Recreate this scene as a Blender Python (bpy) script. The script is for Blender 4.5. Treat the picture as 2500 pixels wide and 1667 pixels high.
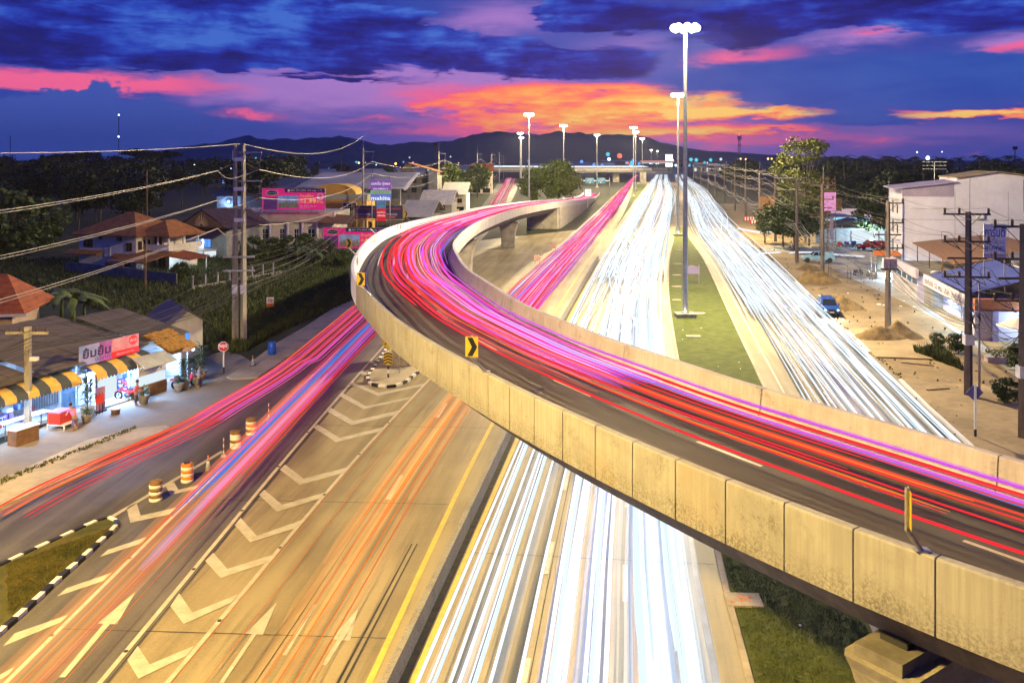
import bpy, bmesh, math, random
from mathutils import Vector, Matrix
for _o in list(bpy.data.objects):
    bpy.data.objects.remove(_o, do_unlink=True)
scene = bpy.context.scene
COL = scene.collection
R = math.radians
# ------------------------------------------------------------------ camera
F, H = 2200.0, 16.4          # focal length in photo pixels (2500 px wide), eye height in metres
HOR, CX = 388.0, 1250.0      # horizon row and centre column of the photo
cam_d = bpy.data.cameras.new('camera')
cam = bpy.data.objects.new('camera', cam_d); COL.objects.link(cam)
cam.location = (0, 0, H); cam.rotation_euler = (R(90), 0, 0)
cam_d.sensor_width = 36; cam_d.lens = 36 * F / 2500
cam_d.shift_y = -(833.5 - HOR) / 2500
cam_d.clip_start = 0.3; cam_d.clip_end = 40000
scene.camera = cam
# ------------------------------------------------------------------ render settings
scene.render.engine = 'CYCLES'
scene.view_settings.view_transform = 'Standard'
try: scene.view_settings.look = 'None'
except Exception: pass
scene.view_settings.exposure = 0.0
scene.view_settings.gamma = 1.0
scene.view_settings.use_curve_mapping = False
cy = scene.cycles
cy.use_denoising = True
cy.max_bounces = 6; cy.diffuse_bounces = 3; cy.glossy_bounces = 3; cy.transmission_bounces = 4
cy.transparent_max_bounces = 24; cy.volume_bounces = 0
cy.sample_clamp_indirect = 4.0; cy.caustics_reflective = False; cy.caustics_refractive = False
cy.use_adaptive_sampling = True; cy.adaptive_threshold = 0.02
# ------------------------------------------------------------------ sky (dusk, clouds as nodes on the view direction)
world = bpy.data.worlds.new('World'); scene.world = world; world.use_nodes = True
world.cycles.sampling_method = 'MANUAL'; world.cycles.sample_map_resolution = 256
wt = world.node_tree; wt.nodes.clear()
class Nd:
    """tiny expression helper for shader maths"""
    def __init__(s, t): s.t = t
    def put(s, sock, v):
        if hasattr(v, 'is_linked') or isinstance(v, bpy.types.NodeSocket): s.t.links.new(v, sock)
        elif v is not None: sock.default_value = v
    def m(s, op, a, b=None, c=None, clamp=False):
        n = s.t.nodes.new('ShaderNodeMath'); n.operation = op; n.use_clamp = clamp
        s.put(n.inputs[0], a)
        if b is not None: s.put(n.inputs[1], b)
        if c is not None: s.put(n.inputs[2], c)
        return n.outputs[0]
    def sm(s, x, a, b):      # smoothstep
        n = s.t.nodes.new('ShaderNodeMapRange'); n.interpolation_type = 'SMOOTHSTEP'
        s.put(n.inputs[0], x); n.inputs[1].default_value = a; n.inputs[2].default_value = b
        return n.outputs[0]
    def xyz(s, x, y, z):
        n = s.t.nodes.new('ShaderNodeCombineXYZ')
        for i, v in enumerate((x, y, z)): s.put(n.inputs[i], v)
        return n.outputs[0]
    def noise(s, vec, scale, detail=6, rough=.55, dist=0.0):
        n = s.t.nodes.new('ShaderNodeTexNoise'); s.put(n.inputs['Vector'], vec)
        n.inputs['Scale'].default_value = scale; n.inputs['Detail'].default_value = detail
        n.inputs['Roughness'].default_value = rough; n.inputs['Distortion'].default_value = dist
        return n.outputs['Fac']
    def mix(s, f, a, b, mode='MIX'):
        n = s.t.nodes.new('ShaderNodeMix'); n.data_type = 'RGBA'; n.blend_type = mode; n.clamp_factor = True
        s.put(n.inputs[0], f)
        for i, v in ((6, a), (7, b)):
            if isinstance(v, tuple): v = (*v, 1) if len(v) == 3 else v
            s.put(n.inputs[i], v)
        return n.outputs[2]
    def ramp(s, x, stops):
        n = s.t.nodes.new('ShaderNodeValToRGB'); s.put(n.inputs[0], x)
        e = n.color_ramp.elements
        while len(e) < len(stops): e.new(0.5)
        for k, (p, c) in enumerate(stops): e[k].position = p; e[k].color = (*c, 1)
        return n.outputs[0]
    def blob(s, a, e, a0, e0, wa, we):   # soft ellipse
        da = s.m('DIVIDE', s.m('SUBTRACT', a, a0), wa); de = s.m('DIVIDE', s.m('SUBTRACT', e, e0), we)
        d2 = s.m('ADD', s.m('MULTIPLY', da, da), s.m('MULTIPLY', de, de))
        return s.m('EXPONENT', s.m('MULTIPLY', d2, -1.0))
SKY_GAIN = 1.15
def AZ(px): return math.atan((px - CX) / F)
def EL(px, py): return (HOR - py) / F * math.cos(AZ(px))
def build_sky():
    N = Nd(wt); m = N.m
    tc = wt.nodes.new('ShaderNodeTexCoord'); sp = wt.nodes.new('ShaderNodeSeparateXYZ')
    wt.links.new(tc.outputs['Generated'], sp.inputs[0])
    X, Y, Z = sp.outputs
    a0 = m('ARCTAN2', X, Y)
    e0 = m('MAXIMUM', m('ARCTAN2', Z, m('SQRT', m('ADD', m('MULTIPLY', X, X), m('MULTIPLY', Y, Y)))), 0.0)
    def nz(sa, se, z, det=5, rough=.55, dist=.3): return m('SUBTRACT', N.noise(N.xyz(m('MULTIPLY', a0, sa), m('MULTIPLY', e0, se), z), 1.0, det, rough, dist), .5)
    big = nz(4.5, 15, 3.7); mid = nz(9, 44, 1.3, 6, .6); fine = nz(22, 120, 8.1, 6, .66); puff = nz(24, 30, 5.2, 5, .55, .1)
    # clouds drift: the coordinates the cloud shapes are laid out on are stirred by the noise
    a = m('ADD', a0, m('ADD', m('MULTIPLY', big, .16), m('ADD', m('MULTIPLY', mid, .10), m('MULTIPLY', fine, .03))))
    e = m('ADD', e0, m('ADD', m('MULTIPLY', big, .030), m('ADD', m('MULTIPLY', mid, .030), m('MULTIPLY', fine, .017))))
    def B(px, py, w, h): return N.blob(a, e, AZ(px), EL(px, py), w / F, h / F)
    def S(lst):
        s = None
        for px, py, w, h, k in lst:
            v = m('MULTIPLY', B(px, py, w, h), k); s = v if s is None else m('ADD', s, v)
        return s
    sun = N.blob(a0, e0, AZ(1500), .045, .25, .12)
    low = N.mix(sun, (.024, .064, .36), (.25, .125, .46))
    hi = N.mix(sun, (.012, .045, .33), (.07, .10, .44))
    c = N.mix(N.sm(e0, .0, .12), low, hi)
    # mauve veil, pink patches
    mv = S([(820, 215, 420, 85, .95), (1150, 190, 280, 60, .6), (1180, 55, 170, 45, .75), (2080, 95, 130, 26, .8), (2460, 112, 110, 24, .9), (2250, 330, 500, 30, .45), (1560, 110, 120, 40, .5), (130, 100, 260, 9, .7), (60, 112, 120, 16, .6)])
    c = N.mix(N.sm(m('ADD', mv, m('MULTIPLY', mid, .5)), .10, .95), c, (.36, .18, .54))
    pk = S([(240, 205, 330, 26, 1.0), (90, 190, 200, 30, .6), (480, 150, 260, 5, .6), (560, 288, 120, 14, .9), (1080, 240, 160, 45, .9), (860, 300, 60, 10, .5), (1830, 130, 150, 26, .7), (2100, 85, 60, 10, .6), (2470, 118, 80, 14, .8), (1750, 345, 420, 22, .8), (1150, 320, 300, 26, .7)])
    c = N.mix(N.sm(m('ADD', pk, m('MULTIPLY', mid, .9)), .22, .95), c, (.85, .12, .28))
    # burning band
    fg = S([(1600, 262, 330, 60, .74), (1480, 215, 330, 15, .36), (1640, 245, 260, 12, .34), (1790, 274, 220, 11, .62), (1940, 286, 110, 6, .5), (1330, 290, 260, 26, .42), (1500, 335, 400, 20, .38), (1740, 322, 260, 9, .55), (2320, 281, 150, 15, 1.05), (2450, 277, 120, 9, .6), (1170, 240, 170, 26, .44), (1060, 262, 120, 12, .3)])
    fg = m('ADD', fg, m('ADD', m('MULTIPLY', mid, 1.25), m('MULTIPLY', fine, 1.15)))
    fire = N.ramp(fg, [(.25, (.62, .11, .34)), (.44, (.95, .11, .20)), (.60, (1.0, .20, .11)), (.80, (1.0, .38, .09)), (1.0, (1.0, .60, .13))])
    c = N.mix(N.sm(fg, .24, .56), c, fire)
    # blue decks in front of the glow
    rb = S([(2230, 190, 520, 62, 1.35), (1820, 215, 150, 40, .5), (2060, 300, 170, 22, 1.1), (2080, 268, 60, 30, .9), (1930, 262, 90, 14, .6), (2150, 350, 420, 14, .5), (1000, 282, 120, 20, .65)])
    c = N.mix(N.sm(m('ADD', rb, m('MULTIPLY', big, .9)), .35, .85), c, N.mix(N.sm(mid, -.15, .2), (.010, .060, .36), (.022, .085, .40)))
    # dark banks
    bk = S([(420, 45, 640, 90, 1.3), (850, 105, 380, 42, 1.1), (260, 130, 380, 16, .8), (560, 165, 330, 9, .75), (820, 190, 220, 7, .6), (30, 60, 300, 40, .6), (1390, 35, 130, 42, 1.1), (1400, 158, 290, 36, 1.2), (1180, 150, 90, 18, .5), (1900, 35, 420, 55, 1.0), (1840, 95, 120, 30, .5), (2250, 75, 190, 44, .8), (2420, 20, 300, 40, .8)])
    bk = m('ADD', bk, m('ADD', m('MULTIPLY', big, .75), m('ADD', m('MULTIPLY', mid, .55), N.sm(e0, .165, .24))))
    bk = m('SUBTRACT', bk, S([(1130, 55, 110, 40, .95), (1430, 95, 110, 13, .9), (2040, 92, 100, 20, .9), (2450, 108, 100, 16, .8), (1800, 150, 130, 26, .7), (230, 92, 190, 9, .55), (60, 108, 110, 12, .6), (1700, 20, 60, 20, .2)]))
    edge = N.sm(bk, .40, .68)
    shade = N.ramp(m('ADD', .5, m('ADD', m('MULTIPLY', big, .8), m('ADD', m('MULTIPLY', mid, 1.1), m('ADD', m('MULTIPLY', fine, .45), m('MULTIPLY', puff, .55))))), [(.26, (.040, .13, .55)), (.40, (.014, .050, .42)), (.52, (.007, .016, .27)), (.66, (.004, .006, .14))])
    c = N.mix(edge, c, shade)
    # cumulus silhouettes low on the left
    lump = m('ADD', EL(250, 268), m('ADD', m('MULTIPLY', N.blob(a0, 0.0, AZ(230), 0.0, .10, 1.0), .022), m('MULTIPLY', puff, .085)))
    cum = m('MULTIPLY', N.sm(m('SUBTRACT', lump, e0), -.001, .004), N.sm(m('ADD', a0, m('MULTIPLY', puff, .2)), AZ(800), AZ(380)))
    c = N.mix(cum, c, N.mix(N.sm(e0, .0, .085), (.022, .060, .30), (.040, .085, .40)))
    c = N.mix(m('MULTIPLY', N.sm(e0, .028, .0), .5), c, N.mix(sun, (.028, .070, .36), (.24, .13, .46)))
    sky = wt.nodes.new('ShaderNodeTexSky'); sky.sky_type = 'NISHITA'; sky.sun_disc = False
    sky.sun_elevation = R(0.5); sky.sun_rotation = R(8)
    bg = wt.nodes.new('ShaderNodeBackground'); bg.inputs['Strength'].default_value = SKY_GAIN
    bg2 = wt.nodes.new('ShaderNodeBackground'); bg2.inputs['Strength'].default_value = 0.005
    ad = wt.nodes.new('ShaderNodeAddShader'); out = wt.nodes.new('ShaderNodeOutputWorld')
    wt.links.new(c, bg.inputs['Color']); wt.links.new(sky.outputs[0], bg2.inputs['Color'])
    wt.links.new(bg.outputs[0], ad.inputs[0]); wt.links.new(bg2.outputs[0], ad.inputs[1])
    wt.links.new(ad.outputs[0], out.inputs['Surface'])
build_sky()
LAMP_COL = (1.0, 0.79, 0.43)     # sodium light of the high masts
LAMP_W = 250000.0
HAZE_DENSITY = 0.00006
# ------------------------------------------------------------------ helpers
def G(px, py, z=0.0):
    """point of the photo on the level plane z"""
    Y = F * (H - z) / (py - HOR)
    return Vector(((px - CX) * Y / F, Y, z))
def PT(px, py, Y):
    return Vector(((px - CX) * Y / F, Y, H - (py - HOR) * Y / F))
def tag(o, label=None, cat=None, group=None, kind=None):
    if label: o['label'] = label
    if cat: o['category'] = cat
    if group: o['group'] = group
    if kind: o['kind'] = kind
    return o
def thing(name, label, cat, loc=(0, 0, 0), rz=0.0, group=None):
    o = bpy.data.objects.new(name, None); COL.objects.link(o)
    o.empty_display_size = .3
    o.location = loc; o.rotation_euler = (0, 0, rz)
    return tag(o, label, cat, group)
KIDS = {}
def adopt(o, parent):
    o.parent = parent
    KIDS.setdefault(parent.name, []).append(o)
def copy_tree(o, parent=None):
    c = o.copy(); COL.objects.link(c)
    if parent is not None: adopt(c, parent)
    for ch in KIDS.get(o.name, []): copy_tree(ch, c)
    return c
class MB:
    def __init__(s): s.v = []; s.f = []; s.mi = []; s.cur = 0
    def add(s, vs, fs):
        o = len(s.v); s.v.extend([tuple(v) for v in vs])
        for f in fs: s.f.append(tuple(o + i for i in f)); s.mi.append(s.cur)
    def box(s, x0, x1, y0, y1, z0, z1, M=None):
        vs = [Vector((x, y, z)) for z in (z0, z1) for y in (y0, y1) for x in (x0, x1)]
        if M is not None: vs = [M @ v for v in vs]
        s.add(vs, [(0, 2, 3, 1), (4, 5, 7, 6), (0, 1, 5, 4), (2, 6, 7, 3), (0, 4, 6, 2), (1, 3, 7, 5)])
        return s
    def quad(s, a, b, c, d): s.add([a, b, c, d], [(0, 1, 2, 3)]); return s
    def slab(s, a, b, c, d, t):
        """four corners and a thickness along minus the normal"""
        a, b, c, d = map(Vector, (a, b, c, d))
        n = (b - a).cross(d - a).normalized() * t
        s.add([a, b, c, d, a - n, b - n, c - n, d - n], [(0, 1, 2, 3), (7, 6, 5, 4), (0, 4, 5, 1), (1, 5, 6, 2), (2, 6, 7, 3), (3, 7, 4, 0)])
        return s
    def prism(s, poly, z0, z1):
        n = len(poly)
        ar = sum(poly[i][0] * poly[(i + 1) % n][1] - poly[(i + 1) % n][0] * poly[i][1] for i in range(n))
        if ar < 0: poly = list(reversed(poly))
        vs = [(p[0], p[1], z0) for p in poly] + [(p[0], p[1], z1) for p in poly]
        fs = [tuple(range(n - 1, -1, -1)), tuple(range(n, 2 * n))]
        fs += [(i, (i + 1) % n, n + (i + 1) % n, n + i) for i in range(n)]
        s.add(vs, fs); return s
    def tube(s, pts, r, n=6, cap=True, r2=None):
        pts = [Vector(p) for p in pts]; k = len(pts); vs = []
        for i, p in enumerate(pts):
            d = (pts[min(i + 1, k - 1)] - pts[max(i - 1, 0)]).normalized()
            up = Vector((0, 0, 1)) if abs(d.z) < .95 else Vector((1, 0, 0))
            u = d.cross(up).normalized(); w = u.cross(d)
            rr = r if r2 is None else r + (r2 - r) * i / (k - 1)
            if callable(rr): rr = rr(i / (k - 1))
            for j in range(n):
                t = 2 * math.pi * j / n + math.pi / n
                vs.append(p + (u * math.cos(t) + w * math.sin(t)) * rr)
        fs = [(i * n + j, i * n + (j + 1) % n, (i + 1) * n + (j + 1) % n, (i + 1) * n + j) for i in range(k - 1) for j in range(n)]
        if cap: fs += [tuple(range(n - 1, -1, -1)), tuple((k - 1) * n + j for j in range(n))]
        s.add(vs, fs); return s
    def lathe(s, prof, c=(0, 0, 0), n=12, cap=True):
        vs = [(c[0] + r * math.cos(2 * math.pi * j / n), c[1] + r * math.sin(2 * math.pi * j / n), c[2] + z) for r, z in prof for j in range(n)]
        k = len(prof)
        fs = [(i * n + j, i * n + (j + 1) % n, (i + 1) * n + (j + 1) % n, (i + 1) * n + j) for i in range(k - 1) for j in range(n)]
        if cap: fs += [tuple(range(n - 1, -1, -1)), tuple((k - 1) * n + j for j in range(n))]
        s.add(vs, fs); return s
    def ball(s, c, r, n=8, m=5, sz=1.0):
        prof = [(max(r * math.sin(math.pi * i / m), r * .02), -r * sz * math.cos(math.pi * i / m)) for i in range(m + 1)]
        return s.lathe(prof, c, n)
    def mesh(s, name, mats, smooth=False):
        me = bpy.data.meshes.new(name); me.from_pydata(s.v, [], s.f)
        for m_ in (mats if isinstance(mats, (list, tuple)) else [mats]): me.materials.append(m_)
        if any(s.mi): me.polygons.foreach_set('material_index', s.mi)
        if smooth: me.polygons.foreach_set('use_smooth', [True] * len(s.f))
        me.update(); return me
    def build(s, name, mats, parent=None, smooth=False):
        o = bpy.data.objects.new(name, s.mesh(name, mats, smooth)); COL.objects.link(o)
        if parent is not None: adopt(o, parent)
        return o
def link(name, me, parent=None, loc=None, rz=0.0):
    o = bpy.data.objects.new(name, me); COL.objects.link(o)
    if loc is not None: o.location = loc
    o.rotation_euler = (0, 0, rz)
    if parent is not None: adopt(o, parent)
    return o
# ------------------------------------------------------------------ materials
MATS = {}
def mat(name, col, rough=.7, var=.25, scale=1.0, metal=0.0, col2=None, bump=0.0, bscale=None, stretch=None, emit=0.0, spec=None, det=6):
    if name in MATS: return MATS[name]
    m = bpy.data.materials.new(name); m.use_nodes = True; t = m.node_tree
    b = t.nodes['Principled BSDF']; N = Nd(t)
    b.inputs['Roughness'].default_value = rough; b.inputs['Metallic'].default_value = metal
    if spec is not None: b.inputs['Specular IOR Level'].default_value = spec
    tc = t.nodes.new('ShaderNodeTexCoord'); vec = tc.outputs['Object']
    if stretch:
        mp = t.nodes.new('ShaderNodeMapping'); mp.inputs['Scale'].default_value = stretch
        t.links.new(vec, mp.inputs[0]); vec = mp.outputs[0]
    if var or col2:
        n1 = N.noise(vec, scale, det, .6); n2 = N.noise(vec, scale * 7.3, 4, .6)
        f = N.sm(N.m('ADD', N.m('MULTIPLY', n1, .7), N.m('MULTIPLY', n2, .3)), .32, .68)
        c2 = col2 if col2 else tuple(x * (1 - var) for x in col)
        c1 = col if col2 else tuple(min(1, x * (1 + var * .6)) for x in col)
        t.links.new(N.mix(f, c2, c1), b.inputs['Base Color'])
        t.links.new(N.m('ADD', rough - .08, N.m('MULTIPLY', n2, .16)), b.inputs['Roughness'])
    else: b.inputs['Base Color'].default_value = (*col, 1)
    if bump:
        bp = t.nodes.new('ShaderNodeBump'); bp.inputs['Strength'].default_value = bump; bp.inputs['Distance'].default_value = .05
        t.links.new(N.noise(vec, bscale or scale * 8, 5, .65), bp.inputs['Height']); t.links.new(bp.outputs[0], b.inputs['Normal'])
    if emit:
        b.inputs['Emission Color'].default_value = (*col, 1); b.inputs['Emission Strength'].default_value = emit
    MATS[name] = m; return m
def glow(name, col, strength=1.0, add=False, sample=True):
    if name in MATS: return MATS[name]
    m = bpy.data.materials.new(name); m.use_nodes = True; t = m.node_tree; t.nodes.clear()
    e = t.nodes.new('ShaderNodeEmission'); e.inputs[0].default_value = (*col, 1); e.inputs[1].default_value = strength
    o = t.nodes.new('ShaderNodeOutputMaterial')
    if add:
        a = t.nodes.new('ShaderNodeAddShader'); tr = t.nodes.new('ShaderNodeBsdfTransparent')
        t.links.new(e.outputs[0], a.inputs[0]); t.links.new(tr.outputs[0], a.inputs[1]); t.links.new(a.outputs[0], o.inputs[0])
    else: t.links.new(e.outputs[0], o.inputs[0])
    m.cycles.emission_sampling = 'AUTO' if sample else 'NONE'
    MATS[name] = m; return m
def roadmat(name, col, dark, axis_ang=0.12, joint=10.0, rough=.62, stain=.5):
    """concrete carriageway: worn wheel tracks and stains that run along the road"""
    m = bpy.data.materials.new(name); m.use_nodes = True; t = m.node_tree; b = t.nodes['Principled BSDF']; N = Nd(t)
    tc = t.nodes.new('ShaderNodeTexCoord'); mp = t.nodes.new('ShaderNodeMapping'); mp.vector_type = 'TEXTURE'
    mp.inputs['Rotation'].default_value = (0, 0, -axis_ang); t.links.new(tc.outputs['Object'], mp.inputs[0])
    v = mp.outputs[0]
    sc = t.nodes.new('ShaderNodeMapping'); sc.inputs['Scale'].default_value = (1.1, .05, 1); t.links.new(v, sc.inputs[0])
    tracks = N.noise(sc.outputs[0], 1.0, 4, .5); blot = N.noise(v, .11, 6, .62, .3); grain = N.noise(v, 9.0, 5, .7)
    sc2 = t.nodes.new('ShaderNodeMapping'); sc2.inputs['Scale'].default_value = (.6, 14, 1); t.links.new(v, sc2.inputs[0])
    broom = N.noise(sc2.outputs[0], 1.0, 2, .5)
    f = N.m('ADD', N.m('MULTIPLY', tracks, .42), N.m('ADD', N.m('MULTIPLY', blot, .40), N.m('MULTIPLY', grain, .18)))
    c = N.mix(N.sm(f, .40, .60), dark, col)
    oil = N.noise(sc.outputs[0], 2.3, 6, .65); c = N.mix(N.m('MULTIPLY', N.sm(oil, .54, .68), .38), c, tuple(x * .45 for x in dark))
    fle = N.noise(v, 30, 3, .7); c = N.mix(N.m('MULTIPLY', N.sm(fle, .45, .7), .22), c, tuple(x * .5 for x in dark))
    spot = N.sm(N.noise(v, .45, 5, .7), .64, .74)
    c = N.mix(N.m('MULTIPLY', spot, stain * .6), c, tuple(x * .35 for x in dark))
    c = N.mix(N.m('MULTIPLY', broom, .16), c, tuple(x * .55 for x in dark))
    t.links.new(c, b.inputs['Base Color'])
    t.links.new(N.m('ADD', rough - .1, N.m('MULTIPLY', grain, .2)), b.inputs['Roughness'])
    bp = t.nodes.new('ShaderNodeBump'); bp.inputs['Strength'].default_value = .25; bp.inputs['Distance'].default_value = .02
    t.links.new(N.m('ADD', grain, N.m('MULTIPLY', broom, .8)), bp.inputs['Height']); t.links.new(bp.outputs[0], b.inputs['Normal'])
    MATS[name] = m; return m
def panelmat(name, col):
    """cast concrete parapet: grey run-off streaks and black mould blotches"""
    m = bpy.data.materials.new(name); m.use_nodes = True; t = m.node_tree; b = t.nodes['Principled BSDF']; N = Nd(t)
    tc = t.nodes.new('ShaderNodeTexCoord'); v = tc.outputs['Object']
    st = t.nodes.new('ShaderNodeMapping'); st.inputs['Scale'].default_value = (9, 9, .4); t.links.new(v, st.inputs[0])
    streak = N.noise(st.outputs[0], 1.0, 5, .6); blot = N.noise(v, .8, 7, .7, .4); gr = N.noise(v, 16, 5, .7)
    c = N.mix(N.sm(streak, .35, .65), tuple(x * .84 for x in col), col)
    c = N.mix(N.m('MULTIPLY', N.sm(N.noise(v, .55, 5, .65, .6), .44, .66), .5), c, tuple(x * .62 for x in col))
    mould = N.m('MULTIPLY', N.sm(blot, .51, .68), N.sm(gr, .38, .62))
    c = N.mix(N.m('MULTIPLY', mould, .6), c, (.07, .06, .045))
    c = N.mix(N.m('MULTIPLY', N.sm(N.noise(v, .35, 4, .6), .52, .7), .4), c, (col[0] * .9, col[1] * .72, col[2] * .5))
    sp = t.nodes.new('ShaderNodeSeparateXYZ'); t.links.new(v, sp.inputs[0])
    foot = N.m('MULTIPLY', N.sm(N.m('ADD', sp.outputs[2], N.m('MULTIPLY', N.noise(v, 1.1, 6, .7, .3), 1.5)), 9.25, 8.55), N.sm(gr, .36, .64))
    c = N.mix(N.m('MULTIPLY', foot, .55), c, (.075, .065, .05))
    drip = N.m('MULTIPLY', N.sm(N.noise(st.outputs[0], 2.6, 3, .6), .60, .74), .35); c = N.mix(drip, c, tuple(x * .5 for x in col))
    t.links.new(c, b.inputs['Base Color']); b.inputs['Roughness'].default_value = .85
    bp = t.nodes.new('ShaderNodeBump'); bp.inputs['Strength'].default_value = .3; bp.inputs['Distance'].default_value = .02
    t.links.new(gr, bp.inputs['Height']); t.links.new(bp.outputs[0], b.inputs['Normal'])
    MATS[name] = m; return m
ROAD = roadmat('road_concrete', (.34, .285, .175), (.20, .165, .10))
LROAD = roadmat('worn_road_concrete', (.145, .135, .125), (.055, .052, .050), axis_ang=.05)
ASPH = mat('ramp_asphalt', (.050, .047, .045), .75, .3, .35, bump=.3, bscale=40)
WHITE = mat('road_paint_white', (.52, .49, .43), .6, .18, 1.6, col2=(.37, .335, .26), det=9)
YELL = mat('road_paint_yellow', (.62, .43, .08), .6, .2, 2.0)
BLACK = mat('black_paint', (.018, .018, .020), .5, .2, 3)
WPAINT = mat('white_paint', (.78, .77, .74), .55, .1, 2)
PANEL = panelmat('barrier_concrete', (.36, .35, .34)); PANEL_IN = panelmat('pale_barrier_concrete', (.58, .54, .55))
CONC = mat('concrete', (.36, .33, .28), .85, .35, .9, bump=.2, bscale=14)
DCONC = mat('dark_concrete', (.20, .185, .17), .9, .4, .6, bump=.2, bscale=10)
PAVE = mat('pavement_concrete', (.42, .36, .27), .85, .3, .35, bump=.2, bscale=12)
DIRT = mat('sandy_dirt', (.40, .30, .17), .95, .4, .25, bump=.4, bscale=6, col2=(.22, .16, .09))
EARTH = mat('dark_earth', (.016, .020, .010), .95, .4, .15, bump=.4, bscale=4)
LAWN = mat('mown_lawn', (.110, .130, .020), .95, .5, 1.1, bump=.9, bscale=45, col2=(.045, .070, .010), det=9)
GRASSD = mat('rough_grass_soil', (.040, .055, .012), .95, .5, .2, bump=.8, bscale=12, col2=(.010, .018, .004))
STEEL = mat('galvanised_steel', (.42, .43, .45), .42, .2, 3, metal=.7)
DARKM = mat('dark_metal', (.05, .05, .055), .5, .2, 3, metal=.3)
# ------------------------------------------------------------------ interpolation of measured plan curves
def lerp_tab(tab, y):
    if y <= tab[0][0]:
        (y0, x0), (y1, x1) = tab[0], tab[1]
    elif y >= tab[-1][0]:
        (y0, x0), (y1, x1) = tab[-2], tab[-1]
    else:
        for i in range(len(tab) - 1):
            if tab[i][0] <= y <= tab[i + 1][0]: break
        n = len(tab)
        (y0, x0), (y1, x1) = tab[i], tab[i + 1]
        t = (y - y0) / (y1 - y0); h = y1 - y0
        def sl(k):
            if k <= 0: return (tab[1][1] - tab[0][1]) / (tab[1][0] - tab[0][0])
            if k >= n - 1: return (tab[-1][1] - tab[-2][1]) / (tab[-1][0] - tab[-2][0])
            return (tab[k + 1][1] - tab[k - 1][1]) / (tab[k + 1][0] - tab[k - 1][0])
        m0, m1 = sl(i), sl(i + 1)
        return (2 * t**3 - 3 * t**2 + 1) * x0 + (t**3 - 2 * t**2 + t) * h * m0 + (-2 * t**3 + 3 * t**2) * x1 + (t**3 - t**2) * h * m1
    return x0 + (x1 - x0) * (y - y0) / (y1 - y0)
M_L = [(14, -5.5), (28.2, -3.45), (50.2, -.37), (95, 5.9), (227, 27.5), (400, 57), (694, 106.8), (1164, 188)]
M_R = [(14, 5.4), (28.2, 7.14), (36.9, 8.16), (95.2, 16.4), (138.8, 23.8), (182, 32.2), (215, 38.6), (400, 73), (700, 122), (1164, 200)]
R_L = [(14, 10.4), (28, 12.3), (65.2, 18.4), (95.7, 23.3), (142, 30.7), (200, 39.1), (322, 60.8), (694, 125), (1164, 207)]
R_R = [(14, 20), (28, 22.3), (52, 26.3), (120.7, 37.85), (218.7, 54.4), (456.7, 98.7), (736, 145), (1164, 222)]
L_L = [(14, -12.5), (28.2, -10.8), (48, -8.7), (66.6, -6.2), (109.7, -.2), (152, 6.7), (237, 20.5), (400, 46), (902, 125)]
L_R = [(14, -6.0), (28.2, -4.43), (50.7, -1.84), (95.7, 4.5), (300, 37), (736, 100), (902, 127)]
F_L = [(14, -16.3), (28.2, -15.9), (50.7, -15.4), (67.8, -15.1), (80.3, -14.9), (150, -12.5), (307, -9.0), (736, -8)]
F_R = [(14, -13.4), (28.4, -12.9), (50.7, -12.35), (79.8, -11.2), (150, -8), (307, -1.5), (736, 7)]
def yrange(y0, y1, q=1.12, mn=3.0):
    ys = [y0]
    while ys[-1] < y1: ys.append(min(y1, ys[-1] + max(mn, ys[-1] * (q - 1))))
    return ys
def strip(name, tl, tr, y0, y1, z, material, kind='structure', parent=None, off=(0, 0)):
    b = MB(); ys = yrange(y0, y1); vs = []
    for y in ys: vs += [(lerp_tab(tl, y) + off[0], y, z), (lerp_tab(tr, y) + off[1], y, z)]
    b.add(vs, [(2 * i, 2 * i + 1, 2 * i + 3, 2 * i + 2) for i in range(len(ys) - 1)])
    o = b.build(name, material, parent)
    if parent is None: tag(o, kind=kind)
    return o
def sheet(name, pts, z, material, kind='structure', parent=None):
    bm = bmesh.new(); vs = [bm.verts.new((p[0], p[1], z)) for p in pts]
    f = bm.faces.new(vs); f.normal_update()
    if f.normal.z < 0: f.normal_flip()
    bmesh.ops.triangulate(bm, faces=[f])
    me = bpy.data.meshes.new(name); bm.to_mesh(me); bm.free(); me.materials.append(material)
    o = bpy.data.objects.new(name, me); COL.objects.link(o)
    if parent is not None: adopt(o, parent)
    else: tag(o, kind=kind)
    return o
def gp(*pts, z=0.0): return [G(x, y, z) for x, y in pts]
def smooth_curve(pts, n=8):
    out = []; P = [Vector(p) for p in pts]
    for i in range(len(P) - 1):
        p0, p1, p2, p3 = P[max(i - 1, 0)], P[i], P[i + 1], P[min(i + 2, len(P) - 1)]
        for k in range(n):
            t = k / n
            out.append(.5 * ((2 * p1) + (p2 - p0) * t + (2 * p0 - 5 * p1 + 4 * p2 - p3) * t * t + (3 * p1 - p0 - 3 * p2 + p3) * t**3))
    out.append(P[-1]); return out
def resample(pts, step):
    out = [pts[0].copy()]; acc = 0.0
    for i in range(len(pts) - 1):
        a, b = pts[i], pts[i + 1]; L = (b - a).length
        if L < 1e-9: continue
        d = step - acc
        while d <= L:
            out.append(a.lerp(b, d / L)); d += step
        acc = L - (d - step)
    out.append(pts[-1].copy()); return out
# ================================================================== GROUND AND ROADS
tag(MB().quad((-8400, -150, -.03), (8400, -150, -.03), (8400, 8600, -.03), (-8400, 8600, -.03)).build('ground', EARTH), kind='structure')
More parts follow.
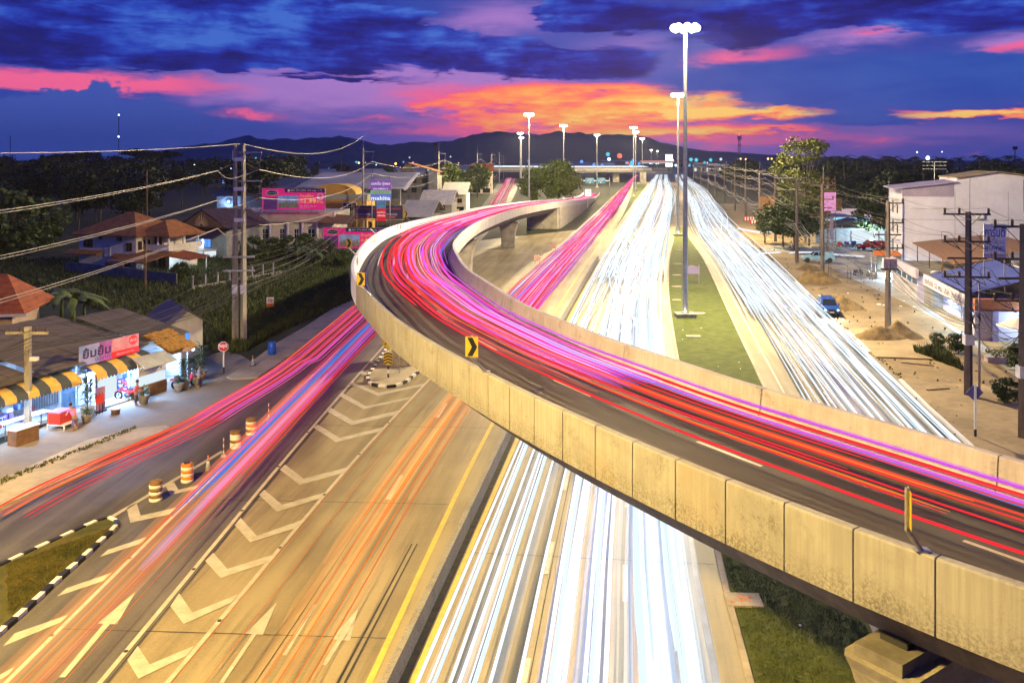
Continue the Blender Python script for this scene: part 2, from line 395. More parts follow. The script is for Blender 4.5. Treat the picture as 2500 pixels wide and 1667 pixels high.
# concrete apron that carries the main, red and frontage carriageways
apron = [(-34, 8), (24, 8)] + [(lerp_tab(R_R, y), y) for y in yrange(24, 1164, 1.15)] + [(120, 1164)]
apron += [((lerp_tab(F_R, y) if y < 190 else lerp_tab(L_L, y) - 1), y) for y in reversed(yrange(90, 900, 1.15))] + [(-13, 88), (-17, 88), (-24, 60), (-34, 44)]
sheet('carriageway', apron, 0.0, ROAD)
fr = [(lerp_tab(F_R, y) + .3, y) for y in yrange(10, 736, 1.15)]
fl = [(lerp_tab(F_L, y) - 5.2 if y < 100 else lerp_tab(F_L, y) - 1.5, y) for y in reversed(yrange(10, 736, 1.15))]
sheet('frontage_road', fr + fl, 0.004, LROAD)
# shop forecourt, side street mouth and local road on the left
loc_l = gp((-260, 1420), (0, 1248), (180, 1167), (412, 1052), (560, 985), (640, 935), (700, 880), (868, 757))
loc_r = gp((850, 838), (761, 920), (600, 1084), (7, 1667))
sheet('local_road', loc_l + loc_r + [Vector((-26, 26, 0))], 0.008, LROAD)
sheet('forecourt', gp((-300, 1500), (0, 1230), (170, 1140), (400, 1050), (560, 985), (660, 910), (560, 850), (420, 905), (280, 965), (100, 1045), (-60, 1110), (-420, 1260)), 0.012, mat('dusty_asphalt', (.20, .18, .165), .85, .4, .25, bump=.2, col2=(.30, .24, .16)))
# earth verge right of the road, service lane
def rr(y, d): return (lerp_tab(R_R, y) + d, y)
verge = [rr(y, .0) for y in yrange(20, 330, 1.12)] + [(lerp_tab(R_R, y) + 16, y) for y in reversed(yrange(20, 330, 1.12))]
sheet('dirt_verge', verge, 0.004, mat('sandy_verge', (.31, .225, .115), .95, .3, .22, bump=.5, bscale=7, col2=(.17, .12, .06), det=9))
lane = gp((2500, 935), (2395, 855), (2290, 780), (2180, 725), (2080, 680), (2000, 640), (1955, 618), (1860, 612), (1860, 600), (2100, 606), (2200, 640), (2270, 752), (2330, 800), (2420, 850), (2700, 960), (2700, 1040))
sheet('service_lane', lane, 0.009, mat('lane_concrete', (.30, .30, .29), .8, .3, .3, bump=.2, bscale=9))
# lawn between the carriageways
med = [(lerp_tab(M_R, y) + .45, y) for y in yrange(16, 214, 1.08)] + [(lerp_tab(R_L, y) - .35, y) for y in reversed(yrange(16, 214, 1.08))]
sheet('median_lawn', med, 0.10, LAWN)
lm = [(lerp_tab(L_R, y) + 1.0, y) for y in yrange(148, 600, 1.1)] + [(lerp_tab(M_L, y) - .6, y) for y in reversed(yrange(148, 600, 1.1))]
sheet('outer_median_lawn', lm, 0.05, LAWN)
# roadside pavements (raised slabs)
def slabp(name, pts, z, material):
    return tag(MB().prism(pts, -.05, z).build(name, material), kind='structure')
slabp('pavement_left', gp((-300, 1400), (0, 1243), (178, 1165), (405, 1054), (414, 1048), (405, 1043), (330, 1050), (215, 1078), (100, 1130), (-60, 1205), (-420, 1390)), .13, PAVE)
slabp('pavement_corner', gp((553, 923), (566, 928), (630, 924), (720, 863), (868, 757), (857, 726), (745, 800), (671, 843), (615, 885)), .13, PAVE)
slabp('pavement_right', gp((2198, 929), (2215, 925), (2275, 938), (2400, 942), (2560, 1010), (2700, 1080), (2760, 1320), (2520, 1210), (2360, 1081)), .12, mat('sandy_pavement', (.34, .25, .135), .9, .35, .3, bump=.4, bscale=9, det=9))
slabp('pavement_verge', gp((2069, 810), (2085, 800), (2160, 812), (2230, 835), (2330, 872), (2300, 880), (2140, 874), (2123, 862)), .12, MATS['sandy_pavement'])
# rough grass fields
sheet('grass_field', gp((856, 722), (671, 842), (600, 870), (480, 840), (300, 800), (-300, 900), (-900, 760), (-600, 560), (200, 560), (560, 585), (846, 600), (870, 660)), 0.02, GRASSD)
sheet('left_verge', [(lerp_tab(F_L, y) - 1.5, y) for y in yrange(100, 700, 1.15)] + [(-60, 700), (-45, 200), (-30, 100)], 0.0, GRASSD)
# --------------------------------------------------- painted markings, each an object of the setting
def mark(name, pts, z=0.020, m=None):
    return sheet(name, pts, z, m or WHITE)
def cr(ox, oy, s, pts): return gp(*[(ox + x / s, oy + y / s) for x, y in pts])
B1 = (0, 1100, 2351 / 850); C2 = (600, 700, 2350 / 700); B2 = (800, 1100, 2351 / 850)
chev = [(B1, [(860, 1415), (930, 1320), (1010, 1445), (1310, 1320), (1260, 1385), (935, 1540)]),
        (B1, [(1150, 1050), (1210, 965), (1300, 1095), (1610, 970), (1560, 1030), (1240, 1170)]),
        (B1, [(1385, 745), (1440, 690), (1535, 800), (1840, 705), (1790, 760), (1490, 862)]),
        (B1, [(1585, 505), (1625, 455), (1735, 577), (2045, 467), (1990, 525), (1690, 620)]),
        (B1, [(1750, 300), (1785, 265), (1905, 367), (2205, 280), (2160, 325), (1870, 412)]),
        (B1, [(1890, 130), (1925, 95), (2050, 190), (2345, 115), (2300, 155), (2025, 232)]),
        (C2, [(555, 1155), (590, 1130), (770, 1240), (1135, 1150), (1090, 1190), (740, 1275)]),
        (C2, [(670, 1025), (700, 995), (885, 1100), (1255, 1015), (1210, 1055), (865, 1135)]),
        (C2, [(765, 895), (790, 870), (985, 980), (1365, 900), (1325, 925), (965, 1005)]),
        (C2, [(855, 795), (880, 780), (1090, 870), (1480, 790), (1440, 815), (1080, 895)]),
        (C2, [(925, 710), (955, 690), (1005, 715), (985, 728)]),
        (C2, [(1005, 622), (1028, 605), (1062, 620), (1045, 632)]),
        (B1, [(855, 390), (920, 350), (950, 440), (1195, 385), (1150, 430), (880, 488)]),
        (B1, [(1115, 235), (1175, 215), (1205, 265), (1350, 232), (1325, 260), (1150, 300)])]
for (c, pts) in chev: mark('chevron_marking', cr(*c, pts))
for pts in ([(675, 718), (730, 670), (995, 582), (960, 625)], [(385, 985), (450, 930), (755, 825), (700, 880)], [(22, 1320), (100, 1235), (460, 1110), (410, 1160)], [(-60, 1545), (95, 1465), (60, 1510), (-90, 1600)]):
    mark('gore_stripe', cr(*B1, pts))
for c, pts in ((B1, [(1655, 1237), (1870, 1025), (1775, 1243), (1730, 1242), (1510, 1568), (1480, 1568), (1703, 1240)]),
               (B2, [(22, 1273), (205, 1068), (150, 1283), (95, 1281), (-10, 1450), (-40, 1450), (65, 1277)]),
               (B1, [(660, 1167), (915, 955), (790, 1172), (742, 1172), (440, 1530), (400, 1530), (700, 1170)])):
    mark('lane_arrow', cr(*c, pts))
def line(name, tab, off, w, y0, y1, m=None, z=0.018):
    b = MB(); ys = yrange(y0, y1, 1.1, 2.0)
    vs = []
    for y in ys:
        x = lerp_tab(tab, y) + off; vs += [(x - w / 2, y, z), (x + w / 2, y, z)]
    b.add(vs, [(2 * i, 2 * i + 1, 2 * i + 3, 2 * i + 2) for i in range(len(ys) - 1)])
    return tag(b.build(name, m or WHITE), kind='structure')
line('edge_line', F_R, 0, .17, 22, 100); line('edge_line', L_L, 0, .17, 22, 72)
line('edge_line', L_L, .1, .15, 95, 300, mat('pale_cyan_line', (.55, .66, .62), .6))
line('edge_line', F_L, .05, .15, 22, 78); line('edge_line', F_L, 1.0, .12, 100, 400)
line('edge_line', L_R, -.05, .22, 22, 380, YELL); line('edge_line', M_L, .32, .20, 22, 240, YELL)
line('edge_line', M_R, -.72, .2, 22, 200); line('edge_line', R_L, 1.0, .15, 40, 190)
LNL = [(22, -20), (28, -17.6), (36, -16.9), (52, -16.1)]
mark('edge_line', gp((250, 1272), (256, 1276), (545, 1104), (540, 1101)))
mark('edge_line', gp((-60, 1412), (-60, 1420), (250, 1276), (247, 1271)))
for x0, y0, x1, y1 in ((693, 1599, 769, 1476), (947, 1219, 980, 1161), (1066, 1019, 1089, 985)):
    mark('lane_dash', gp((x0 - 6, y0), (x0 + 6, y0 + 1), (x1 + 4, y1), (x1 - 4, y1)))
def dash(tabl, tabr, t, y0, y1, w=.14, name='lane_dash'):
    pts = []
    for s in (-1, 1):
        for y in ((y0, y1) if s < 0 else (y1, y0)):
            pts.append((lerp_tab(tabl, y) * (1 - t) + lerp_tab(tabr, y) * t + s * w / 2, y))
    mark(name, pts)
for k in range(16):
    y = 24.4 + k * 9.0
    for t in (.36, .66): dash(M_L, M_R, t, y + (2.2 if t < .5 else 0), y + 3 + (2.2 if t < .5 else 0), .19)
    if y > 75: dash(L_L, L_R, .5, y, y + 3)
    if y > 36: dash(R_L, R_R, .38, y, y + 3); dash(R_L, R_R, .68, y, y + 3)
# slab joints sawn across the concrete
JNT = mat('joint_sealant', (.030, .028, .026), .8)
def joint(x0, x1, y, k):
    mark('slab_joint', [(x0, y + .02), (x0, y - .02), (x1, y - .02 + (x1 - x0) * k), (x1, y + .02 + (x1 - x0) * k)], .016, JNT)
for y in (31.3, 43.3, 55.5, 68):
    joint(lerp_tab(F_R, y) + .1, lerp_tab(L_R, y), y, -.055); joint(lerp_tab(F_L, y), lerp_tab(F_R, y), y + .15, -.055)
for y in (37.0, 49, 61, 73, 85, 97, 109, 121, 133): joint(lerp_tab(M_L, y), lerp_tab(M_R, y), y + .6, -.11)
for t in (.36, .66):
    b = MB(); ys = yrange(16, 150, 1.1, 3); vs = []
    for y in ys:
        x = lerp_tab(M_L, y) * (1 - t) + lerp_tab(M_R, y) * t + .16; vs += [(x - .014, y, .015), (x + .014, y, .015)]
    b.add(vs, [(2 * i, 2 * i + 1, 2 * i + 3, 2 * i + 2) for i in range(len(ys) - 1)]); tag(b.build('slab_joint', JNT), kind='structure')
line('slab_joint', L_L, 2.75, .03, 16, 66, JNT, .015); line('slab_joint', F_R, .22, .03, 16, 70, JNT, .015)
SKID = mat('skid_rubber', (.030, .028, .025), .7, .5, 3)
for dx in (0, .22):
    x0 = -5.7 + dx
    mark('tyre_mark', [(x0, 26.5), (x0 + .09, 26.5), (x0 + 1.47, 38.4), (x0 + 1.41, 38.4)], .0145, SKID)
STUD = MB().box(-.06, .06, -.06, .06, 0, .03).mesh('road_stud', DARKM)
for tab, y0 in ((F_R, 30), (L_L, 32), (F_L, 31)):
    for k in range(5):
        y = y0 + k * 6.0
        tag(link('road_stud', STUD, None, (lerp_tab(tab, y), y, .012)), 'dark square reflector stud set along a white lane line', 'road stud', 'reflector studs on the lane lines')
# --------------------------------------------------- concrete divider between the red carriageway and the white one
dv = thing('median_barrier', 'long low concrete divider wall running beside the yellow line', 'barrier')
prof = [(-.50, .0), (-.30, .62), (-.06, .62), (.0, -.05)]
seg = 0
ys = [14]
while ys[-1] < 147: ys.append(min(147, ys[-1] + 5.0))
for i in range(len(ys) - 1):
    b = MB(); vs = []
    for y in (ys[i] + .012, ys[i + 1] - .012):
        x = lerp_tab(M_L, y) - .12
        vs += [(x + dx, y, z + 0.0) for dx, z in prof]
    b.add(vs, [(0, 1, 5, 4), (1, 2, 6, 5), (2, 3, 7, 6), (3, 2, 1, 0), (4, 5, 6, 7)])
    b.build('barrier_section', [PANEL], dv)
b = MB(); ysg = yrange(14, 147, 1.08)
vs = []
for y in ysg: x = lerp_tab(M_L, y); vs += [(x - .11, y, .010), (x + .16, y, .010)]
b.add(vs, [(2 * i, 2 * i + 1, 2 * i + 3, 2 * i + 2) for i in range(len(ysg) - 1)])
tag(b.build('gutter', mat('muddy_gutter', (.07, .055, .035), .9, .5, 3)), kind='structure')
# kerbs along the lawn, each stone an object
def kerb_run(root, tab, off, y0, y1, step, m):
    y = y0
    while y < y1:
        s = step * max(1, y / 70)
        a = Vector((lerp_tab(tab, y) + off, y, 0)); c = Vector((lerp_tab(tab, y + s) + off, y + s, 0))
        d = (c - a).normalized(); n = Vector((d.y, -d.x, 0)) * .11
        a2, c2 = a + d * .01, c - d * .01
        MB().prism([a2 - n, a2 + n, c2 + n, c2 - n], -.05, .15 + random.uniform(-.006, .006)).build('kerb_stone', m, root)
        y += s
random.seed(4)
kb = thing('median_kerb', 'pale weathered kerb edging the median lawn beside the main road', 'kerb')
kerb_run(kb, M_R, .30, 18, 214, 1.6, PAVE)
kb2 = thing('median_kerb', 'pale broken kerb edging the median lawn beside the oncoming side road', 'kerb')
kerb_run(kb2, R_L, -.25, 18, 214, 1.6, PAVE)
def kerb_path(root, pts, mats, step, w=.11, h=.16):
    P = resample([Vector(p) for p in pts], step); k = 0
    for a, c in zip(P, P[1:]):
        if (c - a).length < step * .4: continue
        d = (c - a).normalized(); n = Vector((d.y, -d.x, 0)) * w; a2, c2 = a + d * .008, c - d * .008
        MB().prism([a2 - n, a2 + n, c2 + n, c2 - n], -.05, h).build('kerb_stone', mats[k % len(mats)], root); k += 1
rk = thing('roadside_kerb', 'white chipped kerb along the sandy verge past the parked dark car', 'kerb')
kerb_path(rk, [G(1940, 687), G(1976, 720)], [WPAINT], .9)
rk = thing('roadside_kerb', 'short white chipped kerb beside the dug-up earth heap', 'kerb')
kerb_path(rk, [G(2069.6, 810), G(2100, 838), G(2123, 862)], [WPAINT], .9)
rk = thing('roadside_kerb', 'long white kerb of the pavement with the blue diamond sign', 'kerb')
kerb_path(rk, [G(2197.7, 929), G(2270, 1000), G(2360, 1081), G(2480, 1200)], [WPAINT], .9)
# grass island with black and white kerb, lower left
isl = thing('traffic_island', 'grassy triangular island ringed by black and white kerb stones', 'traffic island')
ed = gp((-330, 1820), (0, 1548), (140, 1421), (225, 1345), (278, 1295), (287, 1283), (282, 1276), (268, 1272), (249, 1272), (120, 1330), (0, 1386), (-330, 1550))
kerb_path(isl, resample(smooth_curve(ed, 6), .3), [BLACK, WPAINT], .62, .10, .17)
MB().prism([v for v in smooth_curve(ed, 4)], -.04, .11).build('lawn', mat('dry_lawn', (.11, .085, .018), .95, .5, .9, bump=.8, bscale=30, col2=(.030, .050, .010)), isl)
# gore island with warning signs
gi = thing('traffic_island', 'paved island with black and white kerb under the flyover curve', 'traffic island')
eg = gp((975, 800), (946, 849), (920, 890), (899, 920), (899, 930), (908, 940), (948, 947), (988, 936), (1023, 911), (1120, 860))
kerb_path(gi, resample(smooth_curve(eg, 6), .25), [BLACK, WPAINT], .7, .11, .18)
MB().prism(smooth_curve(eg, 4), -.04, .13).build('paving', PAVE, gi)
# ================================================================== FLYOVER RAMP
ZP = 9.2
def RP(px, py, z=ZP): return G(px, py, z)
o_near = [RP(*p) for p in ((2500, 1442), (2315, 1385.6), (2131, 1313), (1964.5, 1253.6), (1827, 1194), (1704, 1147), (1596, 1106), (1504, 1062), (1422, 1025), (1350, 993), (1285, 965), (1230, 937), (1181, 908.5), (1135, 886), (1097.5, 867), (1062, 845), (1032, 827), (1001, 807), (972, 789), (928, 751), (897, 719), (869, 690), (857, 663), (856, 652), (862, 628))]
i_near = [RP(*p) for p in ((2500, 1123), (2247, 1050), (1862.5, 944), (1641, 873), (1486, 823.6), (1382, 782), (1283, 742), (1245, 719), (1189, 684), (1144, 654), (1122, 624), (1111.5, 601))]
i_far = [Vector((-4.9, 82, 9.15)), Vector((-4.5, 101, 8.9)), Vector((-2.7, 128, 8.3)), Vector((2.2, 167.6, 7.45)), Vector((11.4, 212, 6.4)), Vector((22.5, 282, 3.7)), Vector((35.3, 375, .95)), Vector((41, 420, .85))]
d = (i_near[0] - i_near[1]).normalized()
inner_w = smooth_curve([i_near[0] + d * 22] + i_near + i_far, 10)
d = (o_near[0] - o_near[1]).normalized()
o_far = [RP(893, 588), Vector((-13.4, 96, 9.05)), Vector((-12.2, 113, 8.7))]
for y, x, z in ((135, -1.9, 8.15), (167.6, 2.2, 7.45), (212, 11.4, 6.4), (282, 22.5, 3.7), (375, 35.3, .95), (420, 41, .85)):
    o_far.append(Vector((x - 7.6, y + 1.6, z)))
outer_w = smooth_curve([o_near[0] + d * 22] + o_near + o_far, 10)
inner = resample(inner_w, 1.0); outer = resample(outer_w, .5)
stations = []; last = 0
for k, I in enumerate(inner):
    best, bi = 1e9, last
    for j in range(last, min(last + 60, len(outer))):
        q = (outer[j].xy - I.xy).length
        if q < best: best, bi = q, j
    last = max(last, bi); stations.append((outer[bi], I))
# light smoothing of the pairing
def smooth_seq(S, it=6):
    for _ in range(it):
        S = [S[0]] + [(S[i - 1] + S[i] * 2 + S[i + 1]) / 4 for i in range(1, len(S) - 1)] + [S[-1]]
    return S
Os = smooth_seq([s[0] for s in stations]); Is = smooth_seq([s[1] for s in stations], 2)
ramp = thing('flyover_ramp', 'long curved concrete flyover ramp sweeping over the main road', 'flyover')
def cross(k, pairs):
    """points of station k given (distance inwards from outer edge as t metres or from inner edge if neg, dz)"""
    O, I = Os[k], Is[k]; u = (I - O); u.z = 0; u.normalize(); out = []
    for t, dz, side in pairs:
        base = O if side == 'o' else I
        p = base + u * (t if side == 'o' else -t); z = (O.z if side == 'o' else I.z) + dz
        out.append(Vector((p.x, p.y, z)))
    return out
def loft(name, pairs, m, parent, k0=0, k1=None, closed=True, step=1, smooth=False):
    k1 = len(Os) - 1 if k1 is None else k1
    b = MB(); ks = list(range(k0, k1, step)) + [k1]; n = len(pairs); vs = []
    for k in ks: vs += cross(k, pairs)
    for i in range(len(ks) - 1):
        for j in range(n if closed else n - 1):
            j2 = (j + 1) % n; b.f.append((i * n + j, i * n + j2, (i + 1) * n + j2, (i + 1) * n + j)); b.mi.append(0)
    if closed:
        b.f.append(tuple(range(n - 1, -1, -1))); b.f.append(tuple((len(ks) - 1) * n + j for j in range(n))); b.mi += [0, 0]
    b.v = [tuple(v) for v in vs]
    return b.build(name, m, parent, smooth)
kend = min(range(len(Is)), key=lambda k: abs(Is[k].y - 375) if Is[k].y > 300 else 1e9)
kab = min(range(len(Is)), key=lambda k: abs(Is[k].y - 209) if Is[k].y > 160 else 1e9)
loft('deck', [(.30, -.95, 'o'), (.30, -1.30, 'o'), (.30, -1.30, 'i'), (.30, -.95, 'i')], ASPH, ramp, 0, None)
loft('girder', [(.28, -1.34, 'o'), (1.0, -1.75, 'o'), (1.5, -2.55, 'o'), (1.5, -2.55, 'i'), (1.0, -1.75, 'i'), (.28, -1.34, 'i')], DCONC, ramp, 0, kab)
# parapets cast in short lengths with open joints
def curve_len(S): 
    L = [0.0]
    for a, c in zip(S, S[1:]): L.append(L[-1] + (c.xy - a.xy).length)
    return L
Lo, Li = curve_len(Os), curve_len(Is)
def at(S, L, s):
    s = max(0, min(L[-1] - 1e-6, s))
    lo, hi = 0, len(L) - 1
    while hi - lo > 1:
        md = (lo + hi) // 2
        if L[md] <= s: lo = md
        else: hi = md
    t = (s - L[lo]) / max(1e-9, L[hi] - L[lo]); return S[lo].lerp(S[hi], t), lo, t
def parapet(S, L, other, prof, s0, s1, name, m, gap=.018, seg=1.0):
    n = max(1, int(math.ceil((s1 - s0) / seg))); b = MB(); np_ = len(prof); vs = []
    for i in range(n + 1):
        s = s0 + gap + (s1 - s0 - 2 * gap) * i / n
        p, k, t = at(S, L, s); q = other[k].lerp(other[min(k + 1, len(other) - 1)], t)
        u = q - p; u.z = 0; u.normalize()
        vs += [Vector((p.x + u.x * dx, p.y + u.y * dx, p.z + dz)) for dx, dz in prof]
    b.v = [tuple(v) for v in vs]
    for i in range(n):
        for j in range(np_):
            j2 = (j + 1) % np_; b.f.append((i * np_ + j, (i + 1) * np_ + j, (i + 1) * np_ + j2, i * np_ + j2)); b.mi.append(0)
    b.f.append(tuple(range(np_))); b.f.append(tuple(n * np_ + j for j in reversed(range(np_)))); b.mi += [0, 0]
    return b.build(name, m, ramp)
prof_o = [(0, -.04), (.03, 0), (.22, 0), (.25, -.03), (.30, -.62), (.46, -.949), (.27, -1.42), (0, -1.42)]
WBAR = mat('whitewashed_barrier', (.72, .74, .84), .7, .12, 1.2)
jo = min(range(len(Os)), key=lambda k: (Os[k].xy - RP(2131, 1313).xy).length)
s = Lo[jo] - 1.62 * 12
s_left = Lo[min(range(len(Os)), key=lambda k: (Os[k].xy - RP(857, 663).xy).length)]
white_mats = [PANEL]
while s < Lo[-1]:
    st = 1.62 if s < s_left - 3 else (2.4 if s < s_left + 60 else 9.0)
    if s > 0: parapet(Os, Lo, Is, prof_o, s, min(Lo[-1], s + st), 'barrier_panel', PANEL if s < s_left - 6 else WBAR)
    s += st
s = 0
while s < Li[-1]:
    st = 7.5 if s < 150 else 12.0
    parapet(Is, Li, Os, prof_o, s, min(Li[-1], s + st), 'inner_barrier_panel', PANEL_IN)
    s += st
# painted lines on the deck
def deck_line(name, t_fn, w, s0, s1, m, z=-.944, seg=1.5):
    n = max(2, int((s1 - s0) / seg)); b = MB(); vs = []
    for i in range(n + 1):
        p, k, t = at(Os, Lo, s0 + (s1 - s0) * i / n); q = Is[k].lerp(Is[min(k + 1, len(Is) - 1)], t)
        u = q - p; W = u.length; u.z = 0; u.normalize(); tt = t_fn * W if t_fn <= 1 else t_fn
        z_ = p.z * (1 - tt / W) + q.z * tt / W
        for e in (-w / 2, w / 2): vs.append(Vector((p.x + u.x * (tt + e), p.y + u.y * (tt + e), z_ + z)))
    b.add(vs, [(2 * i, 2 * i + 1, 2 * i + 3, 2 * i + 2) for i in range(n)])
    return b.build(name, m, ramp)
deck_line('edge_line', .13, .13, s_left - 14, s_left + 60, WHITE)
deck_line('edge_line', .93, .13, 0, s_left + 60, WHITE)
sdash = s_left - 72
while sdash < s_left + 70:
    deck_line('lane_dash', .50, .13, sdash, sdash + 2.6, WHITE); sdash += 8.4
# black chevron stripes on the white part of the parapet
for s in (s_left + 8.0, s_left + 9.0, s_left + 25, s_left + 26.4, s_left + 44, s_left + 45.6):
    p0, k, t = at(Os, Lo, s); p1, _, _ = at(Os, Lo, s + .45); q = Is[k]; u = (q - p0); u.z = 0; u.normalize()
    MB().slab(p0 + u * .262 + Vector((0, 0, -.03)), p1 + u * .262 + Vector((0, 0, -.03)), p1 + u * .315 + Vector((0, 0, -.60)), p0 + u * .315 + Vector((0, 0, -.60)), .008).build('barrier_stripe', BLACK, ramp)
# piers
def pier(px_s, half, name='pier', base=0, thick=.75, topw=1.0, hide=False, shift=0.0):
    p, k, t = at(Os, Lo, px_s); q = Is[k]; u = (q - p); u.z = 0; W = u.length; u.normalize(); w = Vector((-u.y, u.x, 0))
    c = p + u * (W / 2 + shift); zt = p.z - 2.56
    sec = [(0.0, half * .62, thick), (.55, half * .64, thick), (.8, half * .76, thick * 1.02), (.95, half * .92, thick * 1.05), (1.0, half, thick * 1.06)]
    b = MB(); vs = []
    for f, hx, hy in sec:
        z = base + (zt - .38 - base) * f
        for sx, sy in ((-1, -.8), (-.9, -1), (.9, -1), (1, -.8), (1, .8), (.9, 1), (-.9, 1), (-1, .8)):
            vs.append(Vector((c.x, c.y, 0)) + u * hx * sx + w * hy * sy + Vector((0, 0, z)))
    n = 8; m_ = len(sec)
    b.add(vs, [(i * n + j, i * n + (j + 1) % n, (i + 1) * n + (j + 1) % n, (i + 1) * n + j) for i in range(m_ - 1) for j in range(n)] + [tuple((m_ - 1) * n + j for j in range(n))])
    o = b.build(name, CONC, ramp)
    M = Matrix((( u.x, w.x, 0, c.x), (u.y, w.y, 0, c.y), (0, 0, 1, 0), (0, 0, 0, 1)))
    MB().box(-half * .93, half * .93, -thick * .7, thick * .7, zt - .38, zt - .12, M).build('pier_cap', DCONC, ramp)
    for sx in (-1, 1): MB().box(sx * half * .6 - .3, sx * half * .6 + .3, -.3, .3, zt - .12, zt + .005, M).build('bearing', DARKM, ramp)
    return o
def s_near(pt): return Lo[min(range(len(Os)), key=lambda k: ((Os[k] + Is[k]) / 2 - Vector((pt[0], pt[1], Os[k].z))).xy.length)]
pier(s_near((10.5, 20.4)), 2.6, shift=-.2)
pier(s_near((-8.9, 74)), 1.9)
pier(s_near((-7.4, 118)), 2.3, shift=.9)
pier(s_near((.2, 166)), 2.0, shift=1.3)
# abutment and retaining wall panels
k = kab
loft('abutment', [(.35, -1.36, 'o'), (.35, -6.4, 'o'), (.35, -6.4, 'i'), (.35, -1.36, 'i')], CONC, ramp, k, k + 3)
ks = list(range(k + 3, kend + 6, 6))
for a, c in zip(ks, ks[1:]):
    for side in ('i', 'o'):
        A = cross(a, [(.05, -1.43, side)])[0]; C = cross(c, [(.05, -1.43, side)])[0]
        dd = (C - A).normalized() * .02; A += dd; C -= dd
        if A.z < .1: continue
        u = cross(a, [(.35, -1.43, side)])[0] - cross(a, [(.05, -1.43, side)])[0]
        b = MB(); zb = -.05
        b.add([(A.x, A.y, zb), (C.x, C.y, zb), (C.x, C.y, max(zb + .05, C.z)), (A.x, A.y, A.z)] + [(A.x + u.x, A.y + u.y, zb), (C.x + u.x, C.y + u.y, zb), (C.x + u.x, C.y + u.y, max(zb + .05, C.z)), (A.x + u.x, A.y + u.y, A.z)],
              [(0, 1, 2, 3), (7, 6, 5, 4), (0, 4, 5, 1), (1, 5, 6, 2), (2, 6, 7, 3), (3, 7, 4, 0)])
        b.build('retaining_wall_panel', CONC, ramp)
# distant crossing flyover
ov = thing('overpass', 'distant straight concrete overpass crossing above the red carriageway', 'flyover')
y0 = 620
pts = [(-30, y0 + 40), (38, y0), (60, y0 + 2), (85, y0 + 12), (100, y0 + 25)]
P = smooth_curve([Vector((x, y, 0)) for x, y in pts], 6)
b = MB(); b2 = MB()
for B_, (za, zb, w) in ((b, (8.2, 9.9, 9)), (b2, (6.9, 8.2, 7))):
    n = len(P); vs = []
    for i, p in enumerate(P):
        t = (P[min(i + 1, n - 1)] - P[max(i - 1, 0)]).normalized(); nn = Vector((-t.y, t.x, 0))
        vs += [p + Vector((0, 0, za)), p + Vector((0, 0, zb)), p + nn * w + Vector((0, 0, zb)), p + nn * w + Vector((0, 0, za))]
    B_.add(vs, [(i * 4 + j, i * 4 + (j + 1) % 4, (i + 1) * 4 + (j + 1) % 4, (i + 1) * 4 + j) for i in range(n - 1) for j in range(4)])
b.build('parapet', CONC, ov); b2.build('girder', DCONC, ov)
for x in (-16, 12, 44, 73, 92):
    MB().box(x - 2.2, x + 2.2, y0 + 12, y0 + 16, -.02, 6.9).build('pier', CONC, ov)

OVP = P
# ================================================================== LIGHT MASTS
LENS = glow('lamp_lens', (1.0, .86, .62), 28.0, sample=False)
HOOD = mat('lamp_hood', (.30, .30, .31), .4, .1, 3, metal=.6)
def mast_proto():
    t = thing('high_mast_light', 'tall', 'high mast')
    MB().box(-1.0, 1.0, -.85, .85, -.05, .42).build('plinth', CONC, t)
    MB().lathe([(.46, .42), (.46, .50), (.30, .52), (.28, 2.0), (.15, 29.4), (.12, 30.3)], n=10).build('shaft', STEEL, t, True)
    ring = MB()
    for j in range(12):
        a0, a1 = 2 * math.pi * j / 12, 2 * math.pi * (j + 1) / 12
        ring.tube([(.85 * math.cos(a0), .85 * math.sin(a0), 29.9), (.85 * math.cos(a1), .85 * math.sin(a1), 29.9)], .05, 4)
    for j in range(4): ring.tube([(0, 0, 29.9), (.85 * math.cos(j * math.pi / 2), .85 * math.sin(j * math.pi / 2), 29.9)], .04, 4)
    ring.build('head_ring', HOOD, t)
    hood = MB(); hood.box(-.24, .24, -.14, .20, -.02, .26); hm = hood.mesh('floodlight', HOOD)
    lens = MB(); lens.ball((0, -.02, -.02), .38, 10, 7, 1.0); lm_ = lens.mesh('lens', LENS)
    for j in range(8):
        a = j * math.pi / 4
        f = link('floodlight', hm, t, (1.2 * math.cos(a), 1.2 * math.sin(a), 29.82), a - math.pi / 2)
        link('lens', lm_, f)
    return t
MASTS = [(1673, 93.0, 'nearest tall steel light mast on the median lawn'), (1655.5, 191, 'second tall light mast on the median, just behind the nearest one'),
         (1291.5, 273, 'tall light mast rising left of the round tree'), (1376, 365, 'slim light mast rising right of the round tree'),
         (1457.5, 511, 'slim light mast above the blue road signs'), (1270, 475, 'taller of two far masts left of the round tree'), (1273, 575, 'shorter of two far masts left of the round tree'),
         (1547, 388, 'light mast at the tip of the outer median lawn'), (1552, 453, 'light mast just behind the median tip mast'), (1568, 598, 'far small light mast right of the median tip masts'),
         (1590, 1360, 'tiny distant light mast over the far overpass'), (1605, 1575, 'tiniest light mast at the end of the main road')]
mp_ = mast_proto(); first = True
def lamp_at(name, loc, power, col, parent=None, size=1.1, spot=R(178), blend=.06):
    ld = bpy.data.lights.new(name, 'SPOT'); ld.energy = power; ld.color = col; ld.shadow_soft_size = size
    ld.spot_size = spot; ld.spot_blend = blend
    lo = bpy.data.objects.new(name, ld); COL.objects.link(lo); lo.location = loc
    if parent is not None: lo.parent = parent
    return lo
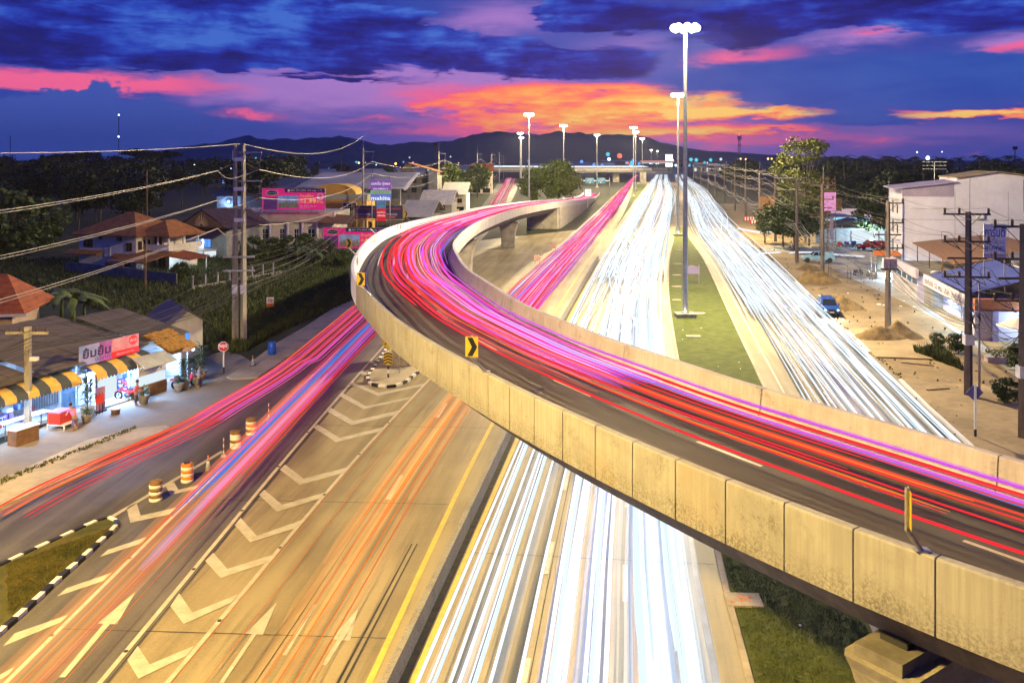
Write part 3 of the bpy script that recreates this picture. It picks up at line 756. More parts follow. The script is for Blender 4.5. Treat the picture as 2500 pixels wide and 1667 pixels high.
for px, Y, lab in MASTS:
    t = mp_ if first else copy_tree(mp_); first = False
    t.location = ((px - CX) * Y / F, Y, 0.08 if Y < 200 else 0); tag(t, lab, 'high mast', 'high mast lights along the roads')
    lamp_at('lamp_light', (0, 0, 29.55), LAMP_W * (1.0 if Y < 120 else 1.3 if Y < 300 else .9), LAMP_COL, t)
# the mast of the same row that stands just outside the frame, near left; its shadows show on the barrels and signs
t = copy_tree(mp_); t.location = (-24, 14, 0); tag(t, 'tall steel light mast standing beside the local road before the island', 'high mast', 'high mast lights along the roads')
lamp_at('lamp_light', (0, 0, 29.55), LAMP_W * 1.12, (1.0, .67, .16), t, spot=R(158), blend=.5)
# ================================================================== HEADLIGHT AND TAIL-LIGHT STREAKS OF THE TRAFFIC
random.seed(11)
TW = [glow('streak_white', (.93, 1.0, 1.12), 1.2), glow('streak_ice', (.78, .92, 1.0), 1.1), glow('streak_ice_soft', (.50, .72, 1.0), .085, add=True, sample=False), glow('streak_violet_soft', (.60, .50, 1.0), .06, add=True, sample=False), glow('streak_lilac', (.62, .52, 1.0), .8)]
TR = [glow('streak_red', (1.0, .035, .05), .95), glow('streak_red_soft', (1.0, .04, .06), .075, add=True, sample=False), glow('streak_pink', (1.0, .16, .42), .95), glow('streak_magenta', (.75, .10, .95), .95),
      glow('streak_orange', (1.0, .22, .03), .95), glow('streak_blue', (.10, .28, .95), .8), glow('streak_white_red', (1.0, .62, .62), 1.0), glow('streak_blue_soft', (.10, .2, .95), .09, add=True, sample=False), glow('streak_orange_soft', (1.0, .30, .03), .06, add=True, sample=False), glow('streak_pink_soft', (1.0, .16, .40), .06, add=True, sample=False), glow('streak_red_mid', (1.0, .05, .07), .26, add=True, sample=False), glow('streak_violet_mid', (.45, .12, 1.0), .25, add=True, sample=False)]
def path_y(tl, tr, t0, t1, ya, yb, yc, wob, z, dx, soft_=16.0):
    """a lamp's way up the road: lane fraction t0 changes to t1 round yc"""
    pts = []
    ph = random.uniform(0, 6.3)
    for y in yrange(ya, yb, 1.06, 2.0):
        s = 1 / (1 + math.exp(-max(-60, min(60, (y - yc) / soft_)))); t = t0 + (t1 - t0) * s
        x = lerp_tab(tl, y) * (1 - t) + lerp_tab(tr, y) * t + dx + wob * math.sin(y * .028 + ph)
        pts.append((x, y, z))
    return pts
def flat_tube(b, pts, rw, rh):
    P = [Vector(p) for p in pts]; k = len(P); vs = []
    if k < 2: return
    for i, p in enumerate(P):
        d = (P[min(i + 1, k - 1)] - P[max(i - 1, 0)]).normalized(); u = Vector((d.y, -d.x, 0))
        g = 1.0 if 0 < i < k - 1 else .25
        vs += [p + u * rw * g, p + Vector((0, 0, rh * g)), p - u * rw * g, p - Vector((0, 0, rh * g))]
    fs = [(i * 4 + j, i * 4 + (j + 1) % 4, (i + 1) * 4 + (j + 1) % 4, (i + 1) * 4 + j) for i in range(k - 1) for j in range(4)] + [(3, 2, 1, 0), tuple((k - 1) * 4 + j for j in range(4))]
    b.add(vs, fs)
def cars(b, tl, tr, n, tt, y0, y1, palette, wob=.15, change=.15, r=(.02, .06), part=.3, z=(.45, 1.15), half=.68, extra=None, yc=(60, 180)):
    for _ in range(n):
        t0 = random.choice(tt) + random.gauss(0, .035); t1 = t0
        if random.random() < change: t1 = random.choice(tt) + random.gauss(0, .03)
        ya, yb = y0, y1
        if random.random() < part:
            ya = random.uniform(y0, y0 + (y1 - y0) * .35)
        if random.random() < part * .6: yb = random.uniform(ya + 25, y1)
        zz = random.uniform(*z); c = random.uniform(*yc); rad = random.uniform(*r); st = random.getstate()
        kind = random.choice(palette)
        for sgn in (-1, 1):
            random.setstate(st); b.cur = kind
            p = path_y(tl, tr, t0, t1, ya, yb, c, wob, zz, sgn * half)
            soft = kind in (extra or ())
            flat_tube(b, p, rad * (3.2 if soft else 1), rad * (1.4 if soft else .8))
        random.setstate(st); random.random(); random.random()
        for _k in range(random.randint(1, 5)): random.random()
def streaks(name, b, mats, label):
    o = b.build(name, mats); tag(o, label, 'light streak', kind='stuff'); o.visible_shadow = True
    return o
# main carriageway: white headlights
b = MB()
cars(b, M_L, M_R, 17, (.20, .50, .78), 20, 700, (0, 0, 1, 1, 0, 4), .25, .25, (.030, .075), .10, half=.62)
cars(b, M_L, M_R, 22, (.22, .50, .78), 48, 700, (0, 0, 0, 1), .35, .55, (.022, .05), .4, half=.62, yc=(75, 160))
cars(b, M_L, M_R, 30, (.20, .28, .50, .78, .84), 120, 900, (0, 0, 1), .3, .1, (.04, .10), .2, half=.66, yc=(150, 300))
cars(b, M_L, M_R, 24, (.20, .50, .56, .78), 20, 500, (2, 2, 2, 3), .2, .2, (.03, .11), .1, half=.55, extra=(2, 3))
cars(b, M_L, M_R, 10, (.22, .46, .52, .74, .8), 20, 90, (2, 2, 1, 1, 3, 0), .15, .3, (.04, .10), .15, half=.6, extra=(2, 3), yc=(30, 80))
streaks('headlight_streaks', b, TW, 'mass of white headlight streaks covering the main carriageway')
# right carriageway
b = MB()
cars(b, R_L, R_R, 18, (.30, .55, .80), 26, 600, (0, 0, 1, 0), .35, .3, (.022, .055), .25, half=.66, yc=(50, 150))
cars(b, R_L, R_R, 26, (.22, .30, .62, .75, .85), 90, 900, (0, 0, 1), .4, .2, (.03, .08), .3, half=.66, yc=(110, 260))
cars(b, R_L, R_R, 9, (.36, .55, .74), 26, 400, (2, 2, 3), .3, .2, (.03, .09), .1, half=.55, extra=(2, 3))
cars(b, R_L, R_R, 9, (.5, .62, .75, .85), 30, 140, (0, 0, 1), .3, .3, (.02, .045), .1, half=.66, yc=(50, 110))
streaks('headlight_streaks', b, TW, 'mass of white headlight streaks covering the road beside the sandy verge')
# red carriageway beyond the ramp, thin orange ones before it
b = MB()
cars(b, L_L, L_R, 17, (.20, .28, .55, .66), 78, 860, (0, 0, 4, 0, 3, 0), .25, .12, (.030, .085), .15, half=.6, yc=(120, 250))
cars(b, L_L, L_R, 14, (.22, .30, .5, .6), 78, 700, (1, 1, 7, 7, 9), .25, .1, (.06, .13), .1, half=.5, extra=(1, 7, 9))
cars(b, L_L, L_R, 5, (.14, .24, .3), 78, 300, (3, 5, 5), .2, .1, (.03, .06), .3, half=.5)
cars(b, L_L, L_R, 16, (.3, .5, .6), 260, 860, (2, 6, 2, 0), .3, .1, (.08, .16), .1, half=.6)
streaks('taillight_streaks', b, TR, 'red and violet tail-light streaks on the straight road beyond the flyover')
b = MB()
cars(b, L_L, L_R, 4, (.56, .62, .70), 22, 78, (4, 4, 0), .12, .1, (.012, .022), .55, half=.45, z=(.5, .9))
cars(b, L_L, L_R, 5, (.56, .62, .66), 22, 78, (8, 8), .1, .1, (.05, .10), .3, half=.42, extra=(8,), z=(.5, .9))
cars(b, L_L, L_R, 2, (.28, .60), 22, 78, (4,), .05, 0, (.010, .013), 0, half=.5)
streaks('taillight_streaks', b, TR, 'thin orange tail-light streaks on the lanes left of the low divider')
# frontage lane
b = MB()
cars(b, F_L, F_R, 10, (.36, .50, .60), 44, 110, (10, 0, 2, 11, 3, 0), .14, .1, (.014, .034), .35, half=.6, yc=(50, 70))
cars(b, F_L, F_R, 3, (.40, .50, .56), 40, 110, (1, 9, 9), .1, .1, (.04, .08), .1, half=.5, extra=(1, 8, 9))
cars(b, F_L, F_R, 7, (.38, .50, .56), 20, 64, (8, 8, 8, 1), .1, .1, (.05, .10), .1, half=.5, extra=(1, 8, 9))
cars(b, F_L, F_R, 4, (.46, .56), 20, 70, (4, 0), .1, 0, (.010, .018), .3, half=.62)
for dx in (.0, .14, .28, .40):
    b.cur = 5; flat_tube(b, path_y(F_L, F_R, .46, .46, 38 + dx * 8, 106, 60, .05, 1.35, dx), .055, .03)
b.cur = 7
for dx in (.1, .3): flat_tube(b, path_y(F_L, F_R, .5, .5, 34, 106, 60, .05, .9, dx), .2, .06)
cars(b, F_L, F_R, 16, (.35, .5, .65), 240, 736, (2, 0, 6, 2), .2, .1, (.05, .10), .3, half=.5)
streaks('taillight_streaks', b, TR, 'pink and blue tail-light streaks on the frontage lane')
# local road on the far left
T_ = [G(-40, 1290), G(120, 1204), G(412, 1072), G(520, 1010), G(630, 945), G(700, 895), G(800, 812), G(880, 748)]
T2 = [Vector((-14.2, 130, 0)), Vector((-10, 230, 0))]
b = MB(); base = smooth_curve(T_ + T2, 6)
for k in range(40):
    off = random.choice((.1, .5, .9, 1.5, 2.0)) + random.gauss(0, .12); kind = random.choice((0, 0, 4, 2, 1, 9, 8, 3)); soft = kind in (1, 8, 9)
    z = random.uniform(.5, .8); i0 = random.choice((0, 0, 4, 8, 12)) if off > .4 else 0
    if kind in (2, 3): i0 = max(i0, 14)
    q = []
    for i in range(i0, len(base) - 1):
        d_ = (base[i + 1] - base[max(i - 1, 0)]).normalized(); n_ = Vector((d_.y, -d_.x, 0))
        q.append(base[i] + n_ * off * (1 if i < 30 else 1.2) + Vector((0, 0, z)))
    b.cur = kind; r_ = random.uniform(.012, .045); flat_tube(b, q, r_ * (2.6 if soft else 1), r_ * .8)
streaks('taillight_streaks', b, TR, 'red and orange tail-light streaks bending past the shop forecourt')
# the ramp
def ramp_path(s0, s1, f0, f1, sc, z, wob=.1, off=0.0):
    out = []; ph = random.uniform(0, 6.3); s = s0
    while s < s1:
        p, k, t = at(Os, Lo, s); q = Is[k].lerp(Is[min(k + 1, len(Is) - 1)], t); u = q - p; W = u.xy.length
        f = f0 + (f1 - f0) / (1 + math.exp(-(s - sc) / 8.0)); x = f * W + off + wob * math.sin(s * .06 + ph)
        out.append(p.lerp(q, x / W) + Vector((0, 0, -.95 + z))); s += 1.5 if s < s_left + 60 else 5.0
    return out
b = MB()
S1 = Lo[-1] + 0
def rcar(n, ff, s0, s1, pal, r, part=.3, half=.6, extra=(), z=(.55, .8), wob=.12):
    for _ in range(n):
        f = random.choice(ff) + random.gauss(0, .02); f1 = f + random.gauss(0, .05); a_, c_ = s0, s1
        if random.random() < part: a_ = random.uniform(s0, s_left + 10)
        if random.random() < part * .4: c_ = random.uniform(a_ + 12, s1)
        kind = random.choice(pal); sc = random.uniform(s_left - 40, s_left + 20); zz = random.uniform(*z); rad = random.uniform(*r); st = random.getstate()
        for sg in (-1, 1):
            random.setstate(st); b.cur = kind; soft = kind in extra
            flat_tube(b, ramp_path(a_, c_, f, f1, sc, zz, wob, sg * half), rad * (3 if soft else 1), rad * (1.2 if soft else .8))
        for _k in range(random.randint(1, 4)): random.random()
rcar(1, (.30,), 0, S1, (0,), (.024, .028), 0, wob=.05, half=.04)
rcar(2, (.55, .60), 0, S1, (0,), (.022, .035), 0, .42, wob=.06)
rcar(1, (.58,), 0, S1, (8,), (.08, .10), 0, .5, (8,))
rcar(3, (.52, .58), s_left - 44, S1, (0, 0, 4), (.02, .035), .1, .5)
rcar(3, (.50, .56, .62), s_left - 30, S1, (0, 10, 0, 2), (.022, .05), .3, .55)
rcar(5, (.46, .56, .66), s_left - 32, S1, (1, 10, 10, 11), (.04, .10), .2, .5)
rcar(4, (.46, .56, .66), s_left - 24, S1, (1, 1, 1), (.06, .11), .2, .5, (1,))
rcar(9, (.38, .5, .62, .70), s_left - 18, S1, (10, 0, 10, 0, 11, 0, 2), (.025, .09), .35, .5)
rcar(9, (.32, .46, .6, .72), s_left - 6, S1, (0, 10, 2, 10, 4, 6, 0, 3), (.016, .05), .5, .55)
rcar(18, (.3, .45, .6, .75), s_left + 50, S1, (2, 6, 2, 0), (.05, .12), .2, .55)
rcar(1, (.83,), 0, s_left + 40, (3,), (.045, .05), 0, .0, wob=.05, z=(.3, .35)); rcar(1, (.86,), 0, s_left + 50, (5,), (.035, .04), 0, .02, wob=.05, z=(.25, .3)); rcar(1, (.78,), 0, s_left + 60, (0,), (.03, .035), 0, .06, wob=.05, z=(.6, .65))
rcar(1, (.70,), 0, s_left - 20, (5,), (.012, .014), 0, .0, wob=.03)
rcar(1, (.40,), 0, s_left - 54, (5,), (.050, .055), 0, .0, wob=.03)
rcar(2, (.72, .62), s_left - 30, s_left + 40, (3, 6), (.02, .03), .3, .1)
rcar(1, (.93,), 0, s_left - 10, (3,), (.012, .014), 0, .0, z=(.62, .66), wob=.03)
rcar(1, (.80,), 0, s_left + 50, (3,), (.04, .045), 0, .0, wob=.05, z=(.75, .8)); rcar(2, (.64, .72), s_left - 30, s_left + 60, (3, 11), (.03, .05), .2, .1)
streaks('taillight_streaks', b, TR, 'red and violet tail-light streaks following the curve of the flyover ramp')
# ================================================================== HILLS AND HAZE
HILL = mat('forest_hillside', (.030, .042, .022), .95, .5, .004, col2=(.016, .026, .014))
def hills(name, prof, Yc, depth, seed):
    b = MB(); rnd = random.Random(seed); n = 140; m_ = 9; vs = []
    x0, x1 = prof[0][0], prof[-1][0]
    ph = [rnd.uniform(0, 6) for _ in range(8)]
    for i in range(n + 1):
        px = x0 + (x1 - x0) * i / n
        py = lerp_tab([(p[0], p[1]) for p in prof], px)
        zc = max(0, H + (HOR - py) * Yc / F)
        zc *= 1 + .012 * sum(math.sin(px * (.05 + .04 * k) + ph[k]) for k in range(5))
        for j in range(m_ + 1):
            f = j / m_; g = 1 - abs(f - .55) / .55 if f < .55 else 1 - (f - .55) / .45
            g = max(0, g) ** 1.1
            y = Yc - depth * .55 + depth * f
            sp_ = 1 + .16 * math.sin(px * .045 + f * 5 + ph[5]) * (1 - g) * g * 4
            vs.append(((px - CX) * Yc / F, y + 120 * math.sin(px * .03 + j + ph[6]) * (g < .98), -1 + (zc + 1) * g * sp_))
    b.add(vs, [(i * (m_ + 1) + j, (i + 1) * (m_ + 1) + j, (i + 1) * (m_ + 1) + j + 1, i * (m_ + 1) + j + 1) for i in range(n) for j in range(m_)])
    o = b.build(name, HILL, None, True); tag(o, kind='structure')
hills('hills', [(780, 390), (850, 372), (930, 356), (960, 352), (1010, 346), (1060, 347), (1110, 340), (1160, 328), (1190, 322), (1240, 320), (1270, 325), (1290, 328), (1330, 326), (1360, 319), (1400, 324), (1450, 327), (1500, 327), (1530, 328), (1580, 338), (1640, 352), (1700, 365), (1780, 371), (1850, 376), (1950, 381), (2120, 389)], 5200, 2200, 2)
hills('far_hills', [(300, 390), (420, 366), (455, 358), (500, 349), (520, 351), (560, 340), (605, 331), (640, 338), (660, 341), (690, 337), (720, 341), (770, 333), (800, 336), (830, 332), (850, 336), (880, 341), (930, 352), (1000, 360), (1100, 380)], 7200, 1400, 5)
hz = MB().box(-8600, 8600, -200, 8800, -1.5, 255).build('haze', None or bpy.data.materials.new('dusk_haze'))
hm = hz.data.materials[0]; hm.use_nodes = True; hm.node_tree.nodes.clear()
vo = hm.node_tree.nodes.new('ShaderNodeVolumePrincipled'); ou = hm.node_tree.nodes.new('ShaderNodeOutputMaterial')
vo.inputs['Color'].default_value = (.8, .85, 1, 1); vo.inputs['Density'].default_value = HAZE_DENSITY; vo.inputs['Anisotropy'].default_value = .2
hm.node_tree.links.new(vo.outputs[0], ou.inputs['Volume']); tag(hz, kind='stuff')
# ================================================================== TREES
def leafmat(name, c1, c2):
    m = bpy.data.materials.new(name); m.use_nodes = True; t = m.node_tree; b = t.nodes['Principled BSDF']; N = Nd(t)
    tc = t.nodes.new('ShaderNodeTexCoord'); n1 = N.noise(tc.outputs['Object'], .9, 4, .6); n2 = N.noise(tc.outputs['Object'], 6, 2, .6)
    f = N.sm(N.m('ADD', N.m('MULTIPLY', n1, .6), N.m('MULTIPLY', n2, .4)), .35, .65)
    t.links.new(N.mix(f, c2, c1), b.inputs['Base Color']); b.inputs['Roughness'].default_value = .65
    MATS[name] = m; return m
LEAF = leafmat('leaf_green', (.085, .115, .022), (.022, .045, .010))
LEAFR = leafmat('round_tree_leaf', (.14, .18, .030), (.035, .065, .012))
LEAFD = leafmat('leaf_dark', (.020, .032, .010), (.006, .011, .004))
LEAFY = leafmat('leaf_yellow_green', (.22, .23, .035), (.075, .11, .018))
PALM = leafmat('palm_frond', (.045, .060, .018), (.014, .024, .008))
BARK = mat('bark', (.11, .085, .06), .95, .4, 2, bump=.5, bscale=10)
BARKP = mat('pale_bark', (.36, .31, .24), .9, .3, 2)
def leaf_cloud(b, rnd, c, r, n, size, flat=1.0):
    for _ in range(n):
        d = Vector((rnd.gauss(0, 1), rnd.gauss(0, 1), rnd.gauss(0, 1)))
        d = d.normalized() * r * rnd.random() ** .45; d.z *= flat
        p = Vector(c) + d; s = size * rnd.uniform(.6, 1.3)
        u = Vector((rnd.gauss(0, 1), rnd.gauss(0, 1), rnd.gauss(0, .5))).normalized()
        w = u.cross(Vector((rnd.gauss(0, 1), rnd.gauss(0, 1), rnd.gauss(0, 1)))).normalized()
        b.add([p - u * s, p + w * s * .55, p + u * s, p - w * s * .55], [(0, 1, 2, 3)])
def tree_proto(name, label, seed, h, rx, rz, zc, nc, nl, size, leaf, bark, flat=.8, trunk=.25, group=None, clump=.42):
    rnd = random.Random(seed); t = thing(name, label, 'tree', group=group); tr = MB(); cr_ = MB()
    bend = [Vector((0, 0, -.1)), Vector((rnd.uniform(-.2, .2), rnd.uniform(-.2, .2), zc * .45)), Vector((rnd.uniform(-.4, .4), rnd.uniform(-.4, .4), zc))]
    tr.tube(smooth_curve(bend, 3), trunk, 7, r2=trunk * .45)
    for k in range(nc):
        a = rnd.uniform(0, 6.283); q = rnd.random() ** .5; el = rnd.uniform(-1, 1)
        c = Vector((math.cos(a) * q * rx * math.sqrt(max(.1, 1 - el * el * .8)), math.sin(a) * q * rx * math.sqrt(max(.1, 1 - el * el * .8)), zc + el * rz))
        rr_ = rx * clump * rnd.uniform(.6, 1.15)
        leaf_cloud(cr_, rnd, c, rr_, nl, size, flat)
        if k % 2 == 0:
            s = Vector((0, 0, zc * rnd.uniform(.4, .75))); tr.tube([s, s.lerp(c, .55) + Vector((0, 0, .3)), c], trunk * .35, 5, r2=trunk * .1)
    tr.build('trunk', bark, t, True); cr_.build('crown', leaf, t)
    return t
def put(proto, x, y, s=1.0, rz=0.0, label=None, group=None, sz=None, z=0, first=[None]):
    o = copy_tree(proto) if proto.name in USED else proto
    USED.add(proto.name)
    o.location = (x, y, z); o.rotation_euler = (0, 0, rz); o.scale = (s, s, sz or s)
    if label: o['label'] = label
    if group: o['group'] = group
    return o
USED = set(); rnd = random.Random(7)
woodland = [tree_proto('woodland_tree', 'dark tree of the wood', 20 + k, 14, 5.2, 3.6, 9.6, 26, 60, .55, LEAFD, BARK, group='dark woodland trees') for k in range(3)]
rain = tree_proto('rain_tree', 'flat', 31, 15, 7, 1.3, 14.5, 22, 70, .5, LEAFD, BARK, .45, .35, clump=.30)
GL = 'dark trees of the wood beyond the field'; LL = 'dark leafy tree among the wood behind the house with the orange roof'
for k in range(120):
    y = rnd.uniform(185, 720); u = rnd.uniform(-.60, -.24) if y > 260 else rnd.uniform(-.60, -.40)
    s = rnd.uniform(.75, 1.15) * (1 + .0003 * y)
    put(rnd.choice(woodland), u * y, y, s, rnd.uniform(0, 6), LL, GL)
for px, Y, s in ((215, 560, 1.28), (330, 600, 1.42), (372, 520, 1.25), (408, 560, 1.32), (130, 500, 1.15), (165, 520, 1.2)):
    o = put(rain, (px - CX) * Y / F, Y, s, px, {215: 'flat-crowned tree on the skyline nearest the radio mast, left of it', 330: 'upright flat-crowned tree on the skyline right of the radio mast', 372: 'tallest flat-crowned skyline tree right of the radio mast', 408: 'wide flat-crowned skyline tree nearest the double power pole', 130: 'flat-crowned skyline tree at the start of the long wood', 165: 'flat-crowned skyline tree over the middle of the long wood'}[px], 'flat-crowned trees on the skyline')
put(woodland[1], -67.5, 235, 1.25, 1, 'round dark tree on the skyline right behind the double power pole')
GR = 'dark trees of the wood beyond the shops'; LR = 'dark leafy tree among the wood behind the white building'
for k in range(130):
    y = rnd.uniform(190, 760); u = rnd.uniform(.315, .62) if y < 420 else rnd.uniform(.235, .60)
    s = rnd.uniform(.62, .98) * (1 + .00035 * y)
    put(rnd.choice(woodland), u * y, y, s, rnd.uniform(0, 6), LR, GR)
for k in range(60):
    y = rnd.uniform(480, 1500); u = rnd.uniform(-.30, .24)
    if abs(u * y - lerp_tab(M_L, min(y, 1160))) < 38: continue
    put(rnd.choice(woodland), u * y, y, rnd.uniform(.45, .85), rnd.uniform(0, 6), 'small dark tree far off between the roofs of the town', 'trees among the far roofs')
def palm_proto(seed):
    r = random.Random(seed); t = thing('coconut_palm', 'palm', 'palm tree'); tr = MB(); lean = r.uniform(-1, 1)
    tr.tube(smooth_curve([(0, 0, -.1), (lean * .3, 0, 6), (lean, .3, 13.5)], 4), .22, 6, r2=.13); cr_ = MB(); top = Vector((lean, .3, 13.5))
    for k in range(20):
        a = k * 2.4 + r.uniform(-.2, .2); up = r.uniform(-.5, 1.0); L = r.uniform(3.0, 4.2); P = []
        for i in range(8):
            f = i / 7; P.append(top + Vector((math.cos(a) * L * f, math.sin(a) * L * f, up * L * f * .7 - 1.6 * f * f * (1.2 + up * .4))))
        side = Vector((-math.sin(a), math.cos(a), 0))
        for i in range(1, 8):
            for sg in (-1, 1):
                for h_ in (0, .5):
                    p = P[i - 1].lerp(P[i], h_); w = .95 * (1 - abs(i / 7 - .4)); q = p + side * sg * w + Vector((0, 0, -.45 * w)) + (P[i] - P[i - 1]) * .5
                    cr_.add([p, p + (P[i] - P[i - 1]) * .3, q], [(0, 1, 2)])
        cr_.tube(P, .035, 3, r2=.01)
    tr.build('trunk', BARK, t, True); cr_.build('frond_crown', PALM, t); return t
palms = [palm_proto(1), palm_proto(2)]
for k, px in enumerate((2065, 2092, 2108, 2128, 2158, 2163, 2187, 2210, 2232, 2258, 2292, 2300, 2345, 2390, 2432, 2470, 2480, 2020, 2035, 1985)):
    Y = 330 + (k * 37) % 150; zt = H + (HOR - (372 + (k * 7) % 13)) * Y / F
    put(palms[k % 2], (px - CX) * Y / F, Y, zt / 15.0, k, 'dark coconut palm sticking out of the wood on the skyline', 'coconut palms on the skyline')
big = tree_proto('round_tree', 'large round dark green tree behind the flyover, between two light masts', 41, 15, 7.5, 6.0, 8.5, 70, 120, .42, LEAFR, BARK, .9, .4)
put(big, 17.2, 330, 1.0, 0)
big2 = tree_proto('round_tree', 'smaller round tree leaning on the large round one behind the flyover', 43, 13, 5.2, 5.4, 7.0, 40, 110, .42, LEAFR, BARK, .9, .35)
put(big2, 8.3, 338, 1.0, 0)
tall = tree_proto('feathery_tree', 'tall yellow-green feathery tree on a pale trunk beside the power line', 51, 18, 5.4, 5.4, 11.8, 66, 90, .27, LEAFY, BARKP, .45, .20, clump=.34)
put(tall, 58.0, 178, 1.1, 0, sz=1.16)
street = [tree_proto('street_tree', 'x', 60 + k, 6, 2.6, 1.9, 3.9, 30, 80, .24, LEAF, BARK, .8, .15) for k in range(2)]
for k, (px, py, s, lab) in enumerate(((1868, 594, 1.0, 'small street tree on the verge nearest the far bend of the side road'), (1912, 603, 1.35, 'leaning street tree hung over the sandy verge'), (1938, 612, 1.25, 'dense street tree shading the seated rider'), (1975, 600, 1.3, 'dense street tree beside the pink billboard post'), (2135, 598, 1.5, 'dark bushy tree behind the blue-lit canopy'))):
    g_ = G(px, py); put(street[k % 2], g_.x, g_.y, s, k, lab)
for k, (px, py) in enumerate(((1095, 520), (1118, 512), (1140, 508), (1160, 500), (1178, 492), (1200, 482), (1150, 470), (1185, 462), (1128, 480), (1215, 455))):
    g_ = G(px, py); put(street[k % 2], g_.x - 6, g_.y, 1.5 + (k % 3) * .35, k, 'dark street tree crowding the poles along the frontage road', 'trees along the frontage road')
bush = tree_proto('garden_tree', 'x', 71, 5, 2.4, 1.7, 2.6, 26, 90, .26, LEAF, BARK, .8, .12)
for px, py, s, lab in ((660, 640, .8, 'bushy garden tree in front of the white showroom, beside the double pole'), (705, 640, .85, 'bushy garden tree before the middle columns of the white showroom'), (750, 632, .85, 'bushy garden tree before the last column of the white showroom'), (795, 640, .75, 'bushy garden tree below the lower pink billboard'), (840, 655, .6, 'low bush between the lower billboard and the flyover curve'), (620, 645, .9, 'low bush behind the low field wall by the double pole'), (440, 690, .55, 'small bush at the end of the grey garden wall'), (30, 640, 2.3, 'big dull green tree at the edge of the field left of the house'), (95, 610, 1.9, 'second dull green tree behind the first at the left field edge'), (-10, 600, 2.4, 'broad dull green tree farthest into the left field edge')):
    g_ = G(px, py); put(bush, g_.x, g_.y, s, px, lab)
# banana plants with long torn leaves
BANANA = leafmat('banana_leaf', (.16, .20, .05), (.06, .095, .022))
def banana(seed, label, x, y, s):
    r = random.Random(seed); t = thing('banana_plant', label, 'plant', (x, y, 0)); t.scale = (s, s, s)
    MB().tube([(0, 0, -.05), (.05, 0, 1.2), (0, .05, 2.2)], .17, 7, r2=.09).build('stem', BANANA, t, True)
    for k in range(11):
        a = k * 2.4 + r.uniform(-.3, .3); L = r.uniform(1.7, 2.6); up = r.uniform(.3, 1.2); b = MB(); vs = []
        for i in range(8):
            f = i / 7; c = Vector((math.cos(a) * L * f, math.sin(a) * L * f, 2.1 + up * L * f - L * f * f * (.7 + up * .25))); w = .36 * math.sin(math.pi * min(1, .12 + f * .88)) + .02
            sd = Vector((-math.sin(a), math.cos(a), -.25)) * w
            vs += [c + sd, c + Vector((0, 0, .07 * (f < .95))), c - Vector((sd.x, sd.y, -sd.z))]
        b.add(vs, [(3 * i, 3 * i + 3, 3 * i + 4, 3 * i + 1) for i in range(7)] + [(3 * i + 1, 3 * i + 4, 3 * i + 5, 3 * i + 2) for i in range(7)]); b.build('leaf', BANANA, t, True)
    return t
for k, (px, py, s, lab) in enumerate(((178, 800, 1.25, 'largest banana plant with long drooping leaves behind the shop roof'), (150, 775, 1.1, 'paler banana plant beside the orange roofed house'), (205, 785, 1.0, 'banana plant between the largest one and the dark field'), (750, 620, 1.1, 'banana plant under the showroom wall'), (725, 645, 1.0, 'banana plant nearest the double pole in the garden'), (770, 650, .9, 'banana plant at the corner of the lower billboard'))):
    g_ = G(px, py); banana(k, lab, g_.x, g_.y, s)
# grass: tufts over the rough field and along kerbs
def tufts(name, label, spots, n, h, m, seed, kind='stuff'):
    r = random.Random(seed); b = MB()
    for _ in range(n):
        x, y = spots(r); hh = h * r.uniform(.5, 1.3)
        for k in range(3):
            a = r.uniform(0, 6.28); dx, dy = math.cos(a) * .09, math.sin(a) * .09; lx, ly = r.gauss(0, .25) * hh, r.gauss(0, .25) * hh
            b.add([(x - dx, y - dy, 0), (x + dx, y + dy, 0), (x + lx, y + ly, hh)], [(0, 1, 2)])
    o = b.build(name, m); tag(o, label, 'grass', kind=kind); return o
GB = leafmat('grass_blade', (.080, .105, .018), (.022, .034, .007))
def quadspot(*pts):
    A = [G(*p) for p in pts]
    def f(r):
        u, v = r.random(), r.random(); p = (A[0].lerp(A[1], u)).lerp(A[3].lerp(A[2], u), v); return p.x, p.y
    return f
tufts('tall_grass', 'tall rough grass covering the dark field', quadspot((-100, 640), (840, 612), (860, 735), (560, 868)), 16000, .55, GB, 1)
tufts('tall_grass', 'rough weeds along the frontage pavement', quadspot((600, 860), (845, 715), (800, 720), (560, 850)), 2500, .75, GB, 2)
def medspot(r):
    y = 16 * (214 / 16) ** r.random(); t = r.random(); return (lerp_tab(M_R, y) + .6) * (1 - t) + (lerp_tab(R_L, y) - .6) * t, y
GL_ = leafmat('lawn_blade', (.13, .16, .025), (.05, .075, .012))
def lawnspot(r):
    y = 17 * (60 / 17) ** r.random(); t = r.random(); return (lerp_tab(M_R, y) + .55) * (1 - t) + (lerp_tab(R_L, y) - .5) * t, y
def blades(name, label, spots, n, h, m, seed, z):
    r = random.Random(seed); b = MB()
    for _ in range(n):
        x, y = spots(r)
        for k in range(4):
            a = r.uniform(0, 6.28); px_, py_ = x + r.gauss(0, .06), y + r.gauss(0, .06); dx, dy = math.cos(a) * .012, math.sin(a) * .012; hh = h * r.uniform(.4, 1.3); b.add([(px_ - dx, py_ - dy, z), (px_ + dx, py_ + dy, z), (px_ + r.gauss(0, .03), py_ + r.gauss(0, .03), z + hh)], [(0, 1, 2)])
    o = b.build(name, m); tag(o, label, 'grass', kind='stuff')
blades('lawn_blades', 'short grass blades of the shaded lawn under the flyover', lawnspot, 13000, .09, GL_, 11, .1)
def islspot(r):
    A, B_, C_ = G(285, 1290), G(-20, 1400), G(-20, 1540); u, v = r.random(), r.random()
    if u + v > 1: u, v = 1 - u, 1 - v
    p = A + (B_ - A) * u * .93 + (C_ - A) * v * .93; return p.x + .1, p.y + .25
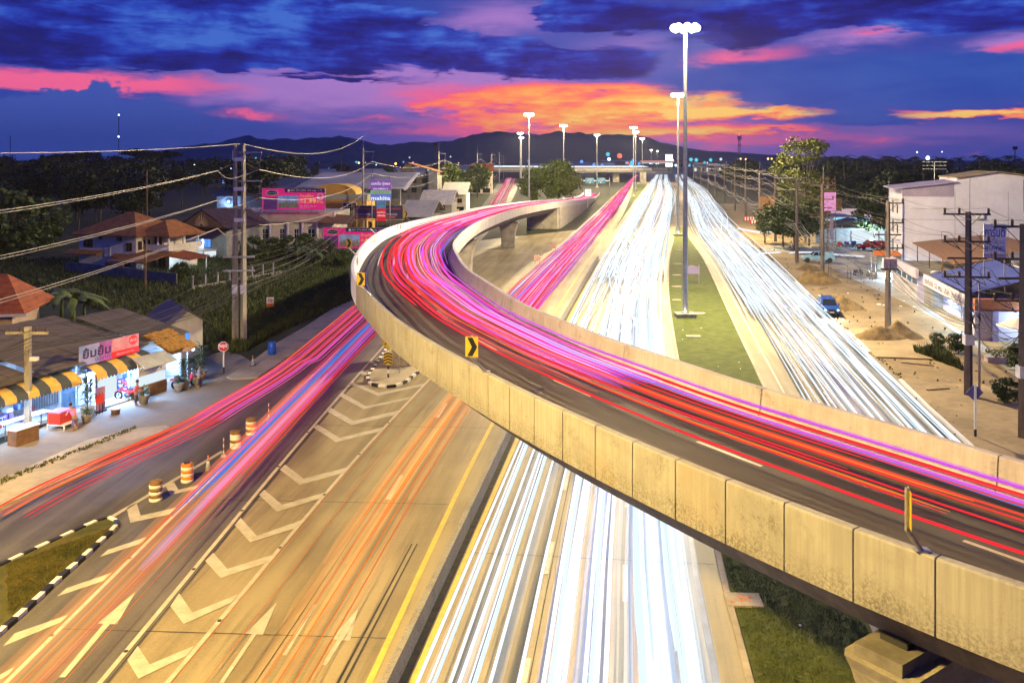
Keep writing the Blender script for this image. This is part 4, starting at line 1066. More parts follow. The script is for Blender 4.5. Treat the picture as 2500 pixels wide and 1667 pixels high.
blades('lawn_blades', 'dry grass blades on the striped kerb island', islspot, 5000, .08, leafmat('dry_blade', (.15, .12, .025), (.05, .06, .012)), 12, .11)
tufts('weeds', 'dry weeds along the service lane edge', quadspot((2225, 860), (2300, 855), (2350, 905), (2300, 885)), 500, .7, GB, 4)
tufts('weeds', 'weeds between the local pavement and the forecourt', quadspot((-60, 1200), (330, 1046), (335, 1052), (-60, 1215)), 400, .22, GB, 5)
# ================================================================== BUILDING KIT
TEXTS = []
def col(name, c, rough=.6, var=.12, scale=2.0, **k): return mat(name, c, rough, var, scale, **k)
GLASSD = mat('dark_glass', (.015, .018, .022), .12, 0, 1, spec=.6)
WALLW = mat('cream_wall', (.80, .70, .58), .85, .2, .5); WALLG = mat('grey_wall', (.30, .29, .28), .9, .35, .5, bump=.1)
PINKW = mat('pinkish_wall', (.58, .42, .33), .85, .2, .5)
def tilemat(name, c, step=.33):
    m = bpy.data.materials.new(name); m.use_nodes = True; t = m.node_tree; b = t.nodes['Principled BSDF']; N = Nd(t)
    tc = t.nodes.new('ShaderNodeTexCoord'); sp = t.nodes.new('ShaderNodeSeparateXYZ'); t.links.new(tc.outputs['Object'], sp.inputs[0])
    row = N.m('FRACT', N.m('DIVIDE', sp.outputs[2], step * .5)); n = N.noise(tc.outputs['Object'], 1.3, 6, .65)
    cc = N.mix(N.sm(n, .35, .65), tuple(x * .6 for x in c), c); t.links.new(N.mix(N.m('MULTIPLY', N.sm(row, .25, .0), .6), cc, tuple(x * .3 for x in c)), b.inputs['Base Color'])
    bp = t.nodes.new('ShaderNodeBump'); bp.inputs['Distance'].default_value = .05; bp.inputs['Strength'].default_value = .8; t.links.new(row, bp.inputs['Height']); t.links.new(bp.outputs[0], b.inputs['Normal'])
    b.inputs['Roughness'].default_value = .75; MATS[name] = m; return m
ORTILE = tilemat('orange_tiles', (.44, .16, .035)); PUTILE = tilemat('purple_tiles', (.075, .035, .055)); RUST = tilemat('rusty_tiles', (.46, .11, .025), .8)
SHEETM = mat('corrugated_sheet', (.13, .105, .08), .7, .5, .35, stretch=(.3, 4, 1)); SHEETG = mat('grey_sheet_roof', (.42, .40, .38), .6, .3, .12); SHEETD = mat('dark_sheet_roof', (.10, .095, .13), .6, .3, .12)
BROWN = mat('brown_timber', (.20, .10, .045), .7, .35, 3); PURP = mat('lilac_sheet', (.42, .36, .48), .6, .2, .5)
def LB(lo): return lo
class Face:
    """a plane with an origin, a right and an up direction, in its parent's space; y points out of it"""
    def __init__(s, par, o, r, u=(0, 0, 1)):
        s.par = par; r = Vector(r).normalized(); u = Vector(u).normalized(); n = r.cross(u).normalized(); o = Vector(o)
        s.M = Matrix(((r.x, n.x, u.x, o.x), (r.y, n.y, u.y, o.y), (r.z, n.z, u.z, o.z), (0, 0, 0, 1)))
    def box(s, name, x0, x1, z0, z1, y0, y1, m, par=None): return MB().box(x0, x1, y0, y1, z0, z1, s.M).build(name, m, par or s.par)
    def bars(s, name, items, m, par=None):
        b = MB()
        for it in items: b.box(*it, s.M)
        return b.build(name, m, par or s.par)
    def window(s, x, z, w, h, fm=None, pm=None, nx=2, nz=1, d=.07, fr=.07):
        it = [(x, x + fr, 0, d, z, z + h), (x + w - fr, x + w, 0, d, z, z + h), (x + fr, x + w - fr, 0, d, z, z + fr), (x + fr, x + w - fr, 0, d, z + h - fr, z + h)]
        for k in range(1, nx): it.append((x + w * k / nx - .03, x + w * k / nx + .03, .005, d - .01, z + fr, z + h - fr))
        for k in range(1, nz): it.append((x + fr, x + w - fr, .007, d - .012, z + h * k / nz - .03, z + h * k / nz + .03))
        f = s.bars('window', it, fm or BROWN); s.box('pane', x + fr * .5, x + w - fr * .5, z + fr * .5, z + h - fr * .5, .012, .03, pm or GLASSD, f); return f
    def text(s, body, x, z, w, h, m, lift=.02, name='lettering', bold=0.0, par=None): TEXTS.append((par or s.par, s.M.copy(), body, x, z, w, h, m, lift, name, bold))
    def disc(s, name, x, z, rx, rz, y0, y1, m, n=20, par=None):
        b = MB(); vs = [s.M @ Vector((x + rx * math.cos(2 * math.pi * k / n), y, z + rz * math.sin(2 * math.pi * k / n))) for y in (y0, y1) for k in range(n)]
        b.add(vs, [tuple(range(n)), tuple(range(2 * n - 1, n - 1, -1))] + [(k, n + k, n + (k + 1) % n, (k + 1) % n) for k in range(n)]); return b.build(name, m, par or s.par)
    def poly(s, name, pts, y0, y1, m, par=None):
        n = len(pts); b = MB(); b.add([s.M @ Vector((x, y, z)) for y in (y0, y1) for x, z in pts], [tuple(range(n)), tuple(range(2 * n - 1, n - 1, -1))] + [(k, n + k, n + (k + 1) % n, (k + 1) % n) for k in range(n)]); return b.build(name, m, par or s.par)
def finish_text():
    obs = []
    for par, M, body, x, z, w, h, m, lift, name, bold in TEXTS:
        cu = bpy.data.curves.new('t', 'FONT'); cu.body = body; cu.size = 1; cu.resolution_u = 2; cu.offset = bold
        o = bpy.data.objects.new('t', cu); COL.objects.link(o); obs.append(o)
    bpy.context.view_layer.update(); dg = bpy.context.evaluated_depsgraph_get()
    for o, (par, M, body, x, z, w, h, m, lift, name, bold) in zip(obs, TEXTS):
        me = bpy.data.meshes.new_from_object(o.evaluated_get(dg)); me.materials.clear(); me.materials.append(m)
        cu = o.data; bpy.data.objects.remove(o); bpy.data.curves.remove(cu)
        if not me.vertices: continue
        xs = [v.co.x for v in me.vertices]; ys = [v.co.y for v in me.vertices]; x0, x1, y0, y1 = min(xs), max(xs), min(ys), max(ys)
        for v in me.vertices: v.co = M @ Vector((x + (v.co.x - x0) / max(1e-6, x1 - x0) * w, lift, z + (v.co.y - y0) / max(1e-6, y1 - y0) * h))
        link(name, me, par)
def hip_roof(par, x0, x1, y0, y1, z, h, ov, m, along='x', name='roof', inset=None):
    x0 -= ov; x1 += ov; y0 -= ov; y1 += ov; i = inset if inset is not None else (min(x1 - x0, y1 - y0) / 2) * .95
    if along == 'x': rd = [(x0 + i, (y0 + y1) / 2, z + h), (x1 - i, (y0 + y1) / 2, z + h)]
    else: rd = [((x0 + x1) / 2, y0 + i, z + h), ((x0 + x1) / 2, y1 - i, z + h)]
    e = [(x0, y0, z), (x1, y0, z), (x1, y1, z), (x0, y1, z)]; f = [(a, b_, z - .16) for a, b_, _ in e]; b = MB(); vs = e + rd + f
    fs = ([(0, 1, 5, 4), (1, 2, 5), (2, 3, 4, 5), (3, 0, 4)] if along == 'x' else [(0, 1, 4), (1, 2, 5, 4), (2, 3, 5), (3, 0, 4, 5)]) + [(9, 8, 7, 6), (0, 6, 7, 1), (1, 7, 8, 2), (2, 8, 9, 3), (3, 9, 6, 0)]
    b.add(vs, fs); return b.build(name, m, par)
def sl(par, name, a, b_, c, d, t, m): return MB().slab(a, b_, c, d, t).build(name, m, par)
def bx(par, name, x0, x1, y0, y1, z0, z1, m): return MB().box(x0, x1, y0, y1, z0, z1).build(name, m, par)
def cyl(par, name, p, q, r, m, n=8, r2=None): return MB().tube([p, q], r, n, r2=r2).build(name, m, par, True)
COOL = (.50, .76, 1.0)
TUBE = glow('fluorescent_tube', (.80, .93, 1.0), 8.0, sample=False); LITW = glow('lit_panel', (.80, .93, 1.0), .95, sample=False); LITB = glow('lit_blue_panel', (.12, .35, 1.0), 1.1, sample=False); LITC = glow('lit_cyan_window', (.10, .65, .9), 1.0, sample=False); LITO = glow('lit_orange_lamp', (1.0, .5, .12), 5.0, sample=False); LITR = glow('lit_red_lamp', (1.0, .08, .05), 3.0, sample=False); LITP = glow('lit_bluish_lamp', (.45, .72, 1.0), 6.0, sample=False)
def lamp_pt(par, loc, w, c=COOL, r=.15):
    ld = bpy.data.lights.new('lamp_light', 'POINT'); ld.energy = w; ld.color = c; ld.shadow_soft_size = r
    lo = bpy.data.objects.new('lamp_light', ld); COL.objects.link(lo); lo.location = loc; lo.parent = par; return lo
def wire(a, b_, sag, r, m, label, group, cat='cable', n=12):
    a, b_ = Vector(a), Vector(b_); P = []
    for i in range(n + 1):
        f = i / n; p = a.lerp(b_, f); p.z -= 4 * sag * f * (1 - f); P.append(p)
    return tag(MB().tube(P, r, 4).build('overhead_cable', m), label, cat, group)
WIREL = mat('aluminium_wire', (.50, .47, .42), .5, .1, 3, metal=.4); WIRED = mat('black_cable', (.035, .032, .030), .6, .2, 3)
INS = mat('brown_insulator', (.09, .045, .03), .35, .2, 4); PDARK = mat('dark_pole', (.15, .115, .10), .9, .4, 1.2, stretch=(1, 1, .3)); PCONC = mat('pole_concrete', (.40, .36, .28), .9, .35, 1.2, stretch=(1, 1, .3))
# ================================================================== LEFT SIDE: HOUSES
h = thing('house', 'two-storey cream house with a large orange tiled hip roof', 'house', (-64.9, 135.1, 0), -.33)
bx(h, 'wall', 0, 10.5, 0, 10, -.1, 5.2, WALLW); bx(h, 'wing_wall', 10.5, 14.6, 2.2, 8.5, -.1, 2.9, WALLW); bx(h, 'wing_room', 10.5, 12.6, 3.4, 8.3, 2.9, 5.1, WALLW)
bx(h, 'balcony_slab', 10.5, 15.0, 1.6, 8.8, 2.9, 3.1, WPAINT)
bx(h, 'balcony_parapet', 10.6, 15.0, 1.6, 1.75, 3.1, 3.8, WALLW); bx(h, 'balcony_parapet', 14.85, 15.0, 1.75, 8.8, 3.1, 3.8, WALLW)
for x, y in ((10.75, 1.9), (12.8, 1.9), (14.7, 1.9), (14.7, 5.2), (14.7, 8.5)): MB().lathe([(.22, 3.1), (.16, 3.3), (.15, 4.8), (.24, 5.1)], (x, y, 0), 10).build('balcony_column', WPAINT, h, True)
hip_roof(h, 0, 10.5, 0, 10, 5.2, 3.1, .95, ORTILE); hip_roof(h, 9.8, 14.9, 1.7, 8.6, 5.12, 2.1, .7, ORTILE, 'y')
f = Face(h, (0, 0, 0), (1, 0, 0))
f.window(.9, 3.2, 1.7, 1.25, nx=3); f.window(3.7, 4.45, .6, .45, nx=1); f.window(7.1, 4.3, .9, .6, nx=2); f.window(8.7, 2.85, 1.15, 1.25); f.window(7.5, .6, 2.0, 1.2, nx=4)
f.window(4.85, 1.9, 1.0, 1.75, WPAINT, nx=5, nz=7)
f2 = Face(h, (10.5, 0, 0), (0, 1, 0)); f2.window(.4, 3.0, .8, 1.3); f2.window(1.5, 3.0, 1.4, 1.35, nx=3)
f3 = Face(h, (10.5, 3.4, 0), (1, 0, 0)); f3.window(.5, 3.2, 1.3, 1.6)
f4 = Face(h, (10.5, 2.2, 0), (1, 0, 0)); f4.window(.5, .3, 1.2, 1.9); f4.window(2.2, .3, 1.2, 1.9)
sl(h, 'canopy', (-1.6, -1.5, 2.35), (4.6, -1.5, 2.35), (4.6, .0, 2.85), (-1.6, .0, 2.85), .12, ORTILE); sl(h, 'canopy', (6.6, -1.0, 2.0), (9.9, -1.0, 2.0), (9.9, .0, 2.45), (6.6, .0, 2.45), .12, ORTILE)
sl(h, 'carport_roof', (9.8, -5.2, 2.0), (16.4, -5.2, 2.0), (16.4, 1.9, 2.85), (9.8, 1.9, 2.85), .12, ORTILE); sl(h, 'carport_roof', (14.0, 1.0, 2.4), (19.5, .6, 1.9), (19.5, 5.2, 2.1), (14.6, 5.4, 2.7), .1, RUST)
for x, y in ((10.2, -5), (16.0, -5), (19.1, 1.0), (19.1, 4.8)): cyl(h, 'carport_post', (x, y, -.05), (x, y, 1.95), .07, WPAINT)
bx(h, 'screen_wall', 9.6, 12.8, -5.1, -4.95, 0, 1.7, RUST)
lamp_pt(h, (17.2, 2.6, 1.7), 500); MB().box(16.6, 17.8, 2.5, 2.6, 1.75, 1.82).build('fluorescent_lamp', TUBE, h)
h = thing('house', 'house with a dark purple roof and a sunburst gable over a lit balcony', 'house', (-55.2, 152, 0), -.35)
bx(h, 'wall', 0, 8.5, 0, 10, -.1, 5.2, WALLG)
b = MB(); b.add([(-1, -1.0, 5.0), (4.25, -1.0, 8.0), (9.5, -1.0, 5.0), (-1, 11, 5.0), (4.25, 11, 8.0), (9.5, 11, 5.0)], [(0, 1, 4, 3), (1, 2, 5, 4)]); b.add([(-1, -1.0, 4.85), (9.5, -1, 4.85), (9.5, 11, 4.85), (-1, 11, 4.85)], [(3, 2, 1, 0)]); b.build('roof', PUTILE, h)
f = Face(h, (0, -.95, 0), (1, 0, 0)); f.poly('gable', [(-.6, 5.05), (9.1, 5.05), (4.25, 7.75)], -.02, .02, BROWN)
fan = MB()
for k in range(11):
    a = math.pi * (k + .5) / 11; L = 1.9 * (1 - .25 * abs(math.cos(a)))
    M_ = f.M @ Matrix.Translation((4.25, .05, 5.25)) @ Matrix.Rotation(-a, 4, 'Y'); fan.box(.35, L, 0, .04, -.07, .07, M_)
fan.build('sunburst', mat('ochre_paint', (.72, .45, .18), .6), h)
sl(h, 'porch_roof', (-.5, -4.6, 3.6), (9.3, -4.6, 3.6), (9.3, -.2, 4.7), (-.5, -.2, 4.7), .12, PUTILE)
bx(h, 'balcony', 1.0, 6.6, -3.4, -.1, 1.2, 1.4, WPAINT); bx(h, 'balcony_front', 1.0, 6.6, -3.4, -3.28, 1.4, 2.3, WALLW); bx(h, 'balcony_rail', .98, 6.62, -3.42, -3.26, 2.3, 2.42, mat('ochre_paint', (.72, .45, .18)))
for x in (1.1, 6.5): cyl(h, 'post', (x, -3.3, -.05), (x, -3.3, 3.75), .12, WPAINT); MB().ball((x, -3.5, 3.2), .16, 8, 5).build('porch_lamp', LITP, h); lamp_pt(h, (x, -3.8, 3.1), 300)
Face(h, (0, 0, 0), (1, 0, 0)).window(2.2, 1.6, 3.2, 2.0, DARKM, LITB, 4)
Face(h, (0, 0, 0), (1, 0, 0)).box('open_garage', 1.2, 6.4, 0, 1.1, .0, .03, LITW)
# garden walls
w = thing('garden_wall', 'grey concrete block wall around the orange roofed house', 'wall')
A = [G(160, 664), G(262, 676), G(375, 690), G(432, 697)]
for p, q in zip(A, A[1:]):
    d = (q - p).normalized(); n = Vector((d.y, -d.x, 0)) * .08; ln = (q - p).length; k = max(1, int(ln / 2.6))
    for i in range(k):
        a, c = p.lerp(q, i / k) + d * .02, p.lerp(q, (i + 1) / k) - d * .02; MB().prism([a - n, a + n, c + n, c - n], -.05, 1.55).build('wall_panel', DCONC, w)
w = thing('field_wall', 'low pale wall with concrete posts along the dark field', 'wall')
p, q = G(468, 708), G(690, 668); d = (q - p).normalized(); n = Vector((d.y, -d.x, 0)) * .09
for i in range(8):
    a, c = p.lerp(q, i / 8) + d * .02, p.lerp(q, (i + 1) / 8) - d * .02; MB().prism([a - n, a + n, c + n, c - n], -.05, .42).build('wall_panel', CONC, w); MB().prism([a - n * 1.4, a + n * 1.4, a + d * .2 + n * 1.4, a + d * .2 - n * 1.4], .42, 1.75).build('post', CONC, w)
# half-hidden house at the left edge
h = thing('house', 'low house with a bright rusty orange roof cut by the picture edge', 'house', (-56.5, 76.5, 0), .18)
bx(h, 'wall', 0, 13.0, 0, 7, -.1, 3.1, PINKW); sl(h, 'roof', (-1, -.9, 3.0), (14.3, -.9, 3.0), (11.2, 4, 5.9), (-1, 4, 5.9), .14, RUST); sl(h, 'roof', (-1, 8, 3.0), (-1, 4.02, 5.9), (11.2, 4.02, 5.9), (14.3, 8, 3.0), .14, RUST); sl(h, 'roof', (14.3, -.9, 3.0), (14.3, 8, 3.0), (11.22, 4.01, 5.9), (11.21, 4.0, 5.9), .14, RUST)
for i in range(4): bx(h, 'gutter_board', -1 + i * 3.9, 2.8 + i * 3.9, -1.06, -.95, 2.76, 2.98, WPAINT)
f = Face(h, (0, 0, 0), (1, 0, 0)); f.window(10.6, .9, 1.0, 1.1, nx=2); f.box('louvre_wall', .5, 7.2, .6, 2.6, .005, .04, WALLW); f.window(2.5, 1.0, 2.2, 1.2, nx=4)
# ------------------------------------------------------------------ showroom with billboards
h = thing('showroom', 'long white flat-roofed showroom with a pink billboard on its roof', 'shop building', (-54.5, 171, 0), -.04)
bx(h, 'wall', .6, 20.5, 1.2, 13, -.1, 4.5, WALLW); bx(h, 'fascia', 0, 21, 0, 13.2, 4.45, 6.3, mat('offwhite_fascia', (.56, .50, .42), .8, .2, .3)); sl(h, 'canopy_roof', (18.6, -2.6, 4.6), (24.6, -1.6, 4.3), (24.6, 2.0, 5.6), (19.8, 1.0, 6.0), .2, BROWN)
for x in (1.2, 5.6, 8.6, 12.0, 14.8, 17.6, 20.4): MB().tube([(x, .35, -.05), (x, .35, 4.45)], .24, 8).build('column', WPAINT, h, True)
f = Face(h, (0, 1.2, 0), (1, 0, 0)); 
for x, w_ in ((2.2, 1.1), (4.2, .9), (6.6, 1.5), (10.2, .9), (13.0, .9), (15.6, 1.4), (18.4, 1.6)): f.window(x, .2, w_, 2.9, WPAINT, nx=2, nz=3)
PINK = mat('print_pink_glow', (.92, .02, .24), .5, .08, .4, emit=.30); NAVY = mat('print_navy', (.035, .02, .12), .5, .1, .6); PVIO = mat('print_violet', (.22, .07, .32), .5, .3, .5); PHOTO = mat('print_sky_glow', (.10, .22, .55), .5, .5, .7, col2=(.5, .55, .62), emit=.25); PLAND = mat('print_land', (.20, .22, .10), .5, .4, 2.5, col2=(.45, .38, .30)); GOLD = mat('print_gold_glow', (.80, .55, .08), .5, .05, emit=.4); PGRN = mat('print_green', (.03, .07, .045), .5, .1); PWHT = mat('print_white', (.85, .84, .82), .5, .05)  # pink, sky and gold prints given a glow in place of lamplight on them
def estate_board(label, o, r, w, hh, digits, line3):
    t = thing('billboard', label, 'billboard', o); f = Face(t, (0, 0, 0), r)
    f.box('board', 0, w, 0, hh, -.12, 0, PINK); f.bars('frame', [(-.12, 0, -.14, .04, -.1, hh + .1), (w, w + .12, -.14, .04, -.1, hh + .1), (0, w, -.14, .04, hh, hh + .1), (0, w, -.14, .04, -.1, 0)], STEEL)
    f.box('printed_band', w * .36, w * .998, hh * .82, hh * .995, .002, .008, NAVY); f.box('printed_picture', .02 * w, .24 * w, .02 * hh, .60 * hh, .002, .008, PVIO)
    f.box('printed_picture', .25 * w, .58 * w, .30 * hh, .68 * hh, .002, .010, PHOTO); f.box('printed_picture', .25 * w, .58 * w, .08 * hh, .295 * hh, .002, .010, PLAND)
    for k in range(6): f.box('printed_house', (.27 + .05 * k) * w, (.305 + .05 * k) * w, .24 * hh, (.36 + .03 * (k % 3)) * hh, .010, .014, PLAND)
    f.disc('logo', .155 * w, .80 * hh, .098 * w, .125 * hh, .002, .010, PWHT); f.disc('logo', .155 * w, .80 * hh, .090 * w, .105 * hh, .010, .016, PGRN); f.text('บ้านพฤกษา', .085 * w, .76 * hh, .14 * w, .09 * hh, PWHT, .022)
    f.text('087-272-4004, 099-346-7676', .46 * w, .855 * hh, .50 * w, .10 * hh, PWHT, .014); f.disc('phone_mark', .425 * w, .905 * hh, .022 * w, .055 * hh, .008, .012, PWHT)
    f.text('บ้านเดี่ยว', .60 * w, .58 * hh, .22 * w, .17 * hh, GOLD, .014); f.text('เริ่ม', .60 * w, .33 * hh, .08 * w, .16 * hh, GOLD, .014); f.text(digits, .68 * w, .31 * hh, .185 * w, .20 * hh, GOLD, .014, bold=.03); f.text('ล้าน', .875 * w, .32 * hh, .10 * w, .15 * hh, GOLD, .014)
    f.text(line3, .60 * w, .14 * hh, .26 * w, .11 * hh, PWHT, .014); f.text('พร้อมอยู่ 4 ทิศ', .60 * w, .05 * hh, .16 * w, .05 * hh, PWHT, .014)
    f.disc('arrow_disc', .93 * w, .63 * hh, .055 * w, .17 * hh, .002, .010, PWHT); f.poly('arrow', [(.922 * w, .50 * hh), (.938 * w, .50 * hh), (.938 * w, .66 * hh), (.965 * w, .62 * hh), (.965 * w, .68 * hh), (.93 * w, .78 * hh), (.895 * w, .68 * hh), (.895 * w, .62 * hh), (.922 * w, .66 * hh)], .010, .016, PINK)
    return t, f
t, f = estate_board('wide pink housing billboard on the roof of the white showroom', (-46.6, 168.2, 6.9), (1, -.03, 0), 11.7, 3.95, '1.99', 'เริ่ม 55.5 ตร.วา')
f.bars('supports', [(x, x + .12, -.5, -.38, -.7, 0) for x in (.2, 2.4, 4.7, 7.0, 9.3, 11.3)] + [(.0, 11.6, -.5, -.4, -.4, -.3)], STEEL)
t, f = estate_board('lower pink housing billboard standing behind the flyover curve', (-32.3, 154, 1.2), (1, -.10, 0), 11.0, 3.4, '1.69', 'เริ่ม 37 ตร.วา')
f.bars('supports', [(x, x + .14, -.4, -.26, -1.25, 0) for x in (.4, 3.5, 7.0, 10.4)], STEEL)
h = thing('yellow_building', 'yellow building with a barrel roof and a tall grid window beside the billboard', 'building', (-42.5, 187, 0), -.06)
YW = mat('yellow_wall', (.72, .42, .06), .8, .15, .4); bx(h, 'wall', 0, 12.5, 0, 8, -.1, 8.0, YW); bx(h, 'parapet', -.1, 12.7, -.3, 8.2, 8.0, 9.0, mat('pale_green_band', (.42, .46, .30), .8))
b = MB(); n = 10; vs = []
for k in range(n + 1):
    a = math.pi * k / n; vs += [(5.2 - 5 * math.cos(a), .4, 9.0 + 2.2 * math.sin(a)), (5.2 - 5 * math.cos(a), 7.5, 9.0 + 2.2 * math.sin(a))]
b.add(vs, [(2 * k, 2 * k + 1, 2 * k + 3, 2 * k + 2) for k in range(n)] + [tuple(2 * k for k in range(n + 1))]); b.build('barrel_roof', YW, h)
Face(h, (0, 0, 0), (1, 0, 0)).window(7.4, 3.6, 3.0, 3.8, WPAINT, nx=3, nz=4, fr=.14)
# signs on poles by the flyover
t = thing('pole_sign', 'purple and blue lit shop sign stacked on a pole above the flyover curve', 'sign', (-25.9, 165, 0)); f = Face(t, (0, 0, 0), (1, 0, 0))
VIOL = mat('sign_violet', (.26, .10, .46), .5, .1, emit=.35); TEAL = mat('sign_blue', (.13, .20, .62), .5, .1, emit=.45)
for x in (.2, 3.5): cyl(t, 'pole', (x, .35, -.05), (x, .35, 13.4), .09, STEEL)
f.box('panel', 0, 3.75, 10.6, 12.5, -.2, 0, VIOL); f.box('panel', 0, 3.75, 10.02, 10.58, -.2, 0, mat('sign_green', (.30, .60, .30), .5, emit=.3)); f.box('panel', 0, 3.75, 8.75, 10.0, -.2, 0, TEAL); LW = glow('letter_white', (.9, .95, 1), 1.0, sample=False)
f.text('เอสเอ็ม รุ่งพล', .15, 11.45, 3.4, .75, LW); f.text('036-448381-2', .5, 10.75, 2.7, .3, LW); f.text('ศูนย์เครื่องมือโปร', .35, 10.14, 3.0, .3, mat('print_green', (.03, .07, .045))); f.text('makita', .1, 8.85, 3.5, .72, LW, bold=.02)
f.box('panel', 1.1, 2.75, 7.3, 8.7, -.18, -.02, mat('sign_picture', (.10, .30, .50), .5, .5, 1.5, emit=.2)); f.box('panel', 1.1, 2.8, 5.0, 7.28, -.18, -.02, mat('sign_red', (.75, .02, .03), .5, .1, emit=.25)); f.text('ศูนย์ซ่อม', 1.25, 6.4, 1.4, .4, LW, -.005); f.text('เครื่องมือ', 1.25, 5.85, 1.4, .4, LW, -.005)
for x, w_, lab, rz in ((-30.2, 4.4, 'navy banner sign in a yellow frame left of the red pole sign', .16), (-24.4, 3.4, 'navy banner sign in a yellow frame right of the red pole sign', .12)):
    t = thing('banner_sign', lab, 'sign', (x, 173, 0), rz); f = Face(t, (0, 0, 0), (1, 0, 0)); hh = 2.5
    f.box('banner', 0, w_, 4.9, 4.9 + hh, -.05, 0, NAVY); f.bars('frame', [(-.35, 0, -.1, .02, 4.7, 7.6), (w_, w_ + .35, -.1, .02, 4.7, 7.6), (-.3, w_ + .3, -.12, 0, 4.6, 4.75)], mat('yellow_frame', (.66, .48, .10), .6)); f.text('ศูนย์เครื่องมือ', .3, 6.5, w_ * .8, .6, mat('print_red', (.8, .12, .06), .5)); f.text('ช่างครบวงจร', .3, 5.5, w_ * .6, .6, PWHT); f.box('print_strip', .3, w_ * .6, 5.05, 5.3, .001, .006, mat('print_red', (.8, .12, .06)))
    for x_ in (.2, w_ - .2): cyl(t, 'post', (x_, .2, -.05), (x_, .2, 4.8), .08, DARKM)
# long shed, purple shed, unfinished house
h = thing('long_shed', 'long open shed with a grey sheet roof on posts behind the yellow building', 'shed', (-51, 213, 0), .02)
sl(h, 'roof', (0, 0, 9.9), (25.3, 0, 9.4), (27.2, 15, 13.0), (3.5, 15, 13.0), .25, SHEETG); bx(h, 'gable_truss', 25.2, 25.5, 0, .2, 9.2, 9.5, WPAINT); sl(h, 'bargeboard', (25.3, -.05, 9.0), (25.9, -.05, 9.0), (27.8, 15, 12.9), (27.2, 15, 12.9), .1, WPAINT)
for x in (1, 5.5, 10, 14.5, 19, 24.5): cyl(h, 'post', (x, .6, -.05), (x, .6, 9.6), .13, STEEL)
bx(h, 'back_wall', 1, 24, 10, 10.3, 0, 6.5, DCONC); sl(h, 'side_roof', (-10, 2, 8.0), (0, 0, 9.7), (3.2, 14, 12.8), (-4, 15, 10.0), .2, mat('tan_roof', (.42, .33, .20), .8))
h = thing('blue_lit_shed', 'dark sheet-roofed shed with one blue-white lamp on its wall', 'shed', (-76, 232, 0), .0)
bx(h, 'wall', 0, 20, 0, 14, -.1, 7.0, mat('blue_grey_wall', (.24, .26, .32), .85)); sl(h, 'roof', (-1.5, -1.5, 6.9), (23, -1.5, 7.4), (24, 14, 11.5), (3, 14, 11.0), .2, SHEETD)
MB().ball((3.2, -.6, 5.4), .35, 8, 5).build('wall_lamp', LITP, h); lamp_pt(h, (3.2, -1.0, 5.3), 1500, (.35, .6, 1.0))
h = thing('unfinished_house', 'bare grey unfinished house with an orange tiled roof', 'house', (-33, 262, 0), -.05)
bx(h, 'wall', 0, 11.5, 0, 9, -.1, 11.5, DCONC); f = Face(h, (0, 0, 0), (1, 0, 0))
for z in (6.6, 9.3):
    for x in (1.0, 3.8, 6.8, 9.2): f.box('opening', x, x + 1.5, z, z + 1.5, -.05, .02, BLACK)
f.poly('gable', [(-.2, 11.5), (6.2, 11.5), (3, 15.2)], -.2, 0, DCONC); sl(h, 'roof', (2.6, -.6, 15.3), (11.9, -.6, 12.6), (11.9, 9.5, 12.6), (2.6, 9.5, 15.3), .15, ORTILE); sl(h, 'roof', (-.6, -.6, 11.3), (2.6, -.6, 15.3), (2.6, 9.5, 15.3), (-.6, 9.5, 11.3), .15, ORTILE); bx(h, 'stair_tower', 9.0, 11.6, -1.5, 0, 7, 13, WALLG)
for (px, Y, w_, d_, z1, lab, wm, rm, rz) in ((985, 200, 6.5, 7, 5.6, 'small shop with a steep grey sheet roof by the flyover railing', DCONC, SHEETG, -.2), (1030, 225, 7.5, 8, 7.0, 'small shop with a pale sheet canopy near the frontage road', WALLG, mat('pale_sheet', (.62, .58, .50), .6), -.1), (1084, 262, 6.5, 7, 8.0, 'two-storey yellowish shophouse near the frontage road', WALLW, SHEETG, -.1), (1150, 425, 10, 9, 12.5, 'distant building with a bright orange roof above the street trees', WALLW, RUST, 0)):
    h = thing('shophouse', lab, 'shop building', ((px - CX) * Y / F, Y, 0), rz); bx(h, 'wall', 0, w_, 0, d_, -.1, z1 - 1.6, wm); sl(h, 'roof', (-.6, -2.2, z1 - 1.9), (w_ + .6, -2.2, z1 - 1.9), (w_ + .6, d_ * .6, z1 + 1.5), (-.6, d_ * .6, z1 + 1.5), .15, rm); sl(h, 'roof', (-.6, d_ * .6 + .02, z1 + 1.5), (w_ + .6, d_ * .6 + .02, z1 + 1.5), (w_ + .6, d_ + 1, z1 - .5), (-.6, d_ + 1, z1 - .5), .15, rm)
    f = Face(h, (0, 0, 0), (1, 0, 0)); f.window(.6, .3, w_ * .38, 2.2, DARKM, LITB if px in (1030,) else GLASSD, 2); f.window(w_ * .55, .3, w_ * .35, 2.2, DARKM, GLASSD, 2)
    if z1 > 6: f.window(w_ * .2, 3.6, 1.4, 1.3); f.window(w_ * .6, 3.6, 1.4, 1.3)
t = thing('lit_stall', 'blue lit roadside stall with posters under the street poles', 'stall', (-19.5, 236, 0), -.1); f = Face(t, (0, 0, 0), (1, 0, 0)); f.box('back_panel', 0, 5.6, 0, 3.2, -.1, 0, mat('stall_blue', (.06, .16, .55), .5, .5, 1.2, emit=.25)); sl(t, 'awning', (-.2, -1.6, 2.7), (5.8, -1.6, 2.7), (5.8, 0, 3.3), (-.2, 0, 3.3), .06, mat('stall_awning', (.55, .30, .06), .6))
for k in range(4): f.box('poster', .2 + k * 1.4, 1.3 + k * 1.4, .5, 2.3, .01, .03, [PHOTO, GOLD, PWHT, PGRN][k])
